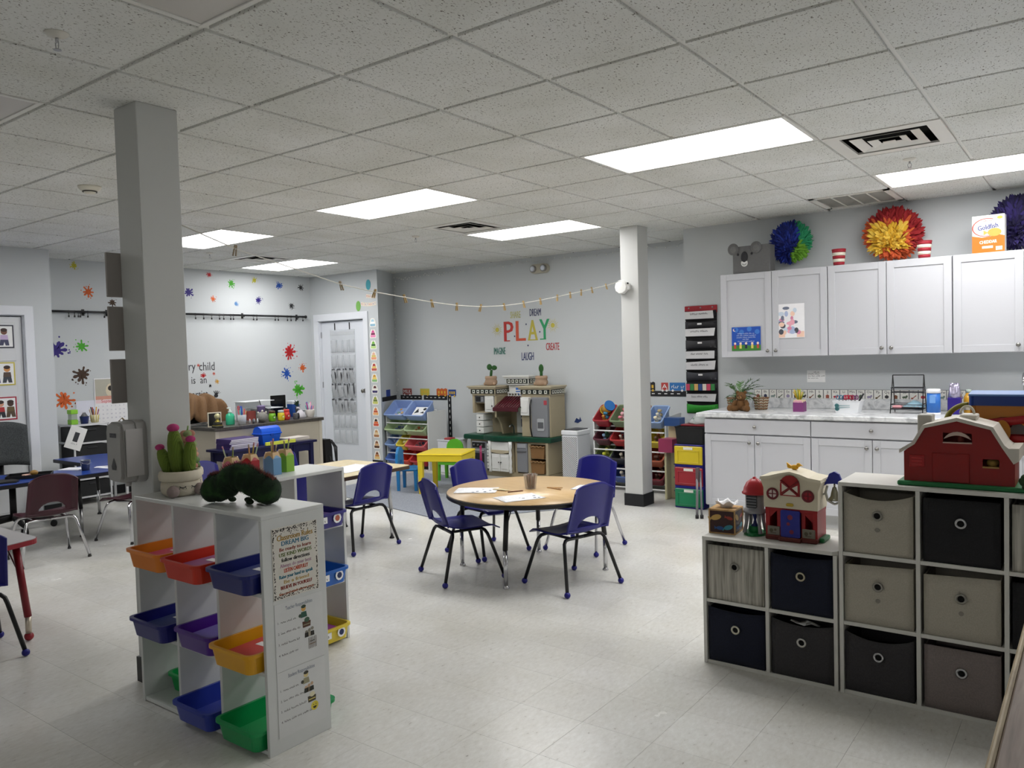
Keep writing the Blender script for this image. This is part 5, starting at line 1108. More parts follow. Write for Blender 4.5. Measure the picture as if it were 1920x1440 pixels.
t=thing('storage_bin','black crate with red-topped contents on top of the stacking drawers','storage bin',(-3.035,6.73,.5885)); b=B(); b.lathe([(.175,0),(.19,.15),(.196,.155),(.196,.165),(.18,.165),(.165,.01)],4,ph=.5,smooth=False,c=(0,.17,0),sy=1.15); b.obj('crate', black_p, t)
t=thing('folder','dark red plastic folder lying across the black crate','folder',(-3.02,6.83,.7545)); b=B(); b.box(-.11,.12,-.05,.18,0,.014,.003); b.obj('cover', M('#8d2430',.35), t)
t=thing('plastic_bag','clear plastic bag of green and white pieces on the red folder','bag',(-3.0,6.9,.769)); rr=random.Random(4); b=B(); b.sheet([[(.1*math.cos(a)*s+rr.uniform(-.008,.008),.09*math.sin(a)*s,.085*(1-s*s)+rr.uniform(0,.012)) for a in [2*PI*k/12 for k in range(13)]] for s in (1,.8,.5,.2)],.001); b.obj('bag_film', M('#dfe6e4',.1,alpha=.4), t)
for k in range(7): b=B(); b.box(-.02,.02,-.012,.012,0,.02,.004); o=b.obj('bag_piece', M(['#2f5a48','#c9d0cc','#4a6a5a'][k%3],.4), t,(rr.uniform(-.05,.05),rr.uniform(-.05,.05),rr.uniform(.0,.035))); o.rotation_euler=(rr.random(),rr.random(),rr.random()*3)
t=thing('folded_easel','folded grey metal easel leaning on the end of the base cabinet','easel',(-2.80,6.42,0)); b=B(); b.tube([(.0,-.06,.0),(-.03,.03,.42)],.012,8); b.obj('leg', M('#77767a',.4,.4), t); b=B(); b.tube([(.035,-.04,.0),(-.005,.036,.40)],.010,8); b.obj('leg', M('#77767a',.4,.4), t); b=B(); b.box(-.035,-.01,.0,.04,.30,.43,.003); b.obj('hinge_plate', M('#5a4a4c',.5), t)
for q in ((.0,-.06),(.035,-.04)): b=B(); b.cyl((q[0],q[1],0),(q[0],q[1],.03),.016,n=8); b.obj('foot', black_p, t)
# ================================================================ TODDLER TABLE AND CHAIRS
t=thing('play_table','small yellow plastic toddler table on the rug','table',(-5.66,6.36,.0085),R(22)); ym=M('#e5cb2c',.38,var=.03)
b=B(); b.box(-.255,.255,-.25,.25,.405,.43,.012); b.obj('tabletop', ym, t); b=B(); 
for q in ((-.247,.247,-.242,-.225),(-.247,.247,.225,.242)): b.box(*q,.345,.408,.004)
for q in ((-.247,-.23,-.225,.225),(.23,.247,-.225,.225)): b.box(*q,.345,.408,.004)
b.obj('apron', ym, t)
for sx in (-1,1):
    for sy in (-1,1): b=B(); b.lathe([(.028,0),(.034,.2),(.04,.405)],4,(sx*.217,sy*.212,0),smooth=False,ph=.5); b.obj('leg', ym, t)
def tchair(label,loc,rz,col):
    t=thing('toddler_chair',label,'chair',loc,rz,'plastic toddler chairs'); m_=M(col,.4,var=.03)
    b=B(); b.box(-.135,.135,-.12,.13,.215,.245,.012); b.box(-.13,.13,.105,.125,.19,.22); b.obj('seat', m_, t)
    for sx in (-1,1):
        for sy in (-1,1): b=B(); b.lathe([(.020,0),(.026,.22)],4,(sx*.112,sy*.098,0),smooth=False,ph=.5); b.obj('leg', m_, t)
    pl_=arc(0,.37,.10,0,PI,10); outer=[(.115,.24),(.115,.31)]+[(x*1.05,y) for x,y in pl_]+[(-.115,.31),(-.115,.24),(-.05,.24)]+[(.055*math.cos(a),.285+.04*math.sin(a)) for a in [PI-PI*k/6 for k in range(7)]]+[(.05,.24)]
    b=B(); b.ext(outer,'xz',-.128,-.10); b.obj('backrest', m_, t)
    return t
tchair('blue plastic toddler chair in front of the tiered toy bins',(-6.10,6.24,.0085),facing(.88,.46),'#1f74b0'); tchair('lime green plastic toddler chair behind the yellow table',(-6.12,6.95,.0085),facing(.25,-1),'#5fb32c')
t=tchair('magenta plastic toddler chair peeking out beside the toy oven',(-5.84,7.0,.0085),facing(-.77,-.64),'#8a2350')
t.scale=(.9,.9,.86)
# ================================================================ NEAR COLUMN
t=thing('soap_dispenser','grey wall soap dispenser on the near column','dispenser',(-3.49,1.839,.945)); gd=M('#a5a3a1',.35,var=.015); gl=M('#b9b6b5',.3,var=.01)
b=B(); b.T=Matrix.Rotation(PI/2,4,'X'); P_=[(-.072,.03),(-.066,.01),(-.045,-.002),(.045,-.002),(.066,.01),(.072,.03),(.072,.235),(.062,.265),(.04,.275),(-.04,.275),(-.062,.265),(-.072,.235)]
b.ext(P_,'xy',0,.045); b.ext([(x*.93,y*.96+.006) for x,y in P_],'xy',.045,.10); b.ext([(x*.8,y*.9+.014) for x,y in P_],'xy',.10,.115); b.obj('housing', gd, t)
b=B(); b.box(.0725,.0765,-.098,-.02,.03,.24,.003); b.obj('side_cover', gl, t)
b=B(); b.T=frame((0,-.1155,0),(1,0,0),(0,0,1)); b.flat([(-.018,.06),(.018,.06),(.022,.075),(.002,.112),(-.002,.112),(-.022,.075)],.0008); b.obj('drop_window', M('#3f3d3d',.2), t)
b=B(); b.T=frame((0,-.1155,0),(1,0,0),(0,0,1)); b.rect(-.028,.028,.203,.222,.0006,0); b.textw('PURELL',.017,.048,0,.207,.001,1); b.obj('logo_plate', [M('#35343a',.4),M('#77757c',.5)], t)
b=B(); b.lathe([(.012,-.02),(.014,0)],10,(0,-.055,0)); b.obj('nozzle', gl, t)
for k,(z0,z1,w_) in enumerate(((1.773,1.976,'topmost'),(1.532,1.732,'middle'),(1.292,1.495,'lowest'))):
    b=B(); b.box(-.012,0,-.21,0,-.1,.1,.002); tag(b.obj('hanging_panel', M('#9a9490',.6,var=.03), None,(-3.581,1.985,(z0+z1)/2)),f'{w_} of the three grey panels sticking out behind the near column','wall panel','grey panels on the near column')
# ================================================================ ON THE TRAY SHELF
SZ=.9005; crmk=mat_knit('cream_knit','#c9c0ac','#e0d8c6',90,'Z'); rib=mat_knit('ribbed_cream_knit','#b8ae98','#e4dccb',24,'X'); cg=mat_knit('green_knit','#62772a','#6f8530',70,'X'); pk=M('#c2447f',.95,var=.25,scale=70,bump=.6); flu=M('#9a8a86',.95,var=.3,scale=60,bump=.6)
def facepot(t,r,h,face_dir,s=1):
    b=B(); b.lathe([(r*.78,0),(r*.95,.012),(r*1.02,h*.25),(r*.99,h*.5),(r*.9,h*.60)],24); b.obj('pot', crmk, t)
    n=22; b=B(); V=[]; prof=[(.9,.58),(1.02,.62),(1.05,.78),(1.02,.92),(.93,.98),(.86,.93)]
    for (q,z) in prof: V+=[(r*q*(1+.055*(k%2))*math.cos(2*PI*k/(2*n)),r*q*(1+.055*(k%2))*math.sin(2*PI*k/(2*n)),h*z) for k in range(2*n)]
    m_=2*n; b.add(V,[(i*m_+k,i*m_+(k+1)%m_,(i+1)*m_+(k+1)%m_,(i+1)*m_+k) for i in range(len(prof)-1) for k in range(m_)],True); b.obj('ribbed_rim', M('#d6cdb9',.95,var=.06,scale=30), t)
    b=B(); b.lathe([(0,h*.9),(r*.87,h*.9)],20); b.obj('soil', M('#6d4a2c',.95,var=.3,scale=60), t)
    for s_ in (-1,1):
        a=face_dir+s_*.30; x,y=r*1.03*math.cos(a),r*1.03*math.sin(a); b=B(); tx,ty=-math.sin(a),math.cos(a)
        b.tube([(x+tx*q*.013,y+ty*q*.013,h*.36+.006*q*q-.0) for q in (-1,-.5,0,.5,1)],.0016,5)
        for q in (-.8,0,.8): b.tube([(x+tx*q*.013,y+ty*q*.013,h*.36+.006*q*q),(x*1.01+tx*q*.018,y*1.01+ty*q*.018,h*.36-.006)],.001,4)
        b.obj('stitched_eye', ink, t)
    for a in (face_dir-.75,face_dir+.62): b=B(); b.sph((r*1.1*math.cos(a),r*1.1*math.sin(a),.026*s),.026*s,.026*s,.026*s,12,8); b.obj('fluffy_foot', flu, t)
fd=math.atan2(-1.9,2.9)+.45
t=thing('crochet_cactus','three-armed green crochet cactus with pink tips in a cream face pot','plush plant',(-3.19,1.857,SZ))
facepot(t,.080,.110,fd)
rt=Vector((math.cos(R(36.8)),math.sin(R(36.8)),0))
def arm(base,tip,r,name='cactus_arm'):
    P_=[Vector(base)+(Vector(tip)-Vector(base))*q for q in (0,.2,.45,.7,.87,.96,1)]; b=B(); b.tube(P_,[r*.72,r*.92,r,r*.93,r*.74,r*.5,r*.2],14); o=b.obj(name,cg,t)
    b=B(); d=(Vector(tip)-Vector(base)).normalized(); rr=random.Random(int(r*1e4)); c=Vector(tip)+d*.004
    b.sph(c,r*.75,r*.75,r*.55,12,8); b.obj('pink_tip', pk, t)
arm(-rt*.006+Vector((0,0,.09)),-rt*.022+Vector((0,0,.285)),.034); arm(-rt*.045+Vector((0,0,.09)),-rt*.082+Vector((0,0,.203)),.026); arm(rt*.038+Vector((0,0,.09)),rt*.050+Vector((0,0,.235)),.028)
t=thing('crochet_succulent','stacked pink and green crochet succulent in a cream pot, behind the cactus','plush plant',(-3.297,1.962,SZ)); facepot(t,.055,.10,fd,.5)
rr=random.Random(8)
for k in range(7):
    z=.105+.024*k; r=.046-.004*k
    for q in range(4): 
        a=q*PI/2+k*.7; b=B(); b.sph((r*.6*math.cos(a),r*.6*math.sin(a),z),.026-.001*k,.026-.001*k,.017,10,6); b.obj('petal', M(['#b9826e','#6f8a58','#c4947f','#98a674'][(k+q)%4],.95,var=.15,scale=60,bump=.4), t)
b=B(); b.tube([(0,0,.26),(.004,.002,.285)],.004,6); b.obj('stem_tip', M('#8fae6a',.9), t)
# caterpillar plush
t=thing('caterpillar_plush','dark green furry arched caterpillar plush on the tray shelf','plush toy',(-2.76,1.86,SZ))
fur=M('#17331a',1,var=.5,scale=40,bump=1.0,name='green_fur')
m,nt,b_,L=custom('green_fur_bands'); tc=nt.nodes.new('ShaderNodeTexCoord'); n=nt.nodes.new('ShaderNodeTexNoise'); n.inputs['Scale'].default_value=16; n.inputs['Detail'].default_value=6; L(tc.outputs['Object'],n.inputs['Vector']); r_=ramp(nt,[(.3,'#0a170b'),(.5,'#142c14'),(.62,'#22421a'),(.75,'#102414')]); L(n.outputs['Fac'],r_.inputs['Fac']); L(r_.outputs['Color'],b_.inputs['Base Color']); b_.inputs['Roughness'].default_value=1; fur=m
ax=Vector((math.cos(R(20)),math.sin(R(20)),0))
cp=[(-.165,.064),(-.125,.058),(-.075,.068),(-.03,.100),(.02,.104),(.07,.082),(.12,.058),(.172,.055)]
pts=[];N_=44
for i in range(N_+1):
    u=i/N_*(len(cp)-1); k=min(int(u),len(cp)-2); f=u-k; p0=cp[max(k-1,0)];p1=cp[k];p2=cp[k+1];p3=cp[min(k+2,len(cp)-1)]
    q=[.5*((2*p1[j])+(-p0[j]+p2[j])*f+(2*p0[j]-5*p1[j]+4*p2[j]-p3[j])*f*f+(-p0[j]+3*p1[j]-3*p2[j]+p3[j])*f**3) for j in (0,1)]
    pts.append(ax*q[0]*1.0+Vector((0,0,q[1])))
rad=[.055*min(1,math.sqrt(max(.02,1-(1-min(1,i/5))**2)))*min(1,math.sqrt(max(.02,1-(1-min(1,(N_-i)/5))**2)))*(1+.035*math.sin(i*1.5)) for i in range(N_+1)]
b=B(); b.tube(pts,rad,20); b.obj('body', fur, t)
b=B(); rr=random.Random(2)
for i in range(2,N_-1):
    p=pts[i]; d=(pts[i+1]-pts[i-1]).normalized(); up=Vector((0,0,1)); nrm=(up-d*up.dot(d)).normalized(); sd=d.cross(nrm)
    for q in range(16):
        o_=p+nrm*(rad[i]*.97)+sd*rr.uniform(-.012,.012)+d*rr.uniform(-.004,.004); e=o_+nrm*rr.uniform(.008,.021)+sd*rr.uniform(-.014,.014)+d*rr.uniform(-.01,.01); w_=sd*.0016
        b.add([o_-w_,o_+w_,e],[(0,1,2)])
stuff(b.obj('spine_fur', M('#6d3a32',.95,var=.4,scale=90), t))
b=B(); sd=Vector((0,0,1)).cross(ax)
for i in range(0,N_,1):
    p=pts[i]; d=(pts[min(i+1,N_)]-pts[max(i-1,0)]).normalized(); up=Vector((0,0,1)); nrm=(up-d*up.dot(d)).normalized(); s2=d.cross(nrm)
    for q in range(44):
        a=rr.uniform(0,2*PI); v=nrm*math.cos(a)+s2*math.sin(a); o_=p+v*rad[i]*.98+d*rr.uniform(-.005,.005); e=o_+v*rr.uniform(.004,.008)+Vector((rr.uniform(-.004,.004),rr.uniform(-.004,.004),rr.uniform(-.004,.002)))
        if e.z<.001: continue
        w_=d*.0009; b.add([o_-w_,o_+w_,e],[(0,1,2)])
stuff(b.obj('body_fur', fur, t))
for (u,s_) in ((.055,1),(-.055,-1),(.02,-1),(.075,-1)):
    b=B(); c=ax*u-sd*.02*s_+Vector((0,0,.012)); b.sph(c,.02,.014,.011,10,6); b.obj('foot', M('#20301c',.95,var=.3,scale=50), t)
b=B(); b.ext([(0,0),(.03,-.006),(.034,.006),(.004,.012)],'xy',0,.0008); o=b.obj('cloth_tag', M('#d9dcd9',.6), t, ax*.125-sd*.065+Vector((0,0,.002)))
# pencil pots on the second shelf
def pencil_pot(label,loc,col,pencils,seed):
    t=thing('pencil_pot',label,'pencil pot',loc,0,'pencil-shaped pots'); c=M(col,.4,var=.04); wd=M('#cfae80',.5,var=.08,scale=25); r=.047; h=.112; n=6
    b=B(); hx=lambda q,k:(r*q*math.cos(2*PI*(k+.5)/n),r*q*math.sin(2*PI*(k+.5)/n))
    prof=[(1,0),(1,h*.74),(.72,h),(.63,h),(.63,h*.3)]; V=[]
    for q,z in prof: V+=[(*hx(q,k),z) for k in range(n)]
    b.add(V,[(i*n+k,i*n+(k+1)%n,(i+1)*n+(k+1)%n,(i+1)*n+k) for i in range(1,4) for k in range(n)]); b.obj('wood_cone', wd, t)
    # painted barrel with scalloped top edge
    b=B(); V=[];F=[]
    for k in range(n):
        p0=Vector((*hx(1.012,k),0)); p1=Vector((*hx(1.012,k+1),0)); S=8
        q0=len(V)
        for j in range(S+1):
            f=j/S; base=p0+(p1-p0)*f; sc=h*(.70+.17*math.sin(PI*f)); tt=max(0,(sc/h-.74)/.26); sh=1-.28*tt
            V.append((base.x,base.y,0)); V.append((base.x*1.004,base.y*1.004,min(sc,h*.74)));V.append((base.x*sh*1.006,base.y*sh*1.006,sc))
        for j in range(S): a=q0+3*j; F+=[(a,a+3,a+4,a+1),(a+1,a+4,a+5,a+2)]
    b.add(V,F); b.add([(*hx(1.012,k),0) for k in range(n)],[tuple(range(n))]); b.obj('painted_barrel', c, t)
    for k,(dx,dy,L,pc) in enumerate(pencils):
        b=B(); b.tube([(dx*.2,dy*.2,.036),(dx,dy,.036+L)],.0038,6); o=b.obj('pencil', M(pc,.5), t); b=B(); b.cyl((dx*.98,dy*.98,.034+L),(dx*1.1,dy*1.1,.048+L),.0042,n=6); b.obj('eraser_end', M(['#c98f9a','#b5a08a'][k%2],.6), o)
pencil_pot('pink pencil-shaped pot, leftmost of the four',(-3.335,2.205,SZ),'#d9788f',[(-.035,-.02,.115,'#b8bfa0'),(.0,.01,.11,'#7d8a3a')],1); pencil_pot('red pencil-shaped pot behind the caterpillar',(-3.35,2.318,SZ),'#a8242c',[(.02,.01,.12,'#c7a84a'),(-.006,.0,.11,'#c98f4a'),(.034,.02,.115,'#a9c0a0')],2); pencil_pot('pale blue pencil-shaped pot, third of the four',(-3.315,2.42,SZ),'#6f9cc4',[(.0,.01,.13,'#9a6a4a'),(.022,.01,.10,'#8a7a4a'),(.012,-.01,.12,'#b0a060')],3); pencil_pot('lime green pencil-shaped pot, rightmost of the four',(-3.35,2.525,SZ),'#86b83a',[(.02,.012,.12,'#a8b86a'),(.01,-.01,.11,'#8d9a4a')],4)
# ================================================================ ROUND TABLE ITEMS
TZ=.5625
def tpaper(loc,rz,label,w=.28,h=.2,seed=1,z=TZ):
    t=thing('worksheet',label,'paper',(loc[0],loc[1],z),rz,'worksheets on the tables'); b=B(); b.sheet([[(-w/2+w*i/4,-h/2+h*j/3,.0012+.002*math.sin(i*2+j)**2) for j in range(4)] for i in range(5)],.0006); b.obj('sheet', M('#f4f4f5',.6,var=.01), t)
    b=B(); rr=random.Random(seed); b.T=Matrix.Translation((0,0,.0042))
    for k in range(5): b.scrawl(-w*.4,h*.32-k*.03,w*rr.uniform(.15,.4),.009,0,None,seed+k)
    for k in range(6): b.disc(rr.uniform(-.02,w*.4),rr.uniform(-h*.38,h*.2),rr.uniform(.004,.012),0,8)
    b.obj('print', M('#6f7788',.6), t)
tpaper((-3.34,4.04),R(30),'worksheet at the left side of the round table',seed=3); tpaper((-2.93,3.96),R(62),'worksheet at the front of the round table, by the chair',seed=5); tpaper((-2.71,4.48),R(10),'worksheet at the far right of the round table, behind the chair back',.24,.18,seed=8)
t=thing('crayon_cup','clear plastic cup stuffed with brown pencils on the round table','cup',(-3.06,4.27,TZ)); b=B(); b.lathe([(.035,0),(.036,.002),(.047,.095),(.049,.097),(.046,.098),(.034,.004)],20); b.obj('cup', M('#a8a09a',.15,alpha=.3), t)
rr=random.Random(12)
for k in range(26): a=rr.uniform(0,6.28); q=rr.uniform(0,.022); b=B(); b.cyl((q*math.cos(a),q*math.sin(a),.006),(1.5*q*math.cos(a+.3),1.5*q*math.sin(a+.3),rr.uniform(.075,.105)),.0042,n=6); b.obj('pencil', M(['#5a3d2c','#6d4a3a','#4a3a30','#7d5a44','#8d8a80'][k%5],.6), t)
for k,(x,y,a) in enumerate(((-2.93,4.36,.4),(-2.90,4.33,-.3),(-3.08,4.12,1.0))): b=B(); b.cyl((-.05,0,.004),(.05,0,.004),.0038,n=6); b.cyl((.05,0,.004),(.06,0,.004),.0038,.0008,6); tag(b.obj('pencil', M(['#c9a06a','#b58a5a','#6d4030'][k],.5), None,(x,y,TZ),a),['light wooden pencil lying beside the crayon cup','second light pencil beside the crayon cup, slanted','dark reddish pencil lying in front of the crayon cup'][k],'pencil')
b=B(); b.sheet([[(x*.03,y*.022,.003+.004*abs(math.sin(x*2+y))) for y in range(-1,2)] for x in range(-2,3)],.001); tag(b.obj('paper_scrap', M('#d9c79a',.6), None,(-3.20,4.13,TZ)),'small tan paper scrap beside the left worksheet','paper')
tpaper((-4.86,4.30),R(95),'large blank sheet on the rectangular table',.42,.3,seed=11,z=.5755)
# ================================================================ TOYS ON THE LOW CUBE SHELF
LZ=.5955
t=thing('tissue_box','wooden box painted with fish, holding white tissues, on the low cube shelf','tissue box',(-1.432,3.585,LZ),R(4)); wdn=mat_grain('ply_edge',[(.3,'#a9824c'),(.7,'#c9a068')],(20,20,20),.5,2)
b=B(); s=.062
for x in (-1,1):
    for y in (-1,1): b.box(x*s-.005*x,x*s+.001*x,y*s-.005*y,y*s+.001*y,0,.115)
b.box(-s,s,-s,s,0,.006); b.box(-s,s,-s,s,.108,.116); b.obj('wooden_frame', wdn, t)
rr=random.Random(6); pm=[M('#3a1f1e',.5,var=.3,scale=30),M('#c9a45a',.5),M('#3a8a9a',.5),M('#27508a',.5),M('#9a3a2c',.5)]
for k in range(4):
    b=B(); b.T=Matrix.Rotation(k*PI/2,4,'Z')@frame((0,-s+.0015,.057),(1,0,0),(0,0,1)); b.box(-s+.005,s-.005,-.051,.051,-.002,.0,0,0)
    for q in range(4):
        x=(-.028,.03,-.01,.036)[q]; y=(.02,-.024,-.03,.02)[q]; r=(.026,.022,.018,.016)[q]; a=rr.uniform(-.5,.5); c,sn=math.cos(a),math.sin(a)
        pts=[(r*math.cos(w_),r*.5*math.sin(w_)) for w_ in [2*PI*i/12 for i in range(12)]]; b.flat([(x+p*c-q2*sn,y+p*sn+q2*c) for p,q2 in pts],.0006+q*.0002,1+q); tl=[(-r*.8,0),(-r*1.5,r*.5),(-r*1.4,-r*.45)]; b.flat([(x+p*c-q2*sn,y+p*sn+q2*c) for p,q2 in tl],.0006+q*.0002,1+q)
    b.obj('painted_panel', pm, t)
b=B(); b.sheet([[(.022*(1+.9*j)*math.cos(a)*(1+.25*math.sin(3*a+j)),.02*(1+.9*j)*math.sin(a)*(1+.2*math.cos(2*a)),.11+.028*math.sqrt(j)+.008*math.sin(5*a)*j) for j in (0,.5,1,1.4)] for a in [2*PI*k/16 for k in range(17)]],.0008); b.obj('tissue', M('#f0f0f2',.8), t)
# silo
t=thing('toy_silo','toy grain silo with red dome on a green base beside the small toy barn','toy silo',(-1.297,3.60,LZ)); t.scale=(.86,.86,.88); gp=M('#8e8e92',.4,var=.04); rp=M('#a81e28',.35,var=.04); gr=M('#12703a',.4,var=.05)
b=B(); b.ext([(.062*math.cos(a)*(1+.06*math.sin(5*a)),.066*math.sin(a)*(1+.12*math.cos(4*a))) for a in [2*PI*k/28 for k in range(28)]],'xy',0,.014); b.obj('grass_base', gr, t)
for k in range(4): a=PI/4+k*PI/2; b=B(); b.tube([(.062*math.cos(a),.062*math.sin(a),.012),(.05*math.cos(a),.05*math.sin(a),.06),(.043*math.cos(a),.043*math.sin(a),.125)],[.012,.009,.013],8); b.obj('leg', gp, t)
b=B(); b.lathe([(.0,.118),(.062,.118),(.06,.13),(.05,.138),(.0495,.22),(0,.22)],24); b.obj('tank', gp, t)
b=B(); b.lathe([(.052,.214),(.066,.216),(.068,.224),(.060,.23),(.056,.25),(.042,.277),(.02,.294),(.010,.297),(.010,.304),(0,.306)],24); b.obj('dome', rp, t)
b=B(); b.T=frame((.0,-.0505,.18),(1,0,0),(0,0,1)); b.ext(rrect(-.028,.028,-.033,.033,.006,2),'xy',-.012,.002); o=b.obj('hopper_window', M('#37393d',.25), t)
for k in range(4): b=B(); b.box(-.026,.026,-.0545,-.052,.155+.015*k,.158+.015*k); b.obj('window_rib', gp, o)
b=B(); b.lathe([(.03,.012),(.034,.016),(.032,.045),(.026,.046),(.024,.02)],18); b.obj('trough', gr, t); b=B(); b.lathe([(.026,.044),(.012,.055),(.006,.075),(.012,.1),(.02,.116)],14); b.obj('feed_spout', M('#1c2f6e',.35), t)
# small toy barn
t=thing('toy_barn','cream-topped red toy farmhouse barn with bell and arched roof on the low cube shelf','toy barn',(-1.112,3.60,LZ)); cr_=M('#d0c6ae',.42,var=.03,name='cream_plastic'); rd=M('#9c1a1e',.35,var=.05,name='red_plastic'); bp=M('#232a8c',.35)
w2=.114; b=B(); b.box(-w2,w2,-.07,.08,0,.022,.004); b.box(-.05,.05,-.085,-.06,0,.02,.004); b.obj('plinth', M('#5d1f18',.45,var=.08), t)
b=B()
for x0,x1 in ((-w2,-w2+.02),(-.062,-.045),(.045,.062),(w2-.02,w2)): b.box(x0,x1,-.062,.075,.02,.145,.002)
b.box(-w2+.02,w2-.02,.03,.04,.021,.131); b.box(-w2-.0012,w2+.0012,-.0635,.0765,.132,.1468,.002); b.add([(-w2+.02,-.06,.132),(-w2+.05,-.06,.132),(-w2+.02,-.06,.10)],[(0,1,2)]); b.add([(w2-.02,-.06,.132),(w2-.06,-.06,.132),(w2-.02,-.06,.09)],[(0,1,2)]); b.obj('ground_floor', rd, t)
for s in (-1,1): b=B(); b.box(s*.077-.028,s*.077+.028,-.066,-.058,.022,.062,.002); o=b.obj('half_door', M('#7d766a',.5,var=.1), t); b=B(); b.T=frame((s*.077,-.0665,.042),(1,0,0),(0,0,1)); b.disc(-.01,0,.009,0,8); b.disc(.008,.004,.006,0,8); b.rect(-.014,.012,-.012,-.009,0); b.obj('print', M('#57513f',.6), o)
b=B(); b.ext(rrect(-.042,.042,.02,.14,.006,2),'xz',-.075,-.06); o=b.obj('door', bp, t)
b=B(); b.T=frame((0,-.0755,.08),(1,0,0),(0,0,1)); b.disc(0,.03,.012,0,10); b.disc(.006,-.035,.01,0,10); b.disc(-.008,.0,.008,0,8); b.obj('print', M('#7a2340',.5), o)
prof=[(-w2-.004,.147),(w2+.004,.147),(w2+.006,.235),(w2+.016,.262),(w2+.018,.275),(.075,.282),(.05,.29),(.03,.302),(0,.306),(-.03,.302),(-.06,.29),(-.085,.282),(-w2-.018,.275),(-w2-.016,.262),(-w2-.006,.235)]
b=B(); b.ext(prof,'xz',-.068,.075); b.obj('upper_storey', cr_, t)
b=B(); b.ext([(-w2-.022,.272),(-.085,.279),(-.06,.288),(-.03,.3),(0,.304),(.03,.3),(.05,.288),(.075,.279),(w2+.022,.272),(w2+.018,.285),(.08,.292),(.045,.305),(0,.315),(-.045,.305),(-.09,.292),(-w2-.018,.285)],'xz',-.076,.08); b.obj('roof', M('#d8cfb8',.42,var=.03), t)
b=B(); b.ext(arc(0,.255,.043,0,PI,8)+[(-.043,.205),(.043,.205)],'xz',-.074,-.066); o=b.obj('loft_door', rd, t)
b=B()
for s in (-1,1): b.tube([(-.04*s,-.0765,.208),(.04*s,-.0765,.275)],.004,5)
b.obj('cross_brace', M('#7d1218',.4), o)
for k,(x0,z0,x1,z1,x2,z2) in enumerate(((-.03,.21,.03,.21,0,.235),(-.035,.222,-.035,.262,-.008,.242),(.035,.222,.035,.255,.01,.242))): b=B(); b.add([(x0,-.0755,z0),(x1,-.0755,z1),(x2,-.0755,z2)],[(0,1,2)]); b.obj('light_gap', M('#d8cfc0',.6), o)
for s in (-1,1):
    b=B(); b.T=frame((s*.078,-.069,.21),(1,0,0),(0,0,1)); b.lathe([(.018,0),(.018,.004),(.027,.004),(.027,0)],20); o=b.obj('round_window', M('#6d1620',.4), t); b=B(); b.T=frame((s*.078,-.069,.21),(1,0,0),(0,0,1)); b.disc(0,0,.018,.001,16); b.obj('window_pane', M('#e6d9d0' if s<0 else '#a82030',.4), o)
    b=B(); b.T=frame((s*.078,-.069,.21),(1,0,0),(0,0,1)); b.box(-.002,.002,-.018,.018,.001,.004); b.box(-.018,.018,-.002,.002,.001,.004); b.obj('window_bar', M('#6d1620',.4), o)
b=B(); b.ext(rrect(-.018,.014,.158,.172,.006,3),'xz',-.072,-.067); b.obj('handle_plate', M('#b89a2c',.35), t)
b=B(); b.sph((0,.0,.325),.018,.011,.012); b.sph((.018,0,.336),.010); b.ext([(-.03,.322),(-.015,.318),(-.012,.33),(-.034,.345)],'xz',-.006,.006); b.ext([(.026,.334),(.038,.332),(.026,.341)],'xz',-.003,.003); b.obj('rooster', M('#d9a41c',.4), t)
b=B(); b.box(w2-.01,w2+.02,-.03,.07,0,.02,.004); b.obj('green_ledge', gr, t)
silv=M('#b9b8b0',.28,.6)
b=B(); b.T=Matrix.Translation((.168,.015,-.03)); b.ext([(-.058,.27),(-.05,.292),(-.03,.31),(-.02,.335),(0,.345),(.02,.335),(.03,.31),(.05,.292),(.058,.27),(.03,.288),(0,.292),(-.03,.288)],'xz',-.008,.008); b.obj('bell_yoke', bp, t)
b=B(); b.T=Matrix.Translation((.168,.015,-.03)); b.lathe([(.0,.278),(.008,.275),(.014,.255),(.018,.235),(.028,.22),(.027,.217),(.0,.224)],16); b.cyl((0,0,.292),(0,0,.27),.004,n=6); b.obj('bell', M('#94917f',.25,.8), t)
b=B(); b.T=Matrix.Translation((.168,.015,-.03)); b.tube([(-.03,0,.28),(-.038,0,.25),(-.03,0,.215),(-.012,0,.205),(0,0,.2),(.012,0,.205),(.03,0,.215),(.038,0,.25),(.03,0,.28)],.0055,6); b.tube([(-.06,-.0,.235),(-.038,0,.245)],.005,6); b.obj('bell_frame', silv, t)
# ================================================================ BIG RED BARN
HZ=.8955
t=thing('toy_barn','big red toy barn with white gambrel roof on the tall cube shelf','toy barn',(-.452,3.60,HZ)); wr=M('#cfc9be',.4,var=.03,name='white_plastic')
rd2=M('#8a0804',.33,var=.05,name='barn_red'); y0=-.105; hw=.19
b=B(); b.box(-hw-.022,hw+.05,y0-.025,.1,0,.018,.004); b.obj('green_base', gr, t)
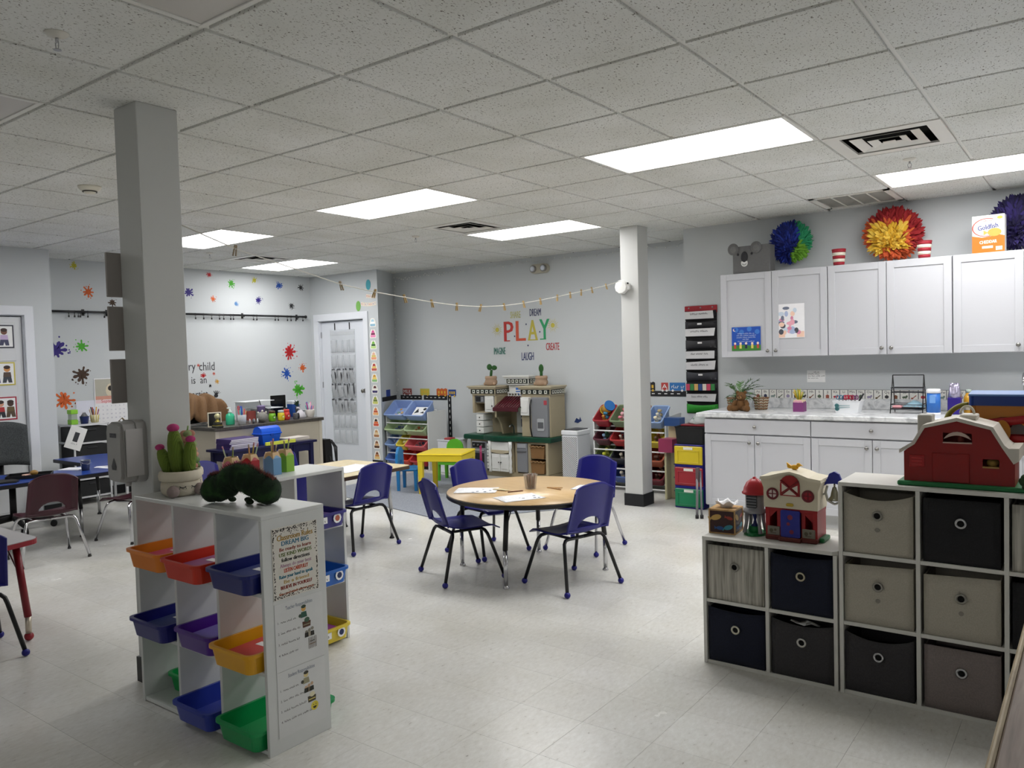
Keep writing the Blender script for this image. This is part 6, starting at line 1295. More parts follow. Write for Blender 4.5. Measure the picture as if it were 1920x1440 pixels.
# facade as a ring of panels round the openings
def gam(x): 
    ax_=abs(x); pts=[(0,.262),(.118,.232),(.155,.165),(.19,.135)]
    for (xa,za),(xb,zb) in zip(pts,pts[1:]):
        if ax_<=xb: return za+(zb-za)*(ax_-xa)/(xb-xa)
    return .135
xs=[-.19,-.155,-.135,-.118,-.105,-.05,-.025,0,.025,.05,.085,.118,.14,.155,.19]; holes=[(-.05,.05,.175,.215),(.085,.14,.085,.118)]
b=B()
for xa,xb in zip(xs,xs[1:]):
    zc=[.018]+[z for h_ in holes if xa>=h_[0]-1e-6 and xb<=h_[1]+1e-6 for z in (h_[2],h_[3])]; n_=len(zc)
    if n_==1: b.ext([(xa,.018),(xb,.018),(xb,gam(xb)),(xa,gam(xa))],'xz',y0,y0+.01)
    else: b.ext([(xa,.018),(xb,.018),(xb,zc[1]),(xa,zc[1])],'xz',y0,y0+.01); b.ext([(xa,zc[2]),(xb,zc[2]),(xb,gam(xb)),(xa,gam(xa))],'xz',y0,y0+.01)
b.box(-hw,-hw+.008,y0+.01,.09,.018,.135); b.box(hw-.008,hw,y0+.01,.09,.018,.135); b.obj('walls', rd2, t)
b=B(); b.box(-.088,.042,y0-.005,y0,.02,.135,.003); o=b.obj('barn_door', rd2, t); b=B(); b.box(-.045,.0,y0-.009,y0-.004,.128,.132,.001); b.obj('door_rail', rd2, o)
b=B(); b.ext(arc(0,.168,.052,.45,PI-.45,8)+[(-.03+.01*q,.199+.007*math.sin(PI*q/6)) for q in range(7)],'xz',y0-.006,y0+.002); b.obj('loft_lintel', M('#c9b0a4',.4), t); b=B(); b.box(-.05,.05,y0-.003,y0+.02,.174,.178); b.obj('loft_sill', M('#c9a8a0',.4), t)
b=B(); b.box(-.17,-.115,y0-.004,y0,.075,.122,.003); o=b.obj('shutter', M('#a01a1c',.25), t)
for k in range(3): b=B(); b.box(-.162,-.123,y0-.007,y0-.003,.082+.013*k,.088+.013*k,.001); b.obj('shutter_slat', M('#b52a2c',.22), o)
b=B(); b.box(.085,.14,y0-.004,y0+.02,.084,.089); b.obj('window_sill', M('#a8814a',.5), t)
b=B(); b.box(-hw+.01,hw-.01,.02,.03,.03,.16); b.box(-.1,.1,.02,.03,.16,.215); b.obj('inner_wall', M('#8a1a18',.45), t)
b=B(); b.sph((.005,-.05,.187),.013,.013,.02); b.obj('inside_horse', M('#a05048',.5), t)
b=B(); b.sph((.115,-.06,.1),.022,.03,.018); b.obj('inside_hay', M('#b0904a',.8,var=.3,scale=60), t)
RO=[(-.205,.127),(-.205,.143),(-.158,.175),(-.121,.243),(0,.276),(.121,.243),(.158,.175),(.172,.163),(.205,.165),(.205,.118),(.187,.105),(.150,.165),(.113,.232),(0,.262),(-.113,.232),(-.15,.165)]
b=B(); b.ext([RO[i] for i in (0,1,2,15)],'xz',y0-.014,.1); b.ext([RO[i] for i in (15,2,3,14)],'xz',y0-.014,.1); b.ext([RO[i] for i in (14,3,4,13)],'xz',y0-.014,.1); b.ext([RO[i] for i in (13,4,5,12)],'xz',y0-.014,.1); b.ext([RO[i] for i in (12,5,6,11)],'xz',y0-.014,.1); b.ext([RO[i] for i in (11,6,7,8,9,10)],'xz',y0-.014,.1); b.obj('roof', wr, t)
b=B(); b.box(.0,.06,-.05,.04,.262,.283,.004); b.obj('cupola_base', wr, t); b=B(); b.box(-.158,-.105,-.0,.08,.165,.275,.004); b.obj('roof_block', M('#a5a29a',.45), t)
b=B(); b.tube([(.022+.024*math.cos(a),-.0,.283+.03*math.sin(a)) for a in [PI*k/10 for k in range(11)]],.005,6); b.obj('carry_handle', M('#bfb8a6',.4), t)
b=B(); b.box(-.2,-.19,-.02,.05,.05,.125,.003); b.obj('side_door', M('#c98a1c',.4), t)
# ramp garage behind
og=M('#b9741c',.4,var=.05,name='orange_plastic'); bl=M('#12327a',.3,var=.04); ol=M('#7a741f',.4)
t=thing('ramp_tower','red, orange and blue toy ramp tower behind the big red barn','toy ramp',(-.36,3.72+.05,HZ)) if False else thing('ramp_tower','red, orange and blue toy ramp tower behind the big red barn','toy ramp',(-.325,3.86,.75))
b=B(); b.ext(rrect(-.12,.6,-.10,.2,.02,3),'xy',.45,.49); b.obj('blue_deck', bl, t); b=B(); b.ext([(-.12,-.1),(.58,-.1),(.6,.2),(-.14,.2)],'xy',.49,.497); b.obj('deck_rim', M('#5f86c0',.3), t)
for (x0,x1) in ((-.115,-.095),(.105,.125),(.55,.575)): b=B(); b.box(x0,x1,-.09,.18,.0,.45,.003); b.obj('post', og, t)
P_=[(-.095,.45),(.105,.45),(.105,.33)]+[(x,.35+.055*math.sin(PI*(x+.085)/.18)) for x in [.095-.02*k for k in range(10)]]+[(-.095,.33)]
b=B(); b.ext(P_,'xz',-.09,-.075); b.obj('arch_panel', og, t)
b=B(); b.box(-.09,.1,-.02,-.01,.3,.44); o=b.obj('picture_panel', M('#b9bdbb',.5,var=.15,scale=25), t); b=B(); b.T=frame((.01,-.021,.37),(1,0,0),(0,0,1)); b.disc(0,0,.02,.0005,10); b.disc(.05,.01,.012,.0005,8); b.obj('print', M('#8a3440',.5), o)
def ramp_(P0,P1,wd,name,m_):
    a=Vector(P0); c=Vector(P1); n=10; b=B(); rows_=[]
    for i in range(n+1):
        f=i/n; p=a+(c-a)*f-Vector((0,0,.03*math.sin(PI*f))); rows_.append([(p.x,p.y-wd/2,p.z+.03),(p.x,p.y-wd/2,p.z),(p.x,p.y,p.z-.004),(p.x,p.y+wd/2,p.z),(p.x,p.y+wd/2,p.z+.03)])
    b.sheet(rows_,.005); return b.obj(name,m_,t)
rred=M('#a3151b',.3,var=.04); ramp_((-.1,-.07,.36),(.5,-.07,.52),.06,'ramp',rred); ramp_((.0,-.075,.30),(.5,-.075,.40),.06,'ramp',rred); ramp_((.12,-.075,.2),(.52,-.075,.08),.06,'ramp',rred)
b=B(); b.T=frame((.0,-.108,.345),(1,0,0),(0,0,1)); b.lathe([(0,0),(.03,0),(.03,.008),(0,.008)],22,sy=1.6); b.obj('orange_disc', og, t)
b=B(); b.tube([(-.21,-.05,.25)]+[(-.125+.085*math.cos(a),-.05,.365+.085*math.sin(a)) for a in [PI-.5*PI*k/10 for k in range(11)]],.011,8); b.obj('olive_hoop', ol, t)
b=B(); b.box(.15,.55,-.07,.16,.0,.28,.006); b.obj('orange_block', og, t); b=B(); b.box(.14,.56,-.09,.17,.285,.31,.004); b.obj('white_shelf', wr, t)
b=B(); b.box(-.12,.6,-.11,.2,-.0,.02,.004); b.obj('base', M('#8a6a1c',.4), t)
# stool carrying it, hidden behind the shelf
t=thing('low_cabinet','low white cupboard behind the tall cube shelf carrying the ramp tower','cabinet',(-.1,3.86,0)); b=B(); b.box(-.38,.42,-.115,.27,.06,.749,.004); b.obj('carcass', cabm, t); b=B(); b.box(-.37,.41,-.1,.26,0,.06); b.obj('plinth', kb, t)
t=thing('toy_bush','small green toy bush at the right end of the tall cube shelf','toy bush',(-.215,3.475,HZ)); b=B(); rr=random.Random(3); 
for k in range(9): b.sph((rr.uniform(-.02,.03),rr.uniform(-.014,.014),.015+.02*rr.random()+.012*(k%3)),.016,.016,.015,8,6)
b.obj('leaves', M('#2f4a2a',.7,var=.3,scale=40), t)
# ================================================================ COUNTER ITEMS
CZ=.9105
def basket(label,x,y,s=1):
    t=thing('wicker_basket',label,'basket',(x,y,CZ),0,'slatted baskets on the counter'); w1=M('#7d5a3c',.6,var=.15,scale=40); w2=M('#d8cfb8',.6,var=.05)
    b=B(); b.lathe([(.0,0),(.048*s,0),(.048*s,.004)],16); b.obj('base', w1, t)
    b=B()
    for k in range(18): a=2*PI*k/18; c,q=math.cos(a),math.sin(a); b.tube([(.048*s*c,.048*s*q,.002),(.066*s*c,.066*s*q,.105)],.006,5)
    b.obj('upright_slats', w2, t)
    for k,z in enumerate((.012,.035,.058,.082,.104)): b=B(); r=.0535*s+.018*s*z/.105; b.tube([(r*math.cos(a),r*math.sin(a),z+.003*math.sin(9*a)) for a in [2*PI*q/36 for q in range(37)]],.006,6,caps=False); b.obj('woven_band', w1, t)
    return t
basket('left slatted basket holding the fern, behind the teddy bear',-2.635,6.86); basket('right slatted basket beside the teddy bear',-2.415,6.90,.9)
t=thing('fern','feathery green plant rising from the left basket','plant',(-2.60,6.865,CZ+.045)); rr=random.Random(11); fm_=M('#33552c',.7,var=.3,scale=40); fm2=M('#5a7d4a',.7,var=.25,scale=40)
b=B(); b.cyl((0,0,-.035),(0,0,.07),.03,.04,10); b.obj('root_ball', M('#4a3a28',.9), t)
for k in range(22):
    a=rr.uniform(0,2*PI); L=rr.uniform(.12,.24); up=rr.uniform(.5,1.4); b=B(); pts=[]
    for i in range(7): f=i/6; pts.append(Vector((math.cos(a)*L*f*.75+(.06*f if k%3==0 else 0),math.sin(a)*L*f*.45-.02*f,.06+L*up*f*.8-.1*f*f)))
    b.tube(pts,.0018,4)
    for i in range(1,7):
        d=(pts[i]-pts[i-1]).normalized(); s_=d.cross(Vector((0,0,1))); s_=s_.normalized() if s_.length>.01 else Vector((1,0,0))
        for sg in (-1,1):
            for q in (0,.5):
                p=pts[i]*(1-q)+pts[i-1]*q; e=p+s_*sg*rr.uniform(.022,.04)+d*.02+Vector((0,0,rr.uniform(-.012,.008))); w_=d*.006; b.add([p-w_,p+w_,e+w_*.8,e],[(0,1,2,3)])
    b.obj('frond', fm_ if k%2 else fm2, t)
t=thing('teddy_bear','brown teddy bear sitting between the two baskets','teddy bear',(-2.525,6.715,CZ)); bm_=M('#6b4a28',.95,var=.25,scale=50,bump=.8); bm2=M('#8d6a42',.95,var=.2,scale=50,bump=.6)
b=B(); b.sph((0,.01,.052),.05,.042,.052,16,12); b.obj('body', bm_, t)
b=B(); b.sph((0,0,.128),.043,.038,.04,16,12); h_=b.obj('head', bm_, t)
for s in (-1,1): b=B(); b.sph((s*.034,.006,.162),.015,.009,.015,10,8); b.obj('ear', bm_, h_); b=B(); b.sph((s*.016,-.036,.136),.0045,n=8,m=6); b.obj('eye', ink, h_)
b=B(); b.sph((0,-.036,.118),.018,.014,.014,12,8); b.obj('muzzle', bm2, h_); b=B(); b.sph((0,-.05,.124),.006,.004,.0045,8,6); b.obj('nose', ink, h_)
for s in (-1,1):
    b=B(); b.tube([(s*.038,0,.085),(s*.06,-.02,.06),(s*.062,-.035,.045)],[.02,.019,.016],10); b.sph((s*.062,-.035,.045),.017); b.obj('arm', bm_, t)
    b=B(); b.tube([(s*.03,-.01,.026),(s*.06,-.05,.024),(s*.075,-.065,.026)],[.026,.024,.022],10); b.sph((s*.078,-.07,.028),.026,.018,.028,10,8); b.obj('leg', bm_, t)
b=B(); b.box(-.11,.11,-.07,.07,0,.003); tag(b.obj('paper_sheet', M('#e6e8ee',.6), None,(-2.70,6.60,CZ)),'white sheet lying on the counter in front of the left basket','paper')
t=thing('pencil_holder','purple pencil-shaped pot full of yellow pencils on the counter','pencil pot',(-2.05,6.80,CZ)); b=B(); b.box(-.041,.041,-.041,.041,0,.10,.003); b.obj('cream_body', M('#d9c6a4',.5), t)
b=B(); 
for k in range(4):
    b.T=Matrix.Rotation(k*PI/2,4,'Z'); b.ext([(-.0425,0),(.0425,0),(.0425,.075)]+[(.0425-.085*q/12,.075+.012*abs(math.sin(PI*q/6))) for q in range(1,12)]+[(-.0425,.075)],'xz',-.0435,-.041)
b.obj('purple_wrap', M('#7d3a72',.5), t); b=B(); b.ext([(-.038,0),(.038,0),(.03,.014),(.015,.02),(0,.014),(-.015,.02),(-.03,.014)],'xz',-.045,-.0435); b.T=Matrix(); o=b.obj('pink_tip', M('#d9a0b0',.5), t); o.location=(0,0,.078)
for k in range(16): a=rr.uniform(0,6.28); q=rr.uniform(.004,.028); b=B(); b.cyl((q*.6*math.cos(a),q*.6*math.sin(a),.1),(q*1.9*math.cos(a),q*1.4*math.sin(a),rr.uniform(.16,.20)),.004,n=6); b.obj('pencil', M(['#d1b32c','#c9a826','#b5951f','#8d9a3a'][k%4],.5), t)
t=thing('scissor_caddy','white plastic bin with printed scissors, holding coloured scissors','bin',(-1.66,6.80,CZ)); b=B(); b.lathe([(.09,0),(.11,.085),(.118,.1),(.112,.1),(.104,.085),(.086,.006)],4,ph=.5,smooth=False,sx=1.32,sy=.9); b.obj('bin_body', M('#e8eaed',.35), t)
b=B(); b.T=frame((-.03,-.075,.05),(1,0,0),(0,-.2,1)); b.lathe([(.012,0),(.016,.001),(.018,0)],12,(-.04,.01,0)); b.lathe([(.012,0),(.016,.001),(.018,0)],12,(-.04,-.016,0)); b.flat([(-.025,.006),(.06,.01),(.06,.013),(-.025,.012)],.001); b.flat([(-.025,-.012),(.06,-.004),(.06,-.001),(-.025,-.006)],.001); b.obj('scissor_print', M('#4a7f82',.5), t)
for k,(x,y,c) in enumerate(((-.07,0,'#5a7f96'),(-.045,.01,'#3d6a8a'),(-.015,-.01,'#b01f3a'),(.0,.015,'#c42848'),(.025,-.005,'#a81c34'),(.05,.01,'#7a2a6a'))):
    t2=thing('scissors',['steel blue','blue','crimson','bright red','dark red','plum'][k]+' handled scissors standing in the white caddy','scissors',(-1.66+x,6.80+y,CZ+.095),k*.6,'scissors in the white caddy'); b=B()
    for s in (-1,1): b.tube([(s*.013+.012*math.cos(a),0,.028+.017*math.sin(a)) for a in [2*PI*q/10 for q in range(11)]],.0042,6,caps=False)
    b.obj('handles', M(c,.4), t2); b=B(); b.box(-.006,.006,-.002,.002,-.075,.014); b.obj('blades', steel, t2)
t=thing('marker','dark marker sticking out of the right end of the scissors caddy','marker',(-1.585,6.80,CZ+.08)); b=B(); b.cyl((0,0,0),(.045,-.01,.075),.007,n=8); b.obj('barrel', ink, t)
# two-tier wire rack
t=thing('wire_rack','black two-tier wire rack with blue cloth on the counter','rack',(-1.225,6.86,CZ+.0015)); x0,x1,y0,y1=-.115,.115,-.09,.09
b=B()
for x in (x0,x1):
    for y in (y0,y1): b.tube([(x,y,0),(x*.97,y*.3,.215),(x*.97,0,.30)],.004,6)
b.tube([(x0*.97,0,.30),(x1*.97,0,.30)],.004,6); b.obj('frame', black_metal, t)
for z in (.035,.165):
    b=B(); k=(.0 if z<.1 else .3)
    for zz in (0,.035):
        for q in ((x0,y0,x1,y0),(x0,y1,x1,y1),(x0,y0,x0,y1),(x1,y0,x1,y1)): b.cyl((q[0]*.98,q[1]*(1-k),z+zz),(q[2]*.98,q[3]*(1-k),z+zz),.0035,n=6)
    for q in range(9): y=(y0+(y1-y0)*q/8)*(1-k); b.cyl((x0*.97,y,z),(x1*.97,y,z),.002,n=5)
    b.obj('wire_tray', M('#35353a',.35,.6), t)
b=B(); b.sheet([[(-.05+.14*i/7,-.06+.11*j/6,.012+.045*math.sin(PI*i/7)*math.sin(PI*j/6)+.006*math.sin(i*3+j*2)) for j in range(7)] for i in range(8)],.002); tag(b.obj('cloth', M('#8fb0c0',.8,var=.1), None,(-1.20,6.86,CZ+.042)),'pale blue cloth on the lower tier of the wire rack','cloth')
b=B(); b.box(-.035,.035,-.03,.03,0,.022,.008); tag(b.obj('eraser', M('#d99aa0',.6), None,(-1.30,6.84,CZ+.040)),'pink block on the lower tier of the wire rack','eraser')
t=thing('wipes_canister','blue canister with white lid beside the wire rack','canister',(-1.035,6.78,CZ)); b=B(); b.lathe([(.047,0),(.048,.002),(.048,.016)],24); b.obj('foot_band', white_l, t); b=B(); b.lathe([(.0475,.016),(.0475,.165)],24); b.obj('label', M('#2f6fc2',.35,var=.06), t); b=B(); b.lathe([(.05,.165),(.05,.19),(.044,.196),(0,.197)],24); b.obj('lid', white_l, t); b=B(); b.T=frame((0,-.0485,.12),(1,0,0),(0,0,1)); b.rect(-.02,.02,-.03,.03,.001); b.obj('label_panel', M('#6f9fdc',.4), t)
t=thing('lavender_pack','purple box with silver lavender-print film on the counter','box',(-.90,6.84,CZ)); b=B(); b.box(-.045,.045,-.035,.035,0,.13,.004); b.obj('carton', M('#2c1a7a',.35,var=.1), t); b=B(); b.sheet([[(.045*math.cos(a)*(1-.12*j)*(1+.1*math.sin(4*a)),.034*math.sin(a)*(1-.25*j),.13+.035*j+.006*math.sin(5*a+j)) for j in range(4)] for a in [2*PI*k/18 for k in range(19)]],.0012); b.obj('film_top', M('#a8a2b8',.2,.5,var=.4,scale=60), t)
t=thing('juice_bottle','amber bottle with pale cap behind the purple box','bottle',(-.815,6.92,CZ)); b=B(); b.lathe([(.03,0),(.036,.01),(.037,.1),(.034,.13),(.02,.155),(.017,.165)],18); b.obj('bottle', M('#c9962c',.15,var=.05), t); b=B(); b.lathe([(.019,.16),(.019,.185),(0,.187)],16); b.obj('cap', M('#a8b5ac',.4), t); b=B(); b.lathe([(.0375,.03),(.0375,.08)],18); b.obj('label', M('#cfc7b5',.5), t)
t=thing('glass_jar','small jar with black and white print beside the amber bottle','jar',(-.745,6.88,CZ)); b=B(); b.lathe([(.025,0),(.028,.01),(.028,.07),(.022,.08),(.022,.095),(0,.097)],16); b.obj('jar', M('#8d8f92',.2,var=.4,scale=60), t)
t=thing('faucet','chrome gooseneck faucet above the ramp toy','faucet',(-.46,7.02,CZ)); b=B(); b.lathe([(.03,0),(.028,.012),(.018,.02),(.018,.1),(.014,.11)],16); b.obj('base', chrome, t); b=B(); b.tube([(0,0,.1),(0,0,.22),(0,-.01,.27),(0,-.05,.30),(0,-.09,.29),(0,-.11,.25),(0,-.112,.22)],[.012,.012,.012,.012,.012,.012,.013],12); b.obj('spout', chrome, t); b=B(); b.tube([(.02,0,.06),(.06,0,.085)],.006,8); b.obj('lever', chrome, t)
# ================================================================ ON TOP OF THE WALL CABINETS
UZ=2.1205
t=thing('koala_bin','grey felt storage box with a koala face on top of the first wall cabinet','storage box',(-2.465,6.915,UZ),R(0)); fg=M('#6a6a6a',.95,var=.12,scale=50,bump=.3); fg2=M('#757575',.95,var=.2,scale=70,bump=.6)
b=B()
for q in ((-.165,.165,-.065,-.058),(-.165,.165,.058,.065),(-.165,-.158,-.058,.058),(.158,.165,-.058,.058)): b.box(*q,0,.235,.002)
b.box(-.158,.158,-.058,.058,0,.006); b.obj('felt_box', fg, t)
for s,x in ((-1,-.16),(1,.045)): b=B(); b.sph((x,-.068,.215),.05,.016,.052,16,10); o=b.obj('ear', fg, t); b=B(); b.sph((x+.006,-.079,.212),.032,.01,.034,12,8); b.obj('inner_ear', fg2, o)
b=B(); b.sph((-.06,-.067,.14),.031,.012,.048,14,10); b.obj('nose', ink, t)
for x in (-.118,.005): b=B(); b.sph((x,-.066,.165),.010,.005,.011,10,8); b.obj('eye', ink, t)
b=B(); b.T=frame((-.06,-.0665,.085),(1,0,0),(0,0,1)); b.ext([(-.026,.018),(.026,.018)]+[(.03*math.cos(a),.0+.03*math.sin(a)) for a in [-PI*k/10 for k in range(11)]],'xy',0,.004); b.obj('muzzle', M('#d9d9d6',.8), t); b=B(); b.tube([(-.06+.017*math.cos(a),-.072,.082+.012*math.sin(a)) for a in [PI+PI*k/8 for k in range(9)]],.002,5); b.obj('smile', ink, t)
def pompom(label,loc,r,cols,seed,flat=.75,split=None):
    t=thing('pompom',label,'paper pompom',loc,0,'tissue paper pompoms'); rr=random.Random(seed); bs=[B() for _ in cols]
    N=950
    for k in range(N):
        z=1-2*(k+.5)/N; a=k*2.39996; s=math.sqrt(1-z*z); d=Vector((s*math.cos(a),s*math.sin(a),z))
        i=split(d) if split else rr.randrange(len(cols)); 
        u=d.cross(Vector((.3,.5,.8))).normalized(); v=d.cross(u); th=rr.uniform(0,6.28); e1=u*math.cos(th)+v*math.sin(th); e2=d.cross(e1)
        R0=r*rr.uniform(.42,.55); R1=r*rr.uniform(.80,1.08); w_=r*rr.uniform(.055,.10); P=[]
        for q in range(4):
            f=q/3; c=d*(R0+(R1-R0)*f); cur=e2*(.14*r*math.sin(f*3.4+th)); ww=w_*(.5+.7*f)*(1 if q<3 else .55)
            P.append([c-e1*ww+cur-d*.03*r*f,c+cur*1.2+d*.05*r*f,c+e1*ww+cur-d*.03*r*f])
        V=[Vector((p.x,p.y*flat,p.z)) for row in P for p in row]; F=[]
        for q in range(3): F+=[(q*3,q*3+1,q*3+4,q*3+3),(q*3+1,q*3+2,q*3+5,q*3+4)]
        bs[i].add(V,F)
    core=B(); core.sph((0,0,0),r*.6,r*.6*flat,r*.6,16,10); core.obj('core', cols[-1], t)
    for k,(bb,c) in enumerate(zip(bs,cols)):
        if bb.v: stuff(bb.obj('petals', c, t))
    return t
tp=lambda c:M(c,.8,var=.18,scale=25)
pompom('blue and green tissue pompom on the wall behind the koala box',(-2.19,7.075,2.375),.18,[tp('#16226e'),tp('#23389a'),tp('#2f9a6a'),tp('#7ab53a')],1,.48,lambda d: (2 if d.x+.4*d.z>.72 else 3 if d.x-.6*d.z>.62 else (0 if (d.x*7)%1<.5 else 1)))
pompom('yellow and red tissue pompom on the wall over the second wall cabinet',(-1.365,7.065,2.355),.215,[tp('#d9a92c'),tp('#e6c04a'),tp('#c9572c'),tp('#9a1f24')],2,.48,lambda d: (3 if d.z>.55 or d.x>.75 else 2 if d.z>.4 or d.x>.6 or d.z<-.72 or d.x<-.85 else (0 if (d.z*9)%1<.5 else 1)))
pompom('dark purple tissue pompom cut by the right edge, behind the cracker box',(-.50,7.07,2.345),.20,[tp('#221a4a'),tp('#2f2462'),tp('#1a1438')],3,.48)
def striped(label,x):
    t=thing('striped_cup',label,'paper cup',(x,6.90,UZ),0,'red and white striped cups'); prof=[(.042,0),(.0445,.026),(.047,.052),(.0495,.078),(.052,.104),(.0545,.130)]
    for k in range(5): b=B(); (r0,z0),(r1,z1)=prof[k],prof[k+1]; b.lathe([(r0,z0),(r1,z1)]+([(r1-.003,z1),(r0-.003,z0+.003)] if k==4 else []),22); b.obj('stripe', M('#9c2030' if k%2==0 else '#e4dccb',.5), t)
    b=B(); b.lathe([(.055,.126),(.057,.130),(.055,.134),(.052,.130)],22); b.obj('rim', M('#9c2030',.5), t)
striped('red and white striped paper cup left of the yellow pompom',-1.745); striped('red and white striped paper cup right of the yellow pompom',-1.11)
t=thing('cracker_box','white and orange cracker carton on top of the third wall cabinet','box',(-.675,6.90,UZ),R(-3)); b=B(); b.box(-.105,.105,-.04,.04,0,.275,.002); b.obj('carton', M('#e7e7e3',.45), t)
b=B(); b.T=frame((0,-.0405,0),(1,0,0),(0,0,1)); b.flat([(-.105,0),(.105,0),(.105,.115),(.06,.13),(.02,.118),(-.04,.112),(-.105,.128)],.0006,0); b.flat([(.04+.045*math.cos(a),.145+.03*math.sin(a)) for a in [2*PI*k/16 for k in range(16)]],.0009,1); b.flat([(-.0,.145),(-.03,.165),(-.03,.128)],.0009,1)
ring=[(.095*math.cos(a)*1.0-.01,.185+.068*math.sin(a)) for a in [PI*.35+1.3*PI*k/16 for k in range(17)]]
for (xa,ya),(xb,yb) in zip(ring,ring[1:]): b.flat([(xa,ya),(xb,yb),(xb*.93,.185+(yb-.185)*.93),(xa*.93,.185+(ya-.185)*.93)],.0007,2)
b.obj('printed_panels',[M('#e0701c',.45),M('#e8a24a',.45),M('#d9432c',.45),M('#2c3a86',.45),M('#ecdfcb',.45)],t)
b=B(); b.T=frame((0,-.0405,0),(1,0,0),(0,0,1)); b.textw('Goldfish',.05,.13,0,.172,.0012,3,rot=.12,bold=.001); b.obj('brand_lettering',[M('#e0701c',.45),M('#e8a24a',.45),M('#d9432c',.45),M('#2c3a86',.45),M('#ecdfcb',.45)],t)
b=B(); b.T=frame((0,-.0405,0),(1,0,0),(0,0,1)); b.textw('CHEDDAR',.034,.11,0,.066,.0012,4,rot=.03,bold=.0015); b.obj('flavour_lettering',[M('#e0701c',.45),M('#e8a24a',.45),M('#d9432c',.45),M('#2c3a86',.45),M('#ecdfcb',.45)],t)
b=B(); b.T=frame((0,-.0405,0),(1,0,0),(0,0,1)); b.scrawl(-.03,.228,.06,.012,.0012,2,1); b.rect(-.04,.03,.03,.048,.001,4); b.rect(.048,.09,.012,.04,.001,4); b.scrawl(.052,.02,.035,.012,.0013,0,4); b.disc(.075,.25,.018,.0009,12,5,.011)
b.obj('small_print',[M('#e0701c',.45),M('#e8a24a',.45),M('#d9432c',.45),M('#2c3a86',.45),M('#ecdfcb',.45),M('#d9d04a',.45)],t)
# ================================================================ POCKET CHART
t=thing('pocket_chart','tall hanging pocket chart with red header and black mesh pockets left of the cabinets','pocket chart',(-3.075,YC-.002,.84)); W2=.158
b=B(); b.box(-W2,W2,-.006,0,.0,1.0,.002); b.obj('backing', M('#131315',.7), t); b=B(); b.box(-W2-.006,W2+.006,-.012,-.0005,.965,1.035,.003); o=b.obj('header', M('#a3202c',.5), t)
for x in (-.12,0,.12): b=B(); b.T=frame((x,-.012,1.015),(1,0,0),(0,0,1)); b.lathe([(.008,0),(.007,.004),(0,.005)],10); b.obj('header_rivet', steel, o)
PK=[('#dadada','sheet',.90),('#2b2b2f','mesh',.80),('#ececee','sheet',.735),('#3a3a3e','mesh',.62),('#e2e2e4','sheet',.52),('#dddde0','sheet',.415),('#3a3b42','mesh',.315),('#7d6a5a','picture',.21),('#d5d6d8','sheet',.11),('#2f9a2f','mesh',.005)]
for k,(c,kd,z) in enumerate(PK):
    h=.088; b=B(); P=[[(-W2+2*W2*i/8,-.012-.03*math.sin(PI*i/8)*(j/2)**.8-.004*k%.003,z+h*j/2-(.012*math.sin(PI*i/8) if j==2 else 0)) for j in range(3)] for i in range(9)]; b.sheet(P,.002)
    p=b.obj('pocket', M('#2b2b30' if kd!='mesh' else c,.6,var=.15,scale=40) if kd!='sheet' else M('#1f1f22',.6,alpha=1), t)
    if kd=='sheet':
        b=B(); b.add([(-W2+.01,-.044,z+.01),(W2-.015,-.044,z+.008),(W2-.02+.01*(k%3),-.05,z+.082+.012*(k%2)),(-W2+.012,-.05,z+.08)],[(0,1,2,3)]); b.obj('paper_sheets', M(c,.6), p)
        b=B(); b.T=frame((0,-.0515,z+.05),(1,0,0),(0,0,1)); b.scrawl(-.09,-.002,.17,.02,0,None,k); b.obj('print', M('#55575e',.6), p)
    elif kd=='picture':
        b=B(); b.T=frame((0,-.046,z+.045),(1,0,0),(0,0,1)); 
        for q in range(7): b.rect(-W2+.01+.042*q,-W2+.048+.042*q,-.03,.032,0,q%5)
        b.obj('paper_sheets',[M('#c94a6a',.6),M('#3a8a4a',.6),M('#d9b06a',.6),M('#2f4f8a',.6),M('#e6dcd0',.6)],p)
    else:
        b=B(); b.T=frame((0,-.045,z+.06),(1,0,0),(0,0,1)); b.rect(-.022,.022,-.008,.008); b.obj('name_label', paper, p) if k!=9 else None
# ================================================================ CLOTHESLINE
pts=[(2.035,2.10),(2.32,2.02),(3.01,1.885),(3.28,1.855),(3.54,1.835),(3.8,1.815),(4.06,1.803),(4.33,1.803),(4.62,1.82),(4.88,1.848),(5.12,1.88),(5.38,1.918),(5.59,1.95),(5.78,1.98),(5.97,2.01),(6.24,2.055),(6.54,2.115)]
lx=lambda y:-3.39-.2*(y-2.035)/4.5
line=[(lx(y),y,z) for y,z in pts]
b=B(); b.tube(line,.0032,6); tag(b.obj('clothesline', M('#e4e2da',.6), None),'white cord strung from the near column to the far column','cord')
wdp=M('#b59a68',.6,var=.1,scale=40)
names=['far left, beside the near column','left, against the white door wall','under the teal balloon','first over the back wall','second over the back wall','third over the back wall','fourth over the back wall','pale, over the word SHARE','over the word DREAM','just right of the word DREAM','halfway up to the far column','fourth from the far column','third from the far column','second from the far column','nearest the far column']
